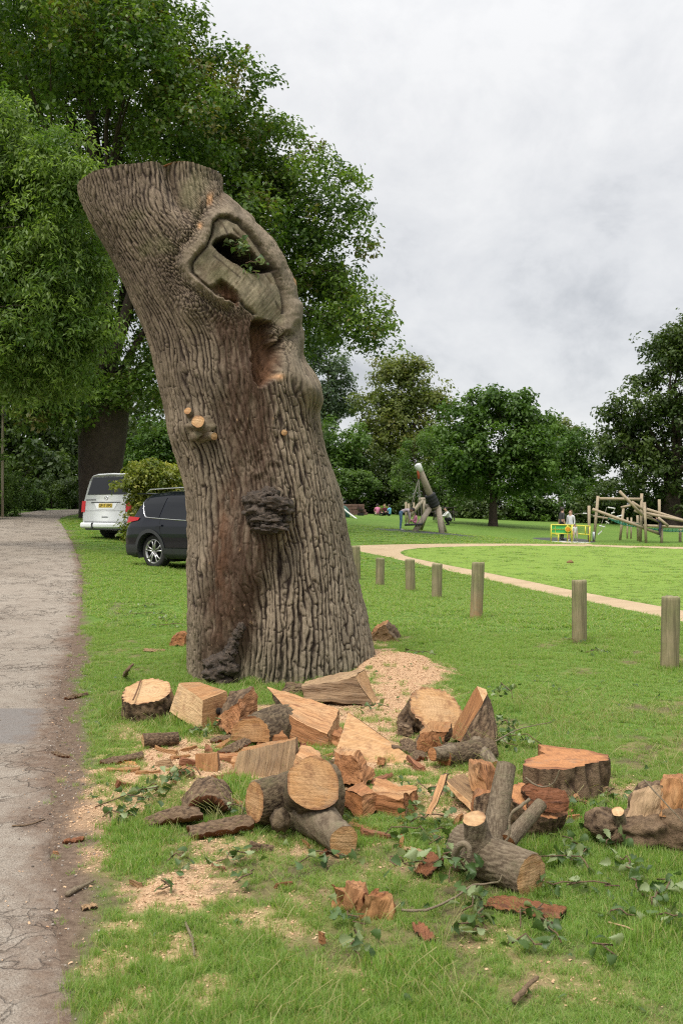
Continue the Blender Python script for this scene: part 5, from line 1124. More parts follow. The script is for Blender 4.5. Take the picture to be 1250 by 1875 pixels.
# the great oak behind the parked van
yo = 41.0; ob = G(180, 938); ob = np.array([(180-CPX)/FPX*yo, yo, gz((180-CPX)/FPX*yo, yo)])
oak = [lob(10, 40, 190, yo), lob(140, 10, 180, yo, -2), lob(255, 110, 130, yo, -3), lob(385, 185, 105, yo, -2), lob(430, 290, 100, yo), lob(590, 365, 88, yo, -1), lob(610, 470, 88, yo, 0), lob(655, 590, 78, yo, -1, 55), lob(560, 560, 100, yo, 1), lob(480, 430, 110, yo, 1),
       lob(320, 320, 150, yo, 3), lob(170, 300, 150, yo, 2), lob(60, 420, 130, yo, 3), lob(420, 600, 130, yo, 3), lob(200, 560, 140, yo, 2), lob(80, 620, 130, yo, 0), lob(280, 700, 90, yo, -1, 60), lob(140, 720, 110, yo, -2, 60), lob(30, 720, 110, yo, -3, 70), lob(520, 290, 70, yo, 1), lob(-120, 200, 200, yo, 2), lob(-100, 560, 180, yo, 1), lob(110, -140, 170, yo, 1), lob(50, 90, 130, yo, -7), lob(210, 70, 110, yo, -6), lob(330, 230, 100, yo, -5), lob(420, 420, 90, yo, -3)]
tree('oak_tree', 'huge dark green oak spreading over the lane behind the stump', 'tree', ob, oak, 240000, .205, 'oak_leaves', 101, .70, 5.2, GT, clump=.95, nlimb=18, sub=150, fill=.3, flare=1.15, swell=.6, per=105)
# lighter ash in front of it at the left edge
ya = 24.0; ab = np.array([-12.5, 25.0, gz(-12.5, 25.0)])
ash = [lob(20, 260, 85, ya), lob(120, 300, 72, ya, -.5), lob(60, 400, 120, ya), lob(165, 340, 42, ya, -.6), lob(140, 480, 75, ya, .5), lob(50, 560, 130, ya), lob(165, 590, 58, ya, .4), lob(90, 680, 110, ya, .5, 60), lob(-40, 330, 100, ya), lob(-50, 560, 110, ya), lob(15, 195, 30, ya)]
tree('ash_tree', 'bright green feathery ash tree leaning in at the left edge', 'tree', ab, ash, 76000, .15, 'ash_leaves', 102, .35, 3.0, GT, clump=.50, nlimb=16, sub=120, droop=.55, aspect=.30, fill=.25, up=.1, per=75)
# middle distance
def simple(nm, lab, px, Y, lobes, n, leaf, mat, seed, r0=.3, fh=2.0, group=GT, cat='tree', **kw):
    x = (px-CPX)/FPX*Y; b = np.array([x, Y, gz(x, Y)]); kw.setdefault('clump', 1.0); kw.setdefault('nlimb', 9); kw.setdefault('sub', 40)
    return tree(nm, lab, cat, b, [lob(*l[:3], Y, *(l[3:] if len(l) > 3 else ())) for l in lobes], n, leaf, mat, seed, r0, fh, group, **kw)
simple('round_tree', 'dark green round crowned tree on a straight trunk in the middle of the park', 902, 60, [(905, 790, 78), (850, 830, 48, -1), (968, 830, 50, -1), (905, 870, 78, 0, 40), (880, 745, 34), (940, 750, 36), (850, 780, 40), (975, 790, 38), (985, 870, 38), (838, 875, 34)], 26000, .26, 'green_leaves', 103, .26, 3.0, clump=.9, nlimb=12)
simple('tall_tree', 'tall olive green tree behind the swing', 725, 95, [(715, 710, 52), (765, 720, 52), (690, 760, 48), (790, 760, 44), (735, 790, 75), (690, 830, 55), (780, 840, 55), (740, 690, 34)], 24000, .34, 'hazy_leaves', 104, .5, 5, clump=1.35, nlimb=16, sub=60, fill=.45)
simple('willow_tree', 'pale green bushy tree behind the swing poles', 775, 80, [(775, 835, 45), (810, 820, 40), (750, 870, 38), (795, 880, 45)], 12000, .24, 'pale_leaves', 105, .2, 2, droop=.3, aspect=.35, clump=.8)
simple('silver_tree', 'silvery green tree showing right beside the stump', 590, 100, [(585, 690, 55), (612, 740, 38), (560, 760, 60), (620, 700, 26), (590, 640, 30)], 13000, .33, 'silver_leaves', 106, .4, 4, clump=1.3)
simple('dark_tree', 'dark bluish green tree low behind the right edge of the stump', 600, 88, [(600, 830, 60), (650, 820, 38), (620, 870, 50), (560, 840, 60)], 13000, .30, 'green_leaves', 107, .3, 2, clump=1.1)
simple('lime_bush', 'bright yellow green bush at the back of the play area', 650, 84, [(640, 885, 26), (665, 892, 24), (620, 890, 24)], 6000, .22, 'pale_leaves', 108, .12, .6, clump=.7, cat='bush')
simple('great_tree', 'massive dark tree at the right edge behind the climbing frame', 1230, 70, [(1250, 700, 95), (1180, 760, 70), (1140, 800, 52), (1240, 840, 110), (1150, 860, 62), (1210, 650, 50), (1290, 640, 90), (1260, 630, 40), (1330, 800, 120), (1110, 820, 24), (1190, 890, 55)], 40000, .30, 'dark_leaves', 109, .7, 3.5, clump=1.15, nlimb=16, sub=70, fill=.4)
simple('young_tree', 'mid green tree filling the gap between the round tree and the dark tree', 1040, 82, [(1035, 830, 52), (1010, 800, 34), (1070, 850, 42), (1000, 860, 50), (1050, 880, 50)], 14000, .28, 'green_leaves', 110, .25, 2, clump=1.0)
simple('olive_tree', 'small olive tinted tree top rising right of the round tree', 1025, 100, [(1020, 800, 36), (1045, 812, 28), (1000, 820, 36)], 7000, .32, 'hazy_leaves', 111, .25, 3, clump=1.1)
simple('park_tree', 'low dark tree behind the seated people', 705, 90, [(690, 880, 40), (725, 885, 44), (670, 860, 40), (750, 895, 40)], 10000, .26, 'dark_leaves', 112, .2, 1, clump=1.0)
simple('park_tree', 'dark tree closing the gap behind the picnic table', 840, 84, [(830, 890, 42), (865, 900, 38), (800, 905, 36), (880, 880, 44)], 10000, .26, 'dark_leaves', 113, .2, 1, clump=1.0)
# clipped growth along the far boundary: bushes one by one
HB = [(880, 78, 40, 'dark_leaves'), (925, 77, 44, 'dark_leaves'), (965, 76, 46, 'green_leaves'), (1005, 76, 50, 'dark_leaves'), (1048, 75, 55, 'green_leaves'), (1090, 74, 52, 'dark_leaves'), (1130, 74, 48, 'green_leaves'), (1172, 74, 46, 'dark_leaves'), (1215, 74, 50, 'dark_leaves'), (1255, 74, 50, 'green_leaves'), (835, 80, 32, 'dark_leaves'), (795, 84, 30, 'dark_leaves'), (755, 88, 28, 'dark_leaves'), (715, 90, 26, 'dark_leaves'), (675, 90, 26, 'dark_leaves'), (635, 90, 30, 'dark_leaves')]
HBL = ['dark bush under the left half of the round tree', 'dark bush right behind the round tree trunk', 'mid green bush right of the round tree trunk', 'dark bush directly behind the man at the gate', 'mid green bush behind the woman at the gate', 'dark bush behind the single timber post', 'mid green bush behind the left end of the climbing frame', 'dark bush behind the middle of the climbing frame', 'dark bush behind the right part of the climbing frame', 'mid green bush at the right edge behind the climbing frame', 'dark bush behind the squatting man', 'dark bush behind the swing legs', 'dark bush behind the swing basket', 'dark bush behind the seated person in blue', 'dark bush behind the seated person in pink', 'dark bush behind the stepped board wall']
for i, (px, Y, rp, mt) in enumerate(HB):
    x = (px-CPX)/FPX*Y; z = gz(x, Y); s = Y/FPX; c = np.array([x, Y, z+rp*s*.62])
    root = thing('boundary_bush', HBL[i], 'bush', (x, Y, z), 'bushes along the far edge of the park')
    crown(root, [(c, (rp*s*1.0, rp*s*.8, rp*s*.9)), (c+np.array([.5*rp*s, -.3, -.3*rp*s]), (rp*s*.7, rp*s*.6, rp*s*.6)), (c+np.array([-.5*rp*s, -.3, -.35*rp*s]), (rp*s*.7, rp*s*.6, rp*s*.55))], 4200, .24, mt, 200+i, clump=.75, fill=.5)
    limbs(root, (x, Y, z-.1), (x, Y, z+.6), [c+np.array([dx*rp*s*.6, 0, .2]) for dx in (-1, -.4, .3, 1)], .09, 200+i, sub=0, nlimb=4)
WL = ['dark woodland tree left of the lane end', 'dark woodland tree straight above the lane bend', 'dark woodland tree behind the great oak trunk', 'dark woodland tree behind the white van roof', 'dark woodland tree at the far left edge behind the pole', 'dark woodland tree hidden mostly by the left side of the stump', 'dark woodland tree showing behind the middle of the stump', 'low shaded tree in the gloom over the lane bend', 'dark woodland tree at the right edge of the stump']
# far dark woodland at the end of the lane: single trees
for i, (px, Y, top, rp, mt) in enumerate([(30, 62, 640, 90, 'dark_leaves'), (100, 66, 700, 80, 'dark_leaves'), (170, 68, 660, 85, 'dark_leaves'), (250, 66, 700, 80, 'dark_leaves'), (-40, 60, 600, 110, 'dark_leaves'), (330, 70, 690, 90, 'dark_leaves'), (420, 75, 700, 90, 'dark_leaves'), (65, 58, 800, 60, 'dark_leaves'), (505, 85, 720, 90, 'dark_leaves')]):
    simple('woodland_tree', WL[i], px, Y, [(px, top+rp, rp), (px-rp*.5, top+rp*1.9, rp*.9), (px+rp*.5, top+rp*1.9, rp*.9), (px, 905, rp*.8, 0, 40)], 8000, .34, mt, 220+i, .3, 2.5, 'trees of the wood at the end of the lane', clump=1.3, nlimb=8, sub=20)
simple('garden_tree', 'soft mid green tree between the oak trunk and the stump', 285, 58, [(285, 815, 40), (262, 835, 28), (315, 830, 36), (290, 850, 40)], 9000, .22, 'green_leaves', 240, .15, 1.4, clump=.8)
# verge growth on the left of the lane
for i, (px, py, rp, Y, lab, mt) in enumerate([(10, 900, 34, 40, 'bright green bush at the left edge beside the lane', 'pale_leaves'), (60, 918, 22, 46, 'low weedy bush on the bank left of the lane', 'pale_leaves'), (140, 905, 26, 52, 'dark low bush at the far bend of the lane', 'dark_leaves'), (95, 900, 26, 54, 'dark hedge bush behind the weedy bank', 'dark_leaves'), (-40, 860, 60, 38, 'tall bush at the very left edge by the pole', 'ash_leaves')]):
    x = (px-CPX)/FPX*Y; z = gz(x, Y); s = Y/FPX; c = P(px, py, Y)
    root = thing('verge_bush', lab, 'bush', (x, Y, z), 'bushes beside the lane')
    crown(root, [(c, (rp*s*1.3, rp*s, max(c[2]-z, .3)))], 4500, .13, mt, 250+i, clump=.4, fill=.4); limbs(root, (x, Y, z-.1), (x, Y, z+.3), [c+np.array([d*rp*s*.7, 0, 0]) for d in (-1, 0, 1)], .05, 250+i, sub=0, nlimb=3)
# laurel bush between the van and the black car
yl = 24.5; xl = (272-CPX)/FPX*yl; lb = np.array([xl, yl, gz(xl, yl)])
root = thing('laurel_bush', 'yellow green laurel bush between the white van and the black car', 'bush', lb)
crown(root, [lob(275, 872, 42, yl, 0, 30), lob(254, 882, 20, yl, -.2, 28), lob(310, 880, 30, yl, .3, 28), lob(258, 930, 24, yl, 0, 48), lob(238, 968, 12, yl, -.1, 20), lob(285, 920, 36, yl, .3, 46), lob(224, 890, 12, yl, -.3, 6), lob(255, 975, 22, yl, 0, 30), lob(285, 970, 30, yl, .2, 34)], 20000, .095, 'laurel_leaves', 260, clump=.24, fill=.3, aspect=.42, per=45)
limbs(root, lb-[0, 0, .1], lb+[0, 0, .5], [P(px, py, yl) for px, py in ((250, 880), (275, 870), (300, 885), (240, 930), (285, 920))], .05, 261, sub=0, nlimb=5)

# the wood goes on beyond both edges of the picture as one mass
lw = []
for (x, y, h) in [(-26, 58, 9), (-33, 62, 11), (-40, 56, 10), (-48, 60, 12), (-57, 52, 11), (-64, 44, 10), (36, 76, 9), (44, 74, 11), (52, 72, 9), (60, 66, 12), (68, 60, 10), (76, 52, 11)]:
    z = float(gz(x, y)); lw += [((x, y, z+h*.62), (4.6, 4, h*.42)), ((x+1.5, y-1, z+h*.25), (4.4, 3.5, h*.3))]
wood_root = crown(None, lw, 15000, .6, 'dark_leaves', 290, clump=1.9, fill=.5, name='far_woodland')
fw = [o for o in bpy.data.objects if o.name.startswith('far_woodland')][0]; tag(fw, 'dark mass of woodland beyond the edges of the park', kind='stuff')
# ------------------------------------------------------------------ the two parked vehicles
def paint(name, col, rough=.3, metal=0.0, coat=.22, flake=.08):
    m = plain(name, col, rough, metal, flake, 60, .25, coat); return m
paint('black_paint', (.004, .005, .009), .25, 0, .45); paint('white_paint', (.74, .76, .76), .35, 0, .7, .03)
plain('car_glass', (.008, .009, .011), .05, 0, .05, 5, .45, 0); plain('tyre_rubber', (.022, .021, .020), .85, 0, .25, 60); plain('alloy', (.55, .54, .53), .3, .85, .06, 60)
plain('dark_plastic', (.028, .029, .031), .55, 0, .12, 80); plain('chrome', (.75, .75, .76), .12, 1.0, .03); plain('lamp_red', (.40, .010, .010), .15, 0, .25, 30, .35, .1); plain('lamp_amber', (.6, .16, .02), .1, 0, .1, 30, .6, 1); plain('plate_yellow', (.62, .46, .06), .4, 0, .05)
plain('letter_black', (.012, .012, .012), .5); plain('wheel_well', (.010, .010, .010), .9)
def interp_ring(zf, ring): 
    z = [q[1] for q in ring[:-1]]; y = [q[0] for q in ring[:-1]]; return np.interp(zf, z, y)
class Car:
    def __init__(s, name, label, cat, ref_local, ref_world, yaw, W, zb, roof, ring, plan, rear, xr, xf):
        c, s_ = math.cos(yaw), math.sin(yaw); s.R = np.array([[c, -s_, 0], [s_, c, 0], [0, 0, 1]])
        s.org = np.asarray(ref_world, float)-s.R @ np.asarray(ref_local, float); s.W, s.zb, s.ring, s.xr, s.xf = W, zb, ring, xr, xf
        s.roof = lambda x: np.interp(x, *zip(*roof)); s.plan = lambda x: np.interp(x, *zip(*plan)); s.rear = lambda zf: np.interp(zf, *zip(*rear))
        s.root = thing(name, label, cat, s.org); s.yaw = yaw
    def w(s, V): return np.asarray(V, float) @ s.R.T+s.org
    def ysurf(s, x, z, side=-1):
        zf = (z-s.zb)/(s.roof(x)-s.zb); return side*s.W/2*s.plan(x)*interp_ring(zf, s.ring)
    def put(s, mb, name, mats, parent=None, smooth=False):
        mb.V = [tuple(v) for v in s.w(np.array(mb.V))]; return mb.build(name, mats, parent or s.root, smooth)
    def body(s, mat, wheels, wr, ns=130):
        xs = np.linspace(s.xr, s.xf, ns); ringp = s.ring; half = []
        for a, b in zip(ringp[:-1], ringp[1:]):
            for t in np.linspace(0, 1, 5, endpoint=False): half.append((a[0]+(b[0]-a[0])*t, a[1]+(b[1]-a[1])*t))
        half.append(ringp[-1]); half = np.array(half); full = np.r_[half, np.c_[-half[-2::-1, 0], half[-2::-1, 1]]]; nr = len(full)
        V = np.zeros((ns, nr, 3))
        for i, x in enumerate(xs):
            zf = full[:, 1]; ro = s.rear(zf)*(1-(x-s.xr)/(s.xf-s.xr))**6
            V[i, :, 0] = x+ro; V[i, :, 1] = -full[:, 0]*s.W/2*s.plan(x); V[i, :, 2] = s.zb+zf*(s.roof(x)-s.zb)
        i = np.arange(ns-1)[:, None]*nr+np.arange(nr-1)[None]; F = np.stack([i, i+1, i+nr+1, i+nr], -1).reshape(-1, 4)
        P_ = V.reshape(-1, 3); c = P_[F].mean(1); keep = np.ones(len(F), bool)
        for xw, zw in wheels: keep &= ~((np.hypot(c[:, 0]-xw, c[:, 2]-zw) < wr) & (np.abs(c[:, 1]) > s.W*.30))
        F = [tuple(f) for f in F[keep]]
        for e in (0, ns-1):
            b = e*nr; nh = nr//2
            for k in range(nh): 
                f = (b+k, b+k+1, b+nr-2-k, b+nr-1-k) if k < nh-1 or nr % 2 == 0 else (b+k, b+k+1, b+nr-1-k)
                if len(set(f)) > 2: F.append(tuple(dict.fromkeys(f if e == 0 else f[::-1])))
        return mesh_obj('body', s.w(P_), F, MAT[mat], s.root, None, True)
    def side_patch(s, name, mat, top, bot, off=.006, side=-1, n=14, m=6, th=.0):
        """a panel lying on the flank between an upper and a lower (x, z) edge"""
        A = resample(np.array(top, float), n); B = resample(np.array(bot, float), n); V = []
        for k in range(m+1):
            for p, q in zip(A, B):
                x, z = p+(q-p)*k/m; V.append((x, s.ysurf(x, z, side)+side*off, z))
        F = [(k*n+i, k*n+i+1, (k+1)*n+i+1, (k+1)*n+i) for k in range(m) for i in range(n-1)]
        mb = MB(); mb.add(V, F); return s.put(mb, name, MAT[mat], None, True)
    def side_tube(s, name, mat, pts, r, off=.004, side=-1):
        q = resample(np.array(pts, float), 24); mb = MB(); mb.tube([(x, s.ysurf(x, z, side)+side*off, z) for x, z in q], r, 6); return s.put(mb, name, MAT[mat], None, True)
    def rear_x(s, z): 
        zf = (z-s.zb)/(s.roof(s.xr)-s.zb); return s.xr+s.rear(zf)
    def rear_patch(s, name, mat, corners, off=.006, n=8, parent=None):
        """panel on the tail: corners (y, z) tl, tr, br, bl"""
        tl, tr, br, bl = [np.array(c, float) for c in corners]; V = []
        for k in range(n+1):
            for i in range(n+1):
                a = tl+(tr-tl)*i/n; b = bl+(br-bl)*i/n; y, z = a+(b-a)*k/n; V.append((s.rear_x(z)-off, y, z))
        mb = MB(); mb.add(V, [(k*(n+1)+i, k*(n+1)+i+1, (k+1)*(n+1)+i+1, (k+1)*(n+1)+i) for k in range(n) for i in range(n)]); return s.put(mb, name, MAT[mat], parent, True)
    def wheel(s, x, z, y, r, side, rim=True):
        e = bpy.data.objects.new('wheel', None); COL.objects.link(e); e.parent = s.root; wd = .22
        mb = MB(); ax = np.array([0, side, 0.]); c = np.array([x, y, z])
        mb.lathe([(r*.70, 0), (r*.74, .004), (r*.88, .006), (r*.96, -.008), (r, -.035), (r, -wd+.03), (r*.95, -wd), (r*.7, -wd)], c, ax, 40)
        s.put(mb, 'tyre', MAT['tyre_rubber'], e, True)
        mb = MB(); mb.lathe([(0.001, -.07), (r*.68, -.08)], c, ax, 32); s.put(mb, 'brake_disc', MAT['wheel_well'], e, True)
        mb = MB(); mb.lathe([(r*.63, -.05), (r*.66, -.006), (r*.715, .003), (r*.72, -.02)], c, ax, 40); mb.lathe([(.001, -.012), (r*.12, -.014), (r*.14, -.04)], c, ax, 20)
        for k in range(5):
            a = 2*math.pi*k/5+.31; d = np.array([math.cos(a), 0, math.sin(a)]); t_ = np.array([-math.sin(a), 0, math.cos(a)])
            for sg in (-1, 1):
                p0 = c+ax*-.022+d*r*.08+t_*sg*r*.05; p1 = c+ax*-.016+d*r*.40+t_*sg*r*.075; p2 = c+ax*-.008+d*r*.66+t_*sg*r*.17; mb.tube([p0, p1, p2], [r*.065, r*.05, r*.05], 6)
        s.put(mb, 'rim', MAT['alloy'], e, True); return e
# black car: right flank towards the lane, tail to the left
YAW1 = math.radians(-38)
suv = Car('parked_car', 'glossy black car with silver spoked wheels parked on the grass behind the stump', 'car', (-1.35, -.79, 0), P(282, 1041, 21.0), YAW1, 1.84, .22,
    [(-2.24, 1.40), (-2.1, 1.56), (-1.8, 1.62), (-1.0, 1.66), (0, 1.655), (.55, 1.58), (1.15, 1.18), (1.3, 1.10), (2.0, 1.0), (2.28, .80)],
    [(0, 0), (.86, 0), (.95, .06), (.985, .16), (1.0, .34), (.995, .48), (.965, .555), (.90, .70), (.835, .83), (.77, .92), (.66, .97), (.35, 1.0), (0, 1.0)],
    [(-2.24, .86), (-2.18, .935), (-2.05, .975), (-1.6, 1.0), (1.5, 1.0), (2.0, .95), (2.2, .86), (2.28, .76)], [(0, .10), (.12, .02), (.3, 0), (.42, .03), (.52, .06), (.62, .16), (.9, .42), (1, .46)], -2.24, 2.28)
suv.body('black_paint', [(-1.35, .36), (1.34, .36)], .43)
for xw in (-1.35, 1.34):
    for sd_ in (-1, 1):
        suv.wheel(xw, .36, sd_*.80, .36, sd_)
    mb = MB(); th_ = np.linspace(-.35, math.pi+.35, 26)
    for k in range(25):
        q = []
        for tt, rr_ in ((th_[k], .40), (th_[k+1], .40), (th_[k+1], .475), (th_[k], .475)):
            x, z = xw+rr_*math.cos(tt), .36+rr_*math.sin(tt); q.append((x, suv.ysurf(x, max(z, .24), -1)-.012, z))
        mb.add(q, [(0, 1, 2, 3)]); q2 = [q[0], q[1], (q[1][0], q[1][1]+.2, q[1][2]), (q[0][0], q[0][1]+.2, q[0][2])]; mb.add(q2, [(3, 2, 1, 0)])
    suv.put(mb, 'arch_trim', MAT['dark_plastic'], None, True)
    mb = MB(); mb.box((xw, 0, .40), (.9, 1.3, .5)); suv.put(mb, 'wheel_well', MAT['wheel_well'])
suv.side_patch('sill_trim', 'dark_plastic', [(-.93, .44), (.88, .44)], [(-.93, .245), (.88, .245)], .014)
suv.side_patch('bumper_trim', 'dark_plastic', [(-2.2, .50), (-1.80, .50)], [(-2.2, .26), (-1.80, .26)], .012)
suv.side_patch('side_window', 'car_glass', [(-1.66, 1.42), (-1.35, 1.475), (-.98, 1.495)], [(-1.53, 1.10), (-1.3, 1.085), (-1.10, 1.075)], .008)
suv.side_patch('side_window', 'car_glass', [(-.90, 1.50), (-.5, 1.51), (-.12, 1.505)], [(-1.02, 1.07), (-.5, 1.05), (-.12, 1.04)], .008)
suv.side_patch('side_window', 'car_glass', [(-.02, 1.50), (.35, 1.45), (.62, 1.36)], [(-.02, 1.035), (.5, 1.015), (.98, 1.0)], .008)
suv.side_tube('window_trim', 'chrome', [(-1.70, 1.40), (-1.63, 1.22), (-1.54, 1.085), (-1.2, 1.065), (-.5, 1.03), (.3, 1.005), (1.0, .985)], .013, .006)
suv.side_patch('tail_lamp', 'lamp_red', [(-2.14, 1.10), (-1.9, 1.09), (-1.70, 1.075)], [(-2.16, .95), (-1.98, .985), (-1.74, 1.02)], .014)
suv.side_patch('door_handle', 'black_paint', [(-1.16, .945), (-.95, .94)], [(-1.16, .90), (-.95, .895)], .035)
suv.side_patch('door_edge', 'wheel_well', [(-1.05, 1.06), (-1.03, .80), (-.88, .50)], [(-1.043, 1.06), (-1.023, .80), (-.873, .50)], .003)
mb = MB()
mb.tube([(-1.75, -.64, 1.60), (-1.6, -.655, 1.675), (-.6, -.665, 1.70), (.3, -.655, 1.665), (.42, -.65, 1.60)], .016, 8); suv.put(mb, 'roof_rail', MAT['chrome'], None, True)
mb = MB(); mb.box((-1.98, 0, 1.585), (.32, 1.15, .035), bev=.015); suv.put(mb, 'spoiler', MAT['black_paint'])
suv.rear_patch('rear_window', 'car_glass', [(.55, 1.40), (-.55, 1.40), (-.68, 1.08), (.68, 1.08)], .012)
suv.rear_patch('number_plate', 'plate_yellow', [(.26, .72), (-.26, .72), (-.26, .61), (.26, .61)], .02)
# white van: tail towards the lane
YAW2 = math.atan2(.87, .50)
van = Car('parked_van', 'white van seen from the rear, parked on the grass beside the lane', 'van', (-2.45, 0, 0), P(192, 988, 29.6)*np.array([1, 1, 0])+[0, 0, .80], YAW2, 1.90, .26,
    [(-2.45, 1.93), (-2.3, 1.97), (1.0, 1.96), (1.3, 1.88), (1.75, 1.25), (2.3, 1.05), (2.46, .85)],
    [(0, 0), (.9, 0), (.98, .05), (1.0, .22), (1.0, .46), (.985, .56), (.93, .76), (.875, .90), (.80, .965), (.6, .99), (0, 1.0)],
    [(-2.45, .93), (-2.40, .97), (-2.2, 1.0), (1.6, 1.0), (2.2, .94), (2.46, .8)], [(0, .06), (.06, .0), (.2, .0), (.47, .05), (.52, .06), (.88, .19), (1, .24)], -2.45, 2.46)
van.body('white_paint', [(-1.5, .34), (1.5, .34)], .40)
for xw in (-1.5, 1.5):
    for sd_ in (-1, 1): van.wheel(xw, .34, sd_*.82, .34, sd_)
    mb = MB(); mb.box((xw, 0, .40), (.84, 1.3, .46)); van.put(mb, 'wheel_well', MAT['wheel_well'])
van.rear_patch('rear_window', 'car_glass', [(.66, 1.84), (-.66, 1.84), (-.78, 1.32), (.78, 1.32)], .008)
for y0, y1 in ((.80, .95), (-.95, -.80)): van.rear_patch('tail_lamp', 'lamp_red', [(y1, 1.13), (y0, 1.13), (y0, .80), (y1, .80)], .016)
van.side_patch('tail_lamp', 'lamp_red', [(-2.40, 1.13), (-2.26, 1.13)], [(-2.42, .80), (-2.30, .80)], .010)
van.side_patch('tail_lamp', 'lamp_red', [(-2.40, 1.13), (-2.26, 1.13)], [(-2.42, .80), (-2.30, .80)], .010, side=1)
mb = MB(); mb.box((-2.47, 0, .40), (.16, 1.88, .17), bev=.05); bo = van.put(mb, 'bumper', MAT['white_paint']); 
mb = MB(); mb.box((-2.49, .42, .40), (.14, .07, .16), bev=.01); mb.box((-2.44, 0, .30), (.1, 1.5, .06)); van.put(mb, 'tow_cover', MAT['dark_plastic'], bo)
mb = MB(); mb.box((-2.455, 0, .503), (.06, 1.6, .018)); van.put(mb, 'bumper_strip', MAT['dark_plastic'], bo)
van.rear_patch('tailgate_seam', 'dark_plastic', [(.86, .84), (-.86, .84), (-.86, .832), (.86, .832)], .004)
van.rear_patch('plate_recess', 'white_paint', [(.46, 1.08), (-.46, 1.08), (-.34, .88), (.34, .88)], .006)
van.rear_patch('handle_strip', 'dark_plastic', [(.58, 1.100), (-.58, 1.100), (-.58, 1.075), (.58, 1.075)], .012)
pl_ = van.rear_patch('number_plate', 'plate_yellow', [(.27, 1.055), (-.27, 1.055), (-.27, .935), (.27, .935)], .014)
van.rear_patch('tailgate_grip', 'dark_plastic', [(.12, .665), (-.12, .665), (-.12, .64), (.12, .64)], .010)
van.rear_patch('brake_lamp', 'dark_plastic', [(.22, 1.875), (-.22, 1.875), (-.22, 1.855), (.22, 1.855)], .012)
mb = MB(); bz = 1.215; bxr = van.rear_x(bz)-.012
mb.lathe([(.058, 0), (.058, .012), (.070, .012), (.070, 0)], (bxr+.004, 0, bz), (-1, 0, 0), 24)
def stroke(p, q, w_=.010): mb.tube([(bxr, p[0], bz+p[1]), (bxr, q[0], bz+q[1])], w_*.6, 5)
for p, q in (((.026, .048), (0, .004)), ((-.026, .048), (0, .004)), ((.048, .030), (.022, -.044)), ((.022, -.044), (0, .0)), ((-.048, .030), (-.022, -.044)), ((-.022, -.044), (0, .0))): stroke(p, q)
van.put(mb, 'badge', MAT['chrome'], None, True)
def car_text(car, txt, y, z, size, mat, off, parent=None, name='lettering'):
    cu = bpy.data.curves.new(name, 'FONT'); cu.body = txt; cu.size = size; cu.extrude = .002; cu.align_x = 'CENTER'; cu.align_y = 'CENTER'; cu.materials.append(MAT[mat])
    tmp = bpy.data.objects.new(name, cu); COL.objects.link(tmp); me = bpy.data.meshes.new_from_object(tmp.evaluated_get(bpy.context.evaluated_depsgraph_get())); bpy.data.objects.remove(tmp)
    o = bpy.data.objects.new(name, me); COL.objects.link(o); o.parent = parent or car.root
    p = car.w(np.array([car.rear_x(z)-off, y, z])); o.location = tuple(p-car.org)
    o.rotation_euler = (math.radians(84), 0, car.yaw-math.pi/2); return o
car_text(van, 'GP17 XFG', 0, .995, .115, 'letter_black', .022, pl_); car_text(van, 'TRANSPORTER', .60, 1.165, .062, 'dark_plastic', .012)
van.side_patch('side_window', 'car_glass', [(-2.05, 1.74), (-.7, 1.76)], [(-2.05, 1.30), (-.7, 1.30)], .006); van.side_patch('side_window', 'car_glass', [(-.5, 1.76), (.6, 1.76)], [(-.5, 1.30), (.6, 1.30)], .006); van.side_patch('side_window', 'car_glass', [(.72, 1.74), (1.25, 1.70)], [(.72, 1.28), (1.6, 1.26)], .006)
# ------------------------------------------------------------------ posts, play equipment and people
log_mat('post_wood', (.205, .165, .085), (.115, .105, .052)); log_mat('play_log', (.40, .32, .215), (.30, .235, .16)); log_mat('swing_log', (.36, .30, .225), (.27, .22, .165))
plain('rubber', (.015, .016, .016), .7, 0, .2, 40); plain('gate_yellow', (.70, .62, .07), .4, 0, .05); plain('gate_green', (.06, .42, .10), .4, 0, .05); plain('gate_orange', (.80, .30, .02), .4); plain('pale_metal', (.55, .60, .62), .35, .3, .05)
plain('rope_grey', (.34, .31, .26), .9); plain('net_green', (.03, .20, .13), .8); plain('rope_red', (.40, .08, .03), .8); plain('slide_white', (.72, .72, .70), .3); plain('slide_green', (.02, .085, .06), .4)
plain('brown_board', (.135, .075, .060), .85, 0, .2, 12); plain('mat_grey', (.055, .060, .055), .95, 0, .3, 20); plain('bench_wood', (.05, .042, .036), .8, 0, .3, 15)
POSTS = [(1225, 1225, 1092, 33, .00, 'nearest and widest of the row of lawn posts, at the right edge'), (1060, 1177, 1062, 27, .0, 'second post of the row, square topped and mossy, right of the tall rotting one'), (871, 1133, 1030, 23, -.045, 'tall slightly tilted lawn post with a rotted orange foot'), (799, 1097, 1032, 19, .0, 'short lawn post just left of the tall rotting one'), (751, 1082, 1024, 18, .0, 'middle short lawn post in front of the path, third from the stump'), (695, 1073, 1022, 16, .0, 'small pale lawn post, second from the stump'), (652, 1062, 1000, 16, .0, 'farthest lawn post, tucked against the right edge of the stump')]
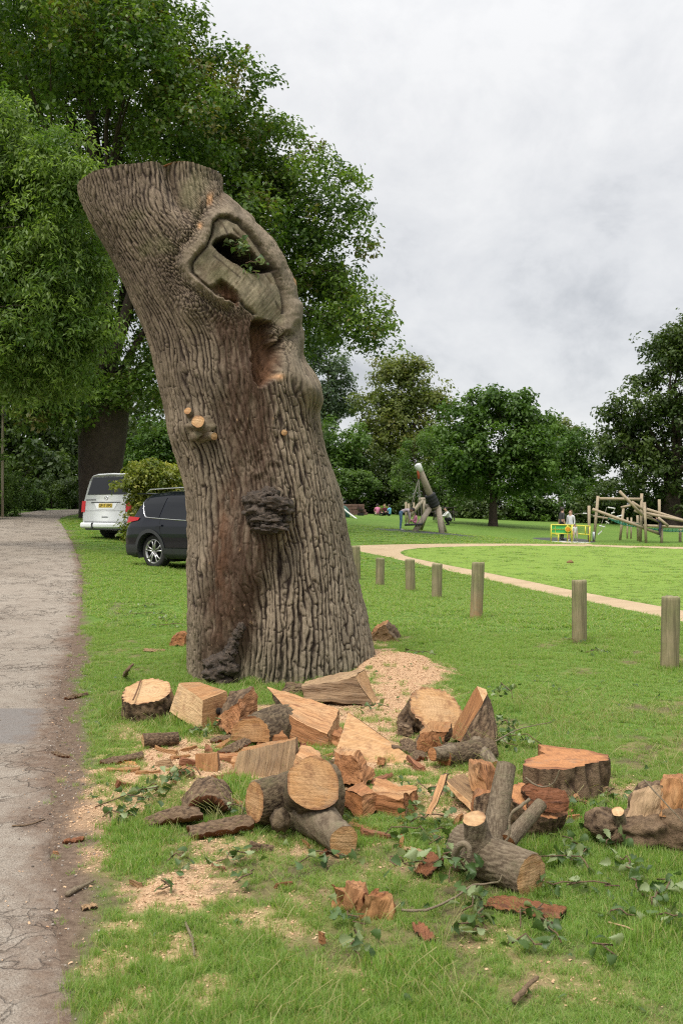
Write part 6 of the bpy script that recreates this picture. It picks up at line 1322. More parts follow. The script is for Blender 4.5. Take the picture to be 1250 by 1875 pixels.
for k, (px, pb, pt, wd, tilt, lab) in enumerate(POSTS):
    g = G(px, pb); s = g[1]/FPX; h = (pb-pt)*s; rad = wd*s/2; n, m = 28, 30
    t = np.linspace(0, 2*math.pi, n, endpoint=False); z = np.r_[np.linspace(-.08, h-.012, m), h]; T, Z = np.meshgrid(t, z)
    rr_ = rad*(1+.03*fbm(np.stack([np.cos(T)*2+k*5, np.sin(T)*2, Z*2], -1), 3, k)+.035*fbm(np.stack([T*0+np.cos(T)*9, np.sin(T)*9, Z*1.2+k], -1), 2, k+9)); rr_[-1] *= .90
    rr_ *= 1-.10*np.exp(-((T-4.4-k)/.10)**2)*sstep(h*.3, h, Z)
    X = rr_*np.cos(T)+(tilt*-1+.022*math.sin(k*2.6+1))*Z; Yv = rr_*np.sin(T)+.03*math.sin(k*4.1)*Z; Zz = Z+0*(X)+(Z > h-.02)*(.012*fbm(np.stack([np.cos(T)*3+k, np.sin(T)*3, T*0], -1), 2, k))
    V_ = np.stack([X, Yv, Zz], -1); V_ = np.concatenate([V_.reshape(-1, 3), [V_[-1].mean(0)]])+np.array(g); ml = len(z)
    F = [(i*n+j, i*n+(j+1) % n, (i+1)*n+(j+1) % n, (i+1)*n+j) for i in range(ml-1) for j in range(n)]+[((ml-1)*n+j, (ml-1)*n+(j+1) % n, ml*n) for j in range(n)]
    if k == 0:
        m_, t_, b_p = new_mat('lawn_post'); q = NT(t_); co = q.n('ShaderNodeTexCoord').outputs['Object']; gr = q.noise(co, 30, 5, .65, .3, (1, 1, .06)); gr2 = q.noise(co, 4, 4, .6); rt = q.attr('rot').outputs['Fac']
        c = q.mix(q.mapr(gr2, .35, .65), (.31, .255, .15), (.20, .195, .085)); c = q.mix(q.mapr(gr, .4, .68, 0, .8), c, (.10, .085, .045)); c = q.mix(q.math('MULTIPLY', rt, q.mapr(q.noise(co, 18, 4, .7), .35, .55), True), c, (.33, .19, .09)); q.l(c, b_p.inputs['Base Color']); b_p.inputs['Roughness'].default_value = .85; q.bump(gr, .8, .008, b_p); MAT['lawn_post'] = m_
    rotv = np.r_[(np.clip(.55-Z/h, 0, 1)*(1.6 if k == 2 else .25)).ravel(), 0]
    tag(solo(mesh_obj('wooden_post', V_, F, MAT['lawn_post'], None, {'rot': rotv}), g), lab, 'post', 'wooden posts in a row along the lawn')
def seg(mb, p, q, r, n=10, m=0): mb.tube([np.asarray(p, float)+(np.asarray(q, float)-np.asarray(p, float))*t for t in (0, .5, 1)], r, n, True, m)
# --- basket swing with one leaning mast
Ys = 47.5; sp = 1/FPX*Ys
base = P(790, 974, Ys); sw = thing('basket_swing', 'leaning timber basket swing with a white capped mast and black collar', 'swing', base)
top = P(765, 853, Ys-.6); mid = P(796, 928, Ys); d_ = unit(mid-top)
mb = MB(); mb.tube([top, (top+mid)/2, mid], [.15, .165, .175], 14); mb.build('mast', MAT['swing_log'], sw, True)
mb = MB(); mb.tube([top-d_*.10, top-d_*.06, top+d_*.28], [.10, .162, .166], 14); mb.build('mast_cap', MAT['slide_white'], sw, True)
mb = MB(); a0 = P(786, 905, Ys-.15); a1 = P(796, 927, Ys); q = [a0+(a1-a0)*t for t in np.linspace(0, 1, 13)]; mb.tube(q, [.24+(.03 if i % 3 else 0) for i in range(13)], 16); mb.build('collar', MAT['rubber'], sw, True)
for (x0, y0, d0, x1, y1, d1, rr_) in [(786, 932, -.1, 755, 975, -.9, .13), (802, 930, -.05, 809, 978, -.7, .14), (800, 930, .3, 816, 970, 1.6, .11), (784, 930, .3, 768, 965, 1.8, .10)]:
    mb = MB(); p0, p1 = P(x0, y0, Ys+d0), P(x1, y1, Ys+d1); p1[2] = min(p1[2], gz(p1[0], p1[1]))-.1; mb.tube([p0, (p0+p1)/2, p1], rr_, 12); mb.build('leg', MAT['swing_log'], sw, True)
mb = MB(); seg(mb, P(778, 927, Ys+.1), P(804, 929, Ys-.1), .12, 12); mb.build('cross_log', MAT['swing_log'], sw, True)
st_ = P(757, 960.5, Ys-.7); mb = MB(); th_ = np.linspace(0, 2*math.pi, 25); mb.tube([st_+np.array([.40*math.cos(a), .40*math.sin(a), .02*math.cos(a)]) for a in th_], .045, 8, False); mb.build('basket_rim', MAT['rubber'], sw, True)
mb = MB()
for k in range(-3, 4):
    w_ = math.sqrt(max(.16-(k*.11)**2, .001)); seg(mb, st_+[-w_, k*.11, -.03], st_+[w_, k*.11, -.03], .016, 5); seg(mb, st_+[k*.11, -w_, -.03], st_+[k*.11, w_, -.03], .016, 5)
tag(mb.build('basket_net', MAT['rubber'], sw, True), kind='stuff')
for sx, sy in ((-.38, -.1), (.38, -.1), (-.2, .33), (.25, .33)):
    mb = MB(); seg(mb, P(766, 876, Ys-.62), st_+[sx, sy, .03], .014, 5); mb.build('rope', MAT['rope_grey'], sw, True)
mb = MB(); seg(mb, P(765, 860, Ys-.62), P(766, 877, Ys-.62), .06, 8); mb.build('hanger', MAT['rope_red'], sw, True)
# leaning log and thin posts behind the swing
cl = thing('leaning_logs', 'leaning log with a cross piece standing behind the swing ropes', 'climbing frame', P(752, 945, 56))
for (x0, y0, x1, y1, rr_) in [(750, 946, 774, 915, .11), (766, 914.5, 778, 914, .10), (776, 914, 776, 944, .09)]:
    mb = MB(); seg(mb, P(x0, y0, 56), P(x1, y1, 56), rr_); mb.build('log', MAT['swing_log'], cl, True)
for px, yt, yb in ((743, 919, 944), (748, 922, 944), (757, 920, 943)):
    g = P(px, yb, 58); g[2] = gz(g[0], g[1]); mb = MB(); seg(mb, g-[0, 0, .1], P(px, yt, 58), .06); o = mb.build('thin_post', MAT['play_log'], None, True); solo(o, g)
    tag(o, {743: 'leftmost thin pale post', 748: 'short middle thin pale post', 757: 'thin pale post nearest the swing mast'}[px]+' behind the swing seat', 'post', 'thin posts behind the swing')
# dark ground mats
def flat_mat(name, label, px, py, rx, ry, mat='mat_grey'):
    c = G(px, py); n = 40; th_ = np.linspace(0, 2*math.pi, n, endpoint=False); k = [0, .5, 1]; V_ = []
    for q in k:
        for a in th_:
            w_ = 1+.12*math.sin(3*a+px); x, y = c[0]+rx*q*w_*math.cos(a), c[1]+ry*q*w_*math.sin(a); V_.append((x, y, float(gz(x, y))+.04*(1.0 if q < 1 else -.6)))
    F = [(i*n+j, i*n+(j+1) % n, (i+1)*n+(j+1) % n, (i+1)*n+j) for i in range(2) for j in range(n)]; o = mesh_obj(name, V_, F, MAT[mat]); tag(solo(o, c), label, None, None, 'structure')
flat_mat('safety_mat', 'dark rubber ground mat under the swing', 775, 975, 3.2, 1.5); flat_mat('safety_mat', 'dark rubber ground mat behind the yellow gate', 1035, 989, 1.9, 2.0); flat_mat('path_spur', 'short sandy spur in front of the yellow gate', 1055, 996, 1.1, 1.6, 'sand')
# --- picnic table
pb = P(812, 951, 60); pt_ = thing('picnic_table', 'dark wooden picnic table behind the swing legs', 'picnic table', pb)
for nm, dx, dz, sx, sy in (('table_top', 0, .72, 1.5, .75), ('seat', 0, .44, 1.5, .28), ('seat', 0, .44, 1.5, .28)):
    mb = MB(); off = 0 if nm == 'table_top' else (-.65 if len(pt_.children) == 1 else .65); mb.box(pb+[dx, off, dz], (sx, sy, .05), bev=.01); mb.build(nm, MAT['bench_wood'], pt_)
for sx in (-.55, .55):
    mb = MB(); seg(mb, pb+[sx, -.7, -.05], pb+[sx, -.1, .72], .045, 6); mb.build('leg', MAT['bench_wood'], pt_); mb = MB(); seg(mb, pb+[sx, .7, -.05], pb+[sx, .1, .72], .045, 6); mb.build('leg', MAT['bench_wood'], pt_)
# --- slide and stepped timber wall at the mound
Yw = 66; wl = thing('timber_wall', 'brown stepped board wall set in the mound beside the stump', 'wall', P(655, 948, Yw))
rows = [(620, 667, 923, 928), (620, 667, 928, 933), (620, 670, 933, 938), (620, 673, 938, 943), (620, 652, 943, 950)]
for (x0, x1, y0, y1) in rows:
    for j in range(4):
        xa, xb = x0+(x1-x0)*j/4, x0+(x1-x0)*(j+1)/4; mb = MB(); a = P(xa, y1, Yw); b = P(xb, y0, Yw); mb.box((a+b)/2+[0, .1+.01*((j*7+y0) % 3), 0], (abs(b[0]-a[0])-.012, .25, abs(b[2]-a[2])-.012), bev=.012); mb.build('board', MAT['brown_board'], wl)
mb = MB(); mb.box(P(658, 930, Yw-.12), (.35, .1, .07)); mb.box(P(661, 933.5, Yw-.12), (.3, .1, .07)); mb.box(P(660, 942, Yw-.12), (.42, .1, .2)); mb.build('slot', MAT['wheel_well'], wl)
sl = thing('slide', 'white edged slide with a dark green tunnel side, right of the stump', 'slide', P(640, 950, 60))
tS = np.linspace(0, 1, 12); pS = np.array([P(620+34*t, 922+29*(t**.8), 60-.6*t) for t in tS])
for off in (-.28, .28):
    mb = MB(); mb.tube(pS+[0, off, .0], .05, 8); mb.build('slide_rail', MAT['slide_white'], sl, True)
mb = MB(); V_ = [tuple(p+[0, o_, -.07]) for p in pS for o_ in (-.28, .28)]; mb.add(V_, [(2*i, 2*i+1, 2*i+3, 2*i+2) for i in range(11)]); mb.build('slide_bed', MAT['pale_metal'], sl, True)
mb = MB(); c_ = P(628, 944, 60.5); mb.ball(c_, (.42, .3, .62), 12); mb.build('tunnel_side', MAT['slide_green'], sl, True)
# --- yellow gate
Yg = 51.0; gt = thing('yellow_gate', 'yellow metal gate with a green panel and an orange sun emblem', 'gate', P(1045, 992, Yg))
def bar(nm, x0, y0, x1, y1, r_=.030, m='gate_yellow', dy=0): 
    mb = MB(); seg(mb, P(x0, y0, Yg+dy), P(x1, y1, Yg+dy), r_, 8); return mb.build(nm, MAT[m], gt, True)
for x in (1008.5, 1038.5, 1046.5, 1079): bar('upright', x, 960.5 if x < 1070 else 963, x-.4, 992 if x < 1070 else 994, .045 if x == 1046.5 else .032)
bar('upright', 1071, 963, 1070.8, 978.5); bar('upright', 1021.5, 978, 1021, 992); bar('rail', 1008.5, 960.5, 1046.5, 961.5); bar('rail', 1046.5, 961.5, 1080, 963.5); bar('rail', 1008.5, 976.5, 1046.5, 977.5); bar('rail', 1058, 977.6, 1079, 979); bar('rail', 1016.5, 978, 1021.5, 979.5)
bar('threshold', 1008, 992.5, 1080, 994.5, .05, 'slide_white')
pa, pc = P(1009.5, 976, Yg), P(1046, 962, Yg); mb = MB(); mb.box((pa+pc)/2+[0, .03, 0], (pc[0]-pa[0], .02, pc[2]-pa[2]), bev=.004); pn = mb.build('panel', MAT['gate_green'], gt)
for x0, y0, x1, y1 in ((1016.2, 962.5, 1016.2, 976), (1009.5, 969, 1036, 969)):
    mb = MB(); seg(mb, P(x0, y0, Yg), P(x1, y1, Yg), .012, 6); mb.build('panel_line', MAT['gate_yellow'], pn)
ec = P(1039, 969, Yg-.04); mb = MB(); mb.lathe([(.001, .02), (.15, .02), (.16, 0)], ec, (0, -1, 0), 24); mb.build('emblem_disc', MAT['gate_yellow'], pn)
mb = MB(); mb.lathe([(.001, .036), (.062, .034), (.066, .02)], ec, (0, -1, 0), 20)
for k in range(10):
    a = k*2*math.pi/10; dd = np.array([math.cos(a), 0, math.sin(a)]); seg(mb, ec+[0, -.03, 0]+dd*.07, ec+[0, -.03, 0]+dd*.125, .017, 5)
mb.build('emblem_sun', MAT['gate_orange'], pn)
# --- climbing frame of round logs
Yc = 52.0; cf = thing('log_climber', 'timber climbing frame of crossing round logs with green nets', 'climbing frame', P(1170, 988, Yc))
def z3(x, y): return 1000+x*.2, 880+y*.2
LOGS = [(470, 140, 430, 515, .075, .3), (475, 165, 868, 170, .075, .45), (870, 118, 857, 525, .075, .45), (420, 262, 1045, 492, .078, -.5), (666, 97, 876, 316, .075, -.9), (895, 198, 910, 552, .072, -.7), (1030, 172, 1033, 425, .072, .2), (915, 262, 1400, 412, .078, -.2), (912, 300, 1400, 396, .08, -.35), (780, 195, 890, 268, .07, -.1), (885, 412, 1400, 434, .072, -.55), (800, 274, 965, 342, .06, .1), (1020, 340, 1112, 416, .07, -.8), (918, 335, 1030, 378, .06, .1), (702, 255, 670, 512, .07, 1.6), (680, 246, 765, 228, .065, 1.6), (740, 338, 737, 462, .05, 3.0), (775, 338, 772, 460, .05, 3.0), (830, 318, 836, 522, .06, 1.2), (1222, 440, 1220, 535, .075, .3), (1052, 430, 1052, 560, .075, -.5), (428, 325, 850, 395, .055, .9)]
for (x0, y0, x1, y1, rr_, dy) in LOGS:
    a, b = P(*z3(x0, y0), Yc+dy), P(*z3(x1, y1), Yc+dy)
    if y1 > 450 and abs(x1-x0) < 60: b[2] = gz(b[0], b[1])-.1
    mb = MB(); seg(mb, a, b, rr_, 12); mb.build('log', MAT['play_log'], cf, True)
mb = MB(); a = P(*z3(433, 490), Yc+.3); seg(mb, a-[0, 0, .3], a+[0, 0, .12], .08, 10); mb.build('steel_foot', MAT['pale_metal'], cf, True)
def net(p00, p10, p01, p11, nu, nv, r_=.012, sag=.15):
    mb = MB(); B = lambda u, v: (1-u)*(1-v)*p00+u*(1-v)*p10+(1-u)*v*p01+u*v*p11-np.array([0, 0, sag*4*u*(1-u)*4*v*(1-v)])
    for i in range(nu+1): mb.tube([B(i/nu, v) for v in np.linspace(0, 1, 5)], r_, 4, False)
    for j in range(nv+1): mb.tube([B(u, j/nv) for u in np.linspace(0, 1, 8)], r_, 4, False)
    tag(mb.build('net', MAT['net_green'], cf), kind='stuff')
net(P(*z3(560, 340), Yc-.3), P(*z3(880, 440), Yc-.4), P(*z3(560, 350), Yc+.8), P(*z3(850, 400), Yc+.8), 12, 6); net(P(*z3(920, 435), Yc-.4), P(*z3(1380, 445), Yc-.4), P(*z3(920, 440), Yc+.8), P(*z3(1380, 455), Yc+.8), 14, 6)
for (x0, y0, x1, y1) in [(560, 245, 625, 255), (590, 300, 622, 290), (478, 412, 535, 425), (540, 372, 570, 392), (470, 495, 505, 462), (330, 300, 365, 302), (640, 330, 690, 318)]:
    mb = MB(); seg(mb, P(*z3(x0, y0), Yc+.1), P(*z3(x1, y1), Yc+.1), .03, 6); mb.build('rung', MAT['slide_white'], cf)
for (x0, y0, x1, y1) in [(550, 245, 470, 500), (630, 250, 500, 470), (365, 302, 470, 330), (320, 298, 250, 310), (1225, 470, 1120, 470), (915, 250, 930, 280)]:
    mb = MB(); seg(mb, P(*z3(x0, y0), Yc+.1), P(*z3(x1, y1), Yc+.1), .012, 5); mb.build('rope', MAT['rope_grey'], cf)
g = P(1078, 989, Yc-.2); g[2] = gz(g[0], g[1]); mb = MB(); seg(mb, g-[0, 0, .1], P(1077.5, 926, Yc-.2), .075, 12); o = mb.build('timber_post', MAT['play_log'], None, True); tag(solo(o, g), 'single upright round timber post just behind the yellow gate', 'post')
g = P(1213, 986, 58); g[2] = gz(g[0], g[1])
# --- lamp pole, gate post and spiky plant
g = np.array([(5-CPX)/FPX*39, 39, 0]); g[2] = gz(g[0], g[1]); mb = MB(); mb.tube([g-[0, 0, .3], g+[0, 0, 2.5], P(7, 700, 39)], [.055, .052, .04], 10); o = mb.build('pole', MAT['swing_log'], None, True); tag(solo(o, g), 'thin pale wooden pole at the left edge by the lane', 'pole')
fg = P(36, 912, 50); fp = thing('field_gate', 'short weathered wooden rail and post in the shade left of the lane', 'gate', fg)
mb = MB(); mb.box(P(41, 903, 50), (.12, .12, .7), bev=.01); mb.build('post', MAT['swing_log'], fp)
for yy in (899, 905): mb = MB(); mb.box(P(31, yy, 50.02), (.5, .04, .11), bev=.008); mb.build('rail', MAT['swing_log'], fp)
sg_ = P(702, 946, 76); root = thing('spiky_plant', 'clump of long arching strap leaves behind the seated people', 'plant', sg_); rs_ = np.random.default_rng(5)
V_, F_, T_ = [], [], []
for k in range(150):
    a = rs_.uniform(0, 6.28); L = rs_.uniform(.8, 1.5); out_ = rs_.uniform(.3, 1.2); b = len(V_)
    for t in np.linspace(0, 1, 6): 
        w_ = .035*(1-t)+.004; p = sg_+np.array([math.cos(a)*out_*t**1.3, math.sin(a)*out_*t**1.3, L*(t*1.35-.75*t*t)]); s_ = np.array([-math.sin(a), math.cos(a), 0])*w_; V_ += [p-s_, p+s_]; T_ += [rs_.uniform(.3, .9)]*2
    F_ += [(b+2*i, b+2*i+1, b+2*i+3, b+2*i+2) for i in range(5)]
tag(mesh_obj('leaves', V_, F_, MAT['ash_leaves'], root, {'tint': T_}), kind='stuff')
g = G(1043, 1031); mb = MB(); mb.ball(g+[0, 0, .02], (.10, .09, .07), 8, 3, .3); o = mb.build('soil_clod', plain('clod', (.20, .12, .05), .95), None, True); tag(solo(o, g), 'small brown clod lying on the mown lawn', 'clod')
# --- people
plain('skin', (.50, .30, .22), .6, 0, .06, 20)
def cloth(nm, c): return plain(nm, c, .85, 0, .14, 18, .2)
cloth('tee_dark', (.055, .052, .055)); cloth('trousers_black', (.015, .015, .018)); cloth('white_top', (.62, .62, .65)); cloth('jeans', (.13, .22, .34)); cloth('pink_white', (.58, .46, .50)); cloth('pink', (.62, .22, .36)); cloth('shirt_white', (.60, .60, .58)); cloth('sky_blue', (.16, .42, .62)); cloth('maroon', (.09, .02, .03)); cloth('purple_dark', (.055, .045, .075)); cloth('grey_skirt', (.30, .30, .33)); cloth('shoe_white', (.6, .6, .6)); cloth('beige', (.45, .40, .32))
plain('hair_dark', (.022, .014, .010), .6, 0, .3, 60); plain('hair_auburn', (.13, .055, .025), .6, 0, .3, 60); plain('hair_blond', (.30, .20, .09), .6, 0, .3, 60)
def person(label, base, facing, H, J, cols, hair, hair_len=0.0, group=None):
    """J: joints in units of body height in the person's own frame (x right, y forward, z up); one skinned body"""
    c, s = math.cos(facing), math.sin(facing); R = np.array([[c, -s, 0], [s, c, 0], [0, 0, 1]]); J = dict(J); face_d = J.pop('face', (0, 1, 0))
    k = dict(pelvis=(0, 0, .53), belly=(0, 0, .62), chest=(0, 0, .75), neck=(0, .0, .835), head=(0, .012, .90), crown=(0, .005, .965), shl=(-.108, 0, .80), ell=(-.13, -.015, .63), wrl=(-.135, .03, .485), shr=(.108, 0, .80), elr=(.13, -.015, .63), wrr=(.135, .03, .485), hil=(-.055, 0, .50), knl=(-.06, .015, .285), anl=(-.06, -.01, .045), tol=(-.065, .085, .015), hir=(.055, 0, .50), knr=(.06, .015, .285), anr=(.06, -.01, .045), tor=(.065, .085, .015)); k.update(J)
    Rd = dict(pelvis=.078, belly=.068, chest=.078, neck=.034, head=.058, crown=.045, shl=.038, ell=.026, wrl=.017, shr=.038, elr=.026, wrr=.017, hil=.054, knl=.036, anl=.023, tol=.019, hir=.054, knr=.036, anr=.023, tor=.019)
    E = [('pelvis', 'belly', 'top'), ('belly', 'chest', 'top'), ('chest', 'neck', 'top'), ('neck', 'head', 'skin'), ('head', 'crown', 'skin'), ('chest', 'shl', 'top'), ('shl', 'ell', 'sleeve'), ('ell', 'wrl', 'fore'), ('chest', 'shr', 'top'), ('shr', 'elr', 'sleeve'), ('elr', 'wrr', 'fore'), ('pelvis', 'hil', 'legs'), ('hil', 'knl', 'legs'), ('knl', 'anl', 'shin'), ('anl', 'tol', 'shoe'), ('pelvis', 'hir', 'legs'), ('hir', 'knr', 'legs'), ('knr', 'anr', 'shin'), ('anr', 'tor', 'shoe')]
    names = list(k); 
    for sd_ in 'lr':      # five separate fingers on each hand
        w_, e_ = np.array(k['wr'+sd_], float), np.array(k['el'+sd_], float); d = unit(w_-e_); sx = unit(np.cross(d, (0, 1, .2))); k['pa'+sd_] = tuple(w_+d*.035); Rd['pa'+sd_] = .018; E.append(('wr'+sd_, 'pa'+sd_, 'skin')); names.append('pa'+sd_)
        for f in range(5):
            nm = 'f%d%s' % (f, sd_); o_ = (f-1.7)*.0085 if f < 4 else (.020 if sd_ == 'l' else -.020); k[nm] = tuple(w_+d*(.072+(.008 if f in (1, 2) else 0) if f < 4 else .05)+sx*o_+np.array([0, .006, -.003])); Rd[nm] = .0052; E.append(('pa'+sd_, nm, 'skin')); names.append(nm)
    V_ = np.array([k[n_] for n_ in names])*H; ix = {n_: i for i, n_ in enumerate(names)}
    me = bpy.data.meshes.new('person'); me.from_pydata([tuple(v) for v in V_], [(ix[a], ix[b]) for a, b, _ in E], []); o = bpy.data.objects.new('person', me); COL.objects.link(o)
    md = o.modifiers.new('skin', 'SKIN'); sv = me.skin_vertices[0].data
    for n_ in names: sv[ix[n_]].radius = (Rd[n_]*H, Rd[n_]*H); sv[ix[n_]].use_root = (n_ == 'pelvis')
    sb = o.modifiers.new('sub', 'SUBSURF'); sb.levels = 1; sb.render_levels = 1
    dg = bpy.context.evaluated_depsgraph_get(); m2 = bpy.data.meshes.new_from_object(o.evaluated_get(dg)); bpy.data.objects.remove(o); bpy.data.meshes.remove(me)
    n_v = len(m2.vertices); co = np.empty(n_v*3, np.float32); m2.vertices.foreach_get('co', co); co = co.reshape(-1, 3)
    keys = ['top', 'sleeve', 'fore', 'legs', 'shin', 'shoe', 'skin']; m2.materials.clear()
    for q in keys: m2.materials.append(MAT[cols.get(q, 'skin')])
    A = np.array([V_[ix[a]] for a, b, _ in E]); B = np.array([V_[ix[b]] for a, b, _ in E]); kid = np.array([keys.index(t) for _, _, t in E])
    cen = np.array([np.mean([co[v] for v in p.vertices], axis=0) for p in m2.polygons]); dd = B-A; tt = np.clip(((cen[:, None]-A[None])*dd[None]).sum(-1)/(dd*dd).sum(-1)[None], 0, 1); dist = np.linalg.norm(cen[:, None]-A[None]-tt[..., None]*dd[None], axis=-1)
    m2.polygons.foreach_set('material_index', kid[dist.argmin(1)].astype(np.int32)); m2.polygons.foreach_set('use_smooth', np.ones(len(m2.polygons), dtype=bool))
    m2.vertices.foreach_set('co', (co @ R.T).astype(np.float32).ravel()); o = bpy.data.objects.new('person', m2); COL.objects.link(o); o.location = tuple(base); tag(o, label, 'person', group)
    # hair, and a face: nose, ears, eyes
    hd = np.array(k['head'])*H; cr = np.array(k['crown'])*H; ax = unit(cr-hd); fw = unit(np.array(face_d, float)); fw = unit(fw-ax*(fw @ ax)); sx = np.cross(fw, ax)
    mb = MB(); mb.ball((0, 0, 0), (1, 1, 1), 10, 3, .06); hv = np.array(mb.V); kp_ = hv @ np.array([0, -.75, .55]) > -.28
    Q = hd+ax*.022*H+(hv[:, :1]*sx*.062+hv[:, 1:2]*fw*.066+hv[:, 2:]*ax*.070)*H-fw*.004*H
    if hair_len: low_ = (hv[:, 2] < .1) & (hv[:, 1] < .2); Q[low_] += -ax*hair_len*H*(.1-hv[low_, 2])[:, None]
    F = [f for f in mb.F if all(kp_[i] for i in f)]; mb2 = MB(); mb2.add(Q @ R.T+np.asarray(base), F); mb2.build('hair', MAT[hair], o, True)
    mb = MB(); mb.ball(hd+fw*.062*H, (.009*H, .012*H, .014*H), 5)
    for sd_ in (-1, 1): mb.ball(hd+sx*sd_*.060*H, (.006*H, .010*H, .017*H), 5)
    mb.V = [tuple(v) for v in np.array(mb.V) @ R.T+np.asarray(base)]; mb.build('nose_and_ears', MAT['skin'], o, True)
    mb = MB()
    for sd_ in (-1, 1): mb.ball(hd+sx*sd_*.022*H+fw*.054*H+ax*.012*H, .006*H, 4)
    mb.ball(hd+fw*.056*H-ax*.026*H, (.014*H, .005*H, .004*H), 4)
    mb.V = [tuple(v) for v in np.array(mb.V) @ R.T+np.asarray(base)]; mb.build('eyes_and_mouth', MAT['hair_dark'], o, True)
    return o
def at(px, py, Y, z=None):
    p = P(px, py, Y); p[2] = gz(p[0], p[1]) if z is None else z; return p
person('man in a dark grey t shirt and black trousers standing behind the gate, looking right', at(1028, 990, 52.2), math.radians(-75), 1.80, dict(wrl=(-.15, -.02, .50), face=(-.3, 1, 0)), dict(top='tee_dark', sleeve='tee_dark', fore='skin', legs='trousers_black', shin='trousers_black', shoe='trousers_black'), 'hair_dark')
person('woman with long auburn hair in a white top beside the man at the gate', at(1044, 990, 52.0), math.radians(140), 1.66, dict(), dict(top='white_top', sleeve='white_top', fore='white_top', legs='grey_skirt', shin='skin', shoe='shoe_white'), 'hair_auburn', .10)
person('small child in white with a black belt bag stepping through the yellow gate', at(1052, 992, 50.6), math.radians(200), .98, dict(knl=(-.09, .06, .29), anl=(-.12, -.02, .05), tol=(-.13, .07, .02), knr=(.08, .02, .28), anr=(.10, -.06, .05), tor=(.11, .03, .02), neck=(0, 0, .80), head=(0, .01, .89)), dict(top='shirt_white', sleeve='shirt_white', fore='skin', legs='beige', shin='beige', shoe='shoe_white'), 'hair_dark')
person('woman in jeans and pale pink top bending forward over the swing basket', at(733, 973, 47.0), math.radians(-90), 1.66, dict(belly=(0, .07, .56), chest=(0, .17, .60), neck=(0, .26, .60), head=(0, .32, .585), crown=(0, .385, .58), shl=(-.10, .22, .585), ell=(-.11, .25, .43), wrl=(-.08, .28, .30), shr=(.10, .22, .585), elr=(.11, .25, .43), wrr=(.08, .28, .30), face=(0, .2, -1)), dict(top='pink_white', sleeve='pink_white', fore='pink_white', legs='jeans', shin='jeans', shoe='shoe_white'), 'hair_dark', .05)
SIT = dict(pelvis=(0, 0, .06), belly=(0, -.02, .15), chest=(0, -.01, .29), neck=(0, .01, .38), head=(0, .03, .445), crown=(0, .03, .51), shl=(-.108, 0, .345), ell=(-.13, .08, .19), wrl=(-.05, .20, .16), shr=(.108, 0, .345), elr=(.13, .08, .19), wrr=(.05, .20, .16), hil=(-.05, .03, .06), knl=(-.08, .22, .20), anl=(-.05, .36, .03), tol=(-.06, .43, .03), hir=(.05, .03, .06), knr=(.08, .22, .20), anr=(.05, .36, .03), tor=(.06, .43, .03))
q = at(761, 959, 46.8, P(761, 959.5, 46.8)[2]); person('little girl in pink sitting in the swing basket', q, math.radians(90), 1.05, SIT, dict(top='pink', sleeve='pink', fore='skin', legs='pink', shin='skin', shoe='shoe_white'), 'hair_dark', .05)
SQ = dict(pelvis=(0, -.05, .16), belly=(0, .0, .25), chest=(0, .07, .37), neck=(0, .11, .45), head=(0, .14, .515), crown=(0, .14, .58), shl=(-.108, .09, .42), ell=(-.12, .20, .30), wrl=(-.06, .33, .32), shr=(.108, .09, .42), elr=(.12, .20, .30), wrr=(.06, .33, .32), hil=(-.05, -.03, .16), knl=(-.08, .17, .24), anl=(-.06, .03, .045), tol=(-.07, .12, .015), hir=(.05, -.03, .16), knr=(.08, .17, .24), anr=(.06, .03, .045), tor=(.07, .12, .015))
person('man in a white shirt squatting beside the picnic table', at(823, 961, 58.0), math.radians(100), 1.78, SQ, dict(top='shirt_white', sleeve='shirt_white', fore='shirt_white', legs='trousers_black', shin='trousers_black', shoe='trousers_black'), 'hair_dark')
for px, lab, cl_, fa, ha in ((691, 'seated person in a pink top, leftmost of three on the mound', 'pink', 10, 'hair_dark'), (704, 'seated person in dark maroon, middle of three on the mound', 'maroon', 150, 'hair_blond'), (713, 'seated person in a sky blue top, rightmost of three on the mound', 'sky_blue', 60, 'hair_dark')):
    person(lab, at(px, 944, 72.0), math.radians(fa), 1.62, SIT, dict(top=cl_, sleeve=cl_, fore='skin', legs='beige' if px == 691 else 'trousers_black', shin='trousers_black', shoe='trousers_black'), ha, .05, 'people sitting on the mound')
person('child in dark purple climbing between the logs of the climbing frame', at(1208, 986, 51.3, P(1208, 986, 51.3)[2]+.05), math.radians(60), 1.05, dict(wrl=(-.10, .16, .92), ell=(-.13, .10, .80), wrr=(.10, .16, .92), elr=(.13, .1, .80), knr=(.07, .10, .36), anr=(.07, .03, .16), tor=(.07, .11, .14)), dict(top='purple_dark', sleeve='purple_dark', fore='purple_dark', legs='purple_dark', shin='purple_dark', shoe='trousers_black'), 'hair_dark')
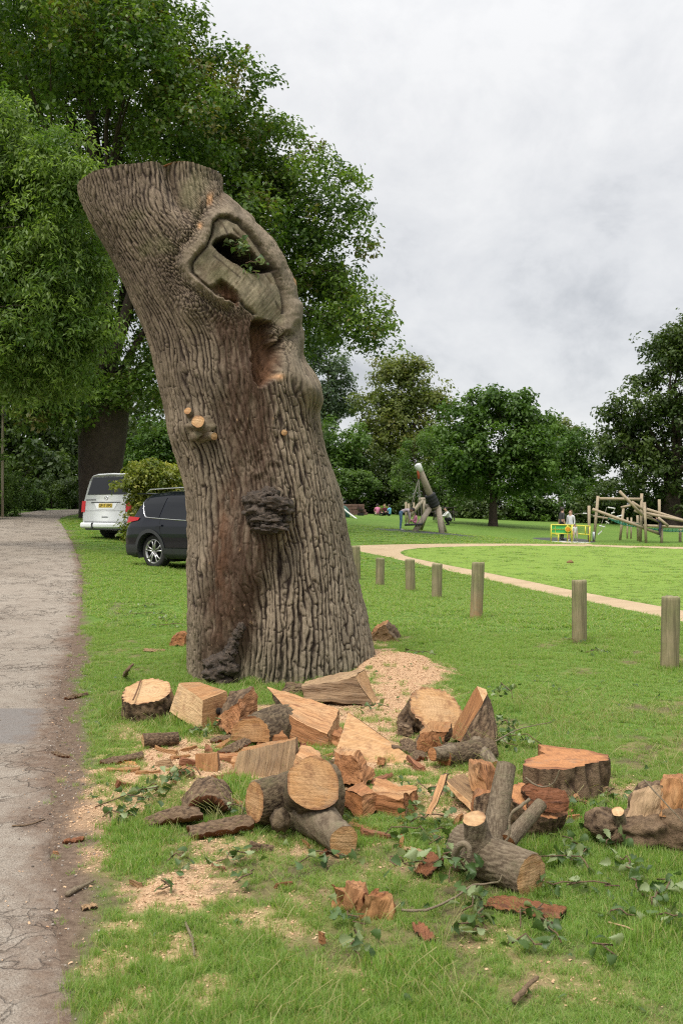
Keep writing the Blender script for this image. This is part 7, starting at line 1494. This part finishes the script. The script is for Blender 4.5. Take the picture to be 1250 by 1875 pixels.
# ------------------------------------------------------------------ grass blades, wood chips, fallen leaves
leaf_mat('blades', (0.138, 0.25, 0.042), (0.262, 0.385, 0.09), .5, None, .3, (0.48, 0.43, 0.21))
def tuft_mesh(name, n, hmin, hmax, spread, wid, seed, lean=.5):
    r = np.random.default_rng(seed); V = []; F = []; T = []
    for i in range(n):
        a = r.uniform(0, 6.283); d = spread*math.sqrt(r.uniform()); x, y = d*math.cos(a), d*math.sin(a); h = r.uniform(hmin, hmax); w_ = wid*r.uniform(.6, 1.25)
        b = r.uniform(0, 6.283); l = lean*h*r.uniform(.1, 1.3); dx, dy = math.cos(b)*l, math.sin(b)*l; c = b+1.57+r.normal()*.5; sx, sy = math.cos(c)*w_/2, math.sin(c)*w_/2
        base = len(V); k = r.uniform(.55, .95)
        for t, ww in ((0, .8), (.4, 1.0), (.75, .7)):
            z = h*(t-.25*l/h*t*t); V += [(x+dx*t*t-sx*ww, y+dy*t*t-sy*ww, z), (x+dx*t*t+sx*ww, y+dy*t*t+sy*ww, z)]
        V.append((x+dx, y+dy, h*(1-.28*l/h*k))); F += [(base, base+1, base+3, base+2), (base+2, base+3, base+5, base+4), (base+4, base+5, base+6)]
        tn = float(np.clip(r.normal(.42, .2), 0, .8)) if r.uniform() > .15 else float(r.uniform(.85, 1)); T += [tn]*7
    me = bpy.data.meshes.new(name); me.from_pydata(V, [], F); a = me.attributes.new('tint', 'FLOAT', 'POINT'); a.data.foreach_set('value', np.array(T, np.float32)); me.materials.append(MAT['blades'])
    me.polygons.foreach_set('use_smooth', np.ones(len(me.polygons), dtype=bool)); me.update(); return me
def instancer(name, pts, rotz, scl, idx, meshes, label, tilt=None):
    """points carrying instances of a few small meshes"""
    me = bpy.data.meshes.new(name); me.vertices.add(len(pts)); me.vertices.foreach_set('co', np.asarray(pts, np.float32).ravel())
    rot = np.zeros((len(pts), 3), np.float32); rot[:, 2] = rotz
    if tilt is not None: rot[:, :2] = tilt
    a = me.attributes.new('rot', 'FLOAT_VECTOR', 'POINT'); a.data.foreach_set('vector', rot.ravel())
    a = me.attributes.new('scl', 'FLOAT_VECTOR', 'POINT'); s3 = np.asarray(scl, np.float32); s3 = np.repeat(s3[:, None], 3, 1) if s3.ndim == 1 else s3; a.data.foreach_set('vector', s3.ravel())
    a = me.attributes.new('idx', 'INT', 'POINT'); a.data.foreach_set('value', np.asarray(idx, np.int32))
    o = bpy.data.objects.new(name, me); COL.objects.link(o)
    ng = bpy.data.node_groups.new(name, 'GeometryNodeTree'); ng.interface.new_socket('Geometry', in_out='INPUT', socket_type='NodeSocketGeometry'); ng.interface.new_socket('Geometry', in_out='OUTPUT', socket_type='NodeSocketGeometry')
    gi = ng.nodes.new('NodeGroupInput'); go = ng.nodes.new('NodeGroupOutput'); ip = ng.nodes.new('GeometryNodeInstanceOnPoints'); j = ng.nodes.new('GeometryNodeGeometryToInstance')
    for k, m in enumerate(meshes):
        so = bpy.data.objects.new(name+'_source', m); oi = ng.nodes.new('GeometryNodeObjectInfo'); oi.inputs['Object'].default_value = so; oi.inputs['As Instance'].default_value = False
        ng.links.new(oi.outputs['Geometry'], j.inputs[0])
    def na(nm, ty):
        q = ng.nodes.new('GeometryNodeInputNamedAttribute'); q.data_type = ty; q.inputs[0].default_value = nm; return [s_ for s_ in q.outputs if s_.enabled][0]
    ip.inputs['Pick Instance'].default_value = True
    ng.links.new(gi.outputs[0], ip.inputs['Points']); ng.links.new(j.outputs[0], ip.inputs['Instance']); ng.links.new(na('idx', 'INT'), ip.inputs['Instance Index'])
    e2r = ng.nodes.new('FunctionNodeEulerToRotation'); ng.links.new(na('rot', 'FLOAT_VECTOR'), e2r.inputs[0]); ng.links.new(e2r.outputs[0], ip.inputs['Rotation']); ng.links.new(na('scl', 'FLOAT_VECTOR'), ip.inputs['Scale'])
    ng.links.new(ip.outputs[0], go.inputs[0]); md = o.modifiers.new('scatter', 'NODES'); md.node_group = ng
    return tag(o, label, None, None, 'stuff')
tufts = [tuft_mesh('grass_tuft', 26, .035, .085, .055, .0042, 1), tuft_mesh('grass_tuft', 22, .03, .07, .06, .0040, 2, .8), tuft_mesh('grass_tuft', 28, .045, .11, .05, .0045, 3, .6), tuft_mesh('grass_tuft', 16, .02, .05, .06, .0040, 4, .9), tuft_mesh('grass_tuft', 20, .07, .17, .05, .0048, 5, .7)]
r = np.random.default_rng(77)
def gridval(A, x, y):
    """bilinear look-up in the ground grid"""
    i = np.clip(np.searchsorted(gx, x)-1, 0, len(gx)-2); j = np.clip(np.searchsorted(gy, y)-1, 0, len(gy)-2)
    tx = (x-gx[i])/(gx[i+1]-gx[i]); ty = (y-gy[j])/(gy[j+1]-gy[j])
    return A[j, i]*(1-tx)*(1-ty)+A[j, i+1]*tx*(1-ty)+A[j+1, i]*(1-tx)*ty+A[j+1, i+1]*tx*ty
def scatter(n, y0, y1, margin=1.08, power=1.0):
    y = y0+(y1-y0)*r.uniform(0, 1, n)**power; half = 625/FPX*y*margin+.75; return r.uniform(-1, 1, n)*half, y
path_poly = np.vstack([pa_[:, :2], pb_[::-1, :2]]); van_keep = []
def grass_points(n, y0, y1, dens_seed, power=1.0, tall=0.0):
    x, y = scatter(n, y0, y1, 1.3, power)
    keep = r.uniform(0, 1, n) > np.clip(gridval(dirt, x, y)*1.1, 0, .97)
    s_ = gridval(saw, x, y)*(.75+.5*n2(x, y, 7, 90, 3)); keep &= r.uniform(0, 1, n) > np.clip(s_*1.25, 0, .985)
    keep &= r.uniform(0, 1, n) > .82*gridval(worn, x, y)
    keep &= ~inpoly(x, y, path_poly) & ((x > edge_x(EDGE, y)-.20+.06*n2(x, y, 3, 17, 3)+.08*sstep(5, 3.4, y)) | (x < edge_x(ASPH, y)-4.9))
    keep &= r.uniform(0, 1, n) > .75*gridval(mown, x, y)
    rs = (x-cxr[5])**2/.85**2+(y-SY0)**2/.85**2; keep &= rs > 1
    return x[keep], y[keep]
bigs = []
X1, Y1 = grass_points(68000, 2.4, 7.0, 1, .8); X2, Y2 = grass_points(42000, 7.0, 13, 2, .85); X3, Y3 = grass_points(34000, 13, 26, 3, .8); X4, Y4 = grass_points(12000, 26, 50, 4, .8)
def place(x, y, base, seed, far=1.0):
    z = gridval(ZG, x, y); hgt = 1+.55*n2(x, y, .9, seed, 3)+.35*n2(x, y, 3.2, seed+3, 3); mw = gridval(mown, x, y)
    s_ = base*np.clip(hgt, .35, 1.8)*r.uniform(.7, 1.25, len(x))*(1-.45*mw); w_ = far*r.uniform(.85, 1.2, len(x))
    wn = gridval(worn, x, y); s_ *= 1-.35*wn
    return np.stack([x, y, z-.004], -1), np.stack([w_*np.maximum(s_, .6*far), w_*np.maximum(s_, .6*far), s_], -1)
parts_ = [place(X1, Y1, .35, 61, .85), place(X2, Y2, .40, 61, 1.0), place(X3, Y3, .5, 61, 1.6), place(X4, Y4, .5, 61, 2.6)]
PT = np.concatenate([p[0] for p in parts_]); SCL = np.concatenate([p[1] for p in parts_])
pi_ = np.where(r.uniform(0, 1, len(PT)) < .05, 4, r.integers(0, 4, len(PT)))
# a few rank tussocks in the photograph's left front
tx_, ty_ = [], []
for (px, py, rx, ry, n) in [(250, 1560, 60, 40, 260), (260, 1520, 45, 26, 120), (110, 1690, 1, 1, 1), (560, 1400, 30, 16, 60), (330, 1340, 60, 18, 120), (460, 1250, 14, 8, 30), (585, 1262, 10, 6, 16), (640, 1545, 40, 12, 60), (210, 1300, 18, 20, 50), (960, 1560, 60, 16, 90), (1180, 1580, 60, 16, 90), (350, 1215, 18, 10, 40), (440, 1450, 18, 22, 60), (745, 1780, 60, 40, 90), (1030, 1420, 90, 8, 60), (1225, 1226, 26, 5, 50), (1060, 1178, 22, 4, 45), (871, 1134, 18, 3, 40), (799, 1098, 16, 2.5, 40), (1180, 1700, 80, 50, 130), (960, 1640, 40, 30, 60), (1100, 1500, 60, 14, 60)]:
    q = r.normal(size=(n, 2))*.55; 
    for u_, v_ in q:
        g_ = Gz(px+u_*rx, py+v_*ry, 0); tx_.append(g_[0]); ty_.append(g_[1])
tx_, ty_ = np.array(tx_), np.array(ty_); p5, s5 = place(tx_, ty_, .75, 62)
PT = np.concatenate([PT, p5]); SCL = np.concatenate([SCL, s5*1.1]); pi_ = np.r_[pi_, np.where(r.uniform(0, 1, len(p5)) < .6, 4, 2)]
instancer('grass', PT, r.uniform(0, 6.28, len(PT)), SCL, pi_, tufts, 'green grass blades growing over the lawn and round the logs')
def stems_mesh(seed):
    r_ = np.random.default_rng(seed); mb = MB(); T = []
    for k in range(5):
        a = r_.uniform(0, 6.28); L = r_.uniform(.10, .22); ln = r_.uniform(.3, .9); b = np.array([r_.normal()*.03, r_.normal()*.03, 0]); q = [b+np.array([math.cos(a)*ln*L*t*t, math.sin(a)*ln*L*t*t, L*t*(1-.3*ln*t)]) for t in np.linspace(0, 1, 4)]
        mb.tube(q, [.0011, .001, .0009, .0016], 3, False)
    me = bpy.data.meshes.new('grass_stem'); me.from_pydata(mb.V, [], mb.F); a = me.attributes.new('tint', 'FLOAT', 'POINT'); a.data.foreach_set('value', np.full(len(mb.V), .97, np.float32)); me.materials.append(MAT['blades']); return me
xs_, ys_ = grass_points(2600, 2.7, 9, 9, .8); ks_ = n2(xs_, ys_, 1.1, 123, 3) > -.1; xs_, ys_ = xs_[ks_], ys_[ks_]
instancer('dry_grass_stems', np.stack([xs_, ys_, gridval(ZG, xs_, ys_)], -1), r.uniform(0, 6.28, len(xs_)), r.uniform(.5, 1.0, len(xs_)), r.integers(0, 3, len(xs_)), [stems_mesh(k) for k in range(3)], 'straw coloured dry stems standing in the grass')
def pebble(seed):
    mb = MB(); mb.ball((0, 0, .3), (1, .8, .6), 4, seed, .5); me = bpy.data.meshes.new('pebble'); me.from_pydata(mb.V, [], mb.F); me.materials.append(MAT['grit']); me.polygons.foreach_set('use_smooth', np.ones(len(me.polygons), dtype=bool)); return me
m_, t_, b_p = new_mat('grit'); q = NT(t_); q.l(q.ramp(q.n('ShaderNodeObjectInfo').outputs['Random'], [(0, (.10, .08, .065)), (.5, (.24, .20, .165)), (1, (.42, .36, .30))]), b_p.inputs['Base Color']); b_p.inputs['Roughness'].default_value = .9; MAT['grit'] = m_
xg = r.uniform(-3.5, .2, 60000); yg = 2.7+9*r.uniform(0, 1, 60000)**.8; ed_ = edge_x(EDGE, yg); aw = edge_x(ASPH, yg); pr = .30*np.exp(-((xg-(ed_+aw)/2)/.16)**2)+.035*(xg < aw); kg = (r.uniform(0, 1, 60000) < pr*(.4+1.2*np.clip(n2(xg, yg, 1.8, 140, 3)+.4, 0, 1))) & (xg < ed_+.08); xg, yg = xg[kg], yg[kg]
instancer('gravel', np.stack([xg, yg, np.where(xg < aw[kg], gz(xg, yg)+.008, gridval(ZG, xg, yg))], -1), r.uniform(0, 6.28, len(xg)), .0022+.006*r.uniform(0, 1, len(xg))**3, r.integers(0, 3, len(xg)), [pebble(k) for k in range(3)], 'loose grit and small stones along the edge of the lane')
# wood chips and shavings over the sawdust
def chip_mat():
    m, t, b = new_mat('wood_shaving'); q = NT(t); n = q.n('ShaderNodeObjectInfo').outputs['Random']
    c = q.ramp(n, [(0, (.36, .20, .10)), (.2, (.50, .31, .175)), (.9, (.60, .41, .25)), (1, (.26, .12, .06))]); q.l(c, b.inputs['Base Color']); b.inputs['Roughness'].default_value = .85; return m
MAT['chip'] = chip_mat()
def chip_mesh(w_, l_, c_, seed):
    r_ = np.random.default_rng(seed); mb = MB(); u = np.linspace(-.5, .5, 4); V = []
    for q in u: V += [(-w_/2*(1+r_.normal()*.2), q*l_, c_*(1-4*q*q)+.001), (w_/2*(1+r_.normal()*.2), q*l_, c_*(1-4*q*q)+.001+.2*w_)]
    F = [(2*k, 2*k+1, 2*k+3, 2*k+2) for k in range(3)]; me = bpy.data.meshes.new('wood_shaving'); me.from_pydata(V, [], F); me.materials.append(MAT['chip']); return me
chips = [chip_mesh(.006, .018, .003, 1), chip_mesh(.004, .026, .005, 2), chip_mesh(.010, .014, .002, 3), chip_mesh(.014, .028, .004, 4)]
x, y = scatter(700000, 2.7, 11.5, 1.05, .7); s_ = gridval(saw, x, y); d_ = gridval(dirt, x, y)
s_ = np.minimum(s_, 1); kp = r.uniform(0, 1, len(x)) < np.clip(.8*s_**1.2+.010*d_*(y < 11)*(x > edge_x(ASPH, y)-.25)+.004*sstep(9, 6, y)*(x > edge_x(ASPH, y)-.1), 0, 1)
kp &= ((x-cxr[5])**2+(y-SY0)**2) > .75; x, y = x[kp], y[kp]
zc = np.where(x < edge_x(ASPH, y), gz(x, y)+.010, gridval(ZG, x, y)+.003)
instancer('wood_shavings', np.stack([x, y, zc], -1), r.uniform(0, 6.28, len(x)), r.uniform(.18, .6, len(x))**1.15, r.integers(0, 4, len(x)), chips, 'pale wood shavings and sawdust flakes strewn over the ground', r.normal(size=(len(x), 2))*.35)
# oak leaves
leaf_mat('fallen_leaf', (0.034, 0.072, 0.014), (0.085, 0.145, 0.034), .25, (0.225, 0.275, 0.125), .5)
def oak_leaf(seed, curl=.6):
    r_ = np.random.default_rng(seed); n = 11; V = []; L = .105*r_.uniform(.85, 1.15); tw = r_.normal()*.6; bend = r_.uniform(.2, 1.0)*curl
    wv = [.06, .05, .16, .14, .27, .20, .36, .27, .36, .24, .05]
    for i in range(n):
        t = i/(n-1); wd = L*wv[i]*1.0; sag = -bend*L*t*t*.6; z0 = sag+.10*L*math.sin(t*3+seed)
        for k in (-1, -.5, 0, .5, 1):
            x_ = k*wd*(1+.12*r_.normal()*abs(k)); cz = curl*(abs(k)**1.5)*wd*(.75 if seed % 2 else -.6)+tw*k*wd*t
            V.append((x_, t*L+abs(k)*L*.03, z0+cz+.05*L*r_.normal()*abs(k)*.3))
    F = [(i*5+k, i*5+k+1, (i+1)*5+k+1, (i+1)*5+k) for i in range(n-1) for k in range(4)]
    me = bpy.data.meshes.new('leaf'); me.from_pydata(V, [], F); a = me.attributes.new('tint', 'FLOAT', 'POINT'); a.data.foreach_set('value', np.full(len(V), r_.uniform(.1, .9), np.float32))
    me.materials.append(MAT['fallen_leaf']); me.polygons.foreach_set('use_smooth', np.ones(len(me.polygons), dtype=bool)); return me
LEAVES = [oak_leaf(k, [.5, .9, .3, .7][k % 4]) for k in range(8)]
def sprig(px, py, n, spread, lift=.0, up=.25, seed=0, scale=1.0, z=None):
    r_ = np.random.default_rng(seed+500); g_ = G(px, py) if z is None else P(px, py, z); g_ = np.array(g_); 
    if z is None: g_[2] = float(gridval(ZG, np.array([g_[0]]), np.array([g_[1]]))[0])+.02+lift
    root = thing('leaf_sprig', where_label(('big bushy' if n >= 12 else 'leafy' if n >= 8 else 'small')+' oak sprig', px, py) if z is None else 'sprig', 'leaf sprig', g_, 'fallen oak leaf sprigs')
    a = r_.uniform(0, 6.28); d = np.array([math.cos(a), math.sin(a), 0]); t = np.linspace(-1, 1, 6)[:, None]
    st = g_+d*t*spread*.8+np.array([0, 0, 1])*(.02+.05*up*(1-t*t))+.02*r_.normal(size=(6, 3))*np.array([1, 1, .4])
    mb = MB(); mb.tube(st, .0035*scale, 5); mb.build('stem', MAT['oak_bark'], root, True, {'h': np.full(len(mb.V), .7)})
    for k in range(int(n*1.5)):
        o = bpy.data.objects.new('leaf', LEAVES[r_.integers(0, 8)]); COL.objects.link(o); o.parent = root
        tt = r_.uniform(-1, 1); p = d*tt*spread*.8+np.array([r_.normal()*.25*spread, r_.normal()*.25*spread, .015+.07*up*r_.uniform()]); o.location = tuple(p)
        o.rotation_euler = (r_.normal()*.55+.15*up, r_.normal()*.75+(3.14 if r_.uniform() < .3 else 0), r_.uniform(0, 6.28)); s = scale*.52*r_.uniform(.6, 1.2); o.scale = (s, s, s)
    return root
SPR = [(235, 1495, 16, .16, .03, 1.2), (215, 1508, 8, .10, 0, .6), (262, 1470, 9, .12, 0, .6), (310, 1442, 9, .12, 0, .5), (342, 1428, 6, .10, 0, .5), (290, 1458, 6, .1, 0, .4), (925, 1305, 14, .16, .10, 1.6), (928, 1350, 14, .18, .02, 1.2), (948, 1368, 10, .16, 0, .8), (915, 1372, 9, .14, 0, .6), (1090, 1200, 7, .2, 0, .4), (770, 1222, 8, .22, 0, .4),
       (842, 1640, 12, .11, .03, 1.3), (828, 1612, 10, .10, .02, 1.2), (868, 1680, 10, .10, .0, .8), (850, 1718, 7, .10, 0, .5), (1132, 1560, 8, .11, 0, .7), (1150, 1602, 8, .12, 0, .7), (1168, 1640, 9, .11, 0, .6), (1200, 1660, 6, .1, 0, .5), (1050, 1565, 9, .13, 0, .6), (1062, 1600, 8, .12, 0, .5), (1020, 1590, 6, .1, 0, .5), (600, 1588, 7, .12, 0, .5), (430, 1592, 8, .12, 0, .6), (655, 1752, 8, .10, 0, .6), (645, 1700, 7, .10, 0, .5),
       (345, 1308, 8, .14, 0, .6), (365, 1350, 8, .13, 0, .6), (405, 1342, 7, .12, .02, .8), (462, 1502, 7, .10, 0, .5), (428, 1508, 5, .08, .03, .4), (755, 1500, 9, .12, 0, .6), (785, 1518, 10, .13, 0, .6), (820, 1455, 7, .1, 0, .5), (750, 1540, 8, .12, 0, .5), (800, 1545, 7, .1, 0, .5), (770, 1462, 7, .1, 0, .5), (1095, 1528, 8, .12, 0, .7), (1065, 1492, 7, .12, 0, .5), (1120, 1470, 5, .1, 0, .4), (1000, 1722, 7, .10, 0, .5), (960, 1752, 6, .09, 0, .5), (1142, 1690, 6, .10, 0, .4), (1238, 1702, 7, .10, 0, .5), (1225, 1640, 6, .1, 0, .4),
       (300, 1652, 4, .06, 0, .3), (722, 1640, 3, .05, .10, .4), (350, 1172, 9, .3, 0, .3), (265, 1128, 9, .35, 0, .2), (300, 1138, 8, .3, 0, .2), (322, 1150, 8, .3, 0, .2), (275, 1112, 5, .2, 0, .3), (665, 1308, 5, .1, 0, .4), (690, 1300, 4, .1, 0, .3), (480, 1448, 5, .08, 0, .4), (880, 1700, 6, .1, 0, .4), (1110, 1760, 5, .09, 0, .4), (560, 1520, 6, .1, 0, .4), (1045, 1178, 4, .2, 0, .2), (330, 1600, 4, .07, 0, .3), (445, 1630, 5, .09, 0, .4), (820, 1390, 5, .1, .05, .5), (900, 1560, 7, .1, 0, .5), (770, 1600, 6, .1, 0, .5), (1010, 1640, 6, .1, 0, .4), (1085, 1640, 6, .1, 0, .4), (980, 1690, 5, .1, 0, .4)]
for i, q in enumerate(SPR): sprig(*q, seed=i, scale=.95)
ep, en = surf_pt(440, 470); ey = float(np.array(surf_pt(452, 500)[0])[1])
for k, (px, py) in enumerate([(428, 455), (450, 470), (470, 488), (455, 505), (440, 462)]): 
    s_ = sprig(px, py, 9, .12, 0, .8, 300+k, 1.25, z=ey+(.10 if k < 2 else .02)); s_['label'] = ['top left oak sprig inside the knot hollow', 'oak sprig in the middle of the knot hollow', 'oak sprig at the right end of the knot hollow', 'oak sprig hanging lowest from the knot hollow', 'oak sprig at the left lip of the knot hollow'][k]; s_['group'] = 'oak leaf sprigs in the knot wound'
# loose leaves and crumbs
x, y = scatter(5200, 2.8, 9.5, 1.05, .8); m = r.uniform(0, 1, len(x)) < np.clip(.10+.5*sstep(.0, .5, n2(x, y, .8, 77, 3))*(y < 8)*(y > 3.6), 0, .6); m &= (x > edge_x(EDGE, y)) ; x, y = x[m], y[m]
instancer('leaf_litter', np.stack([x, y, gridval(ZG, x, y)+.02], -1), r.uniform(0, 6.28, len(x)), r.uniform(.15, .5, len(x)), r.integers(0, 8, len(x)), LEAVES, 'single torn oak leaves scattered through the grass', r.normal(size=(len(x), 2))*.5)
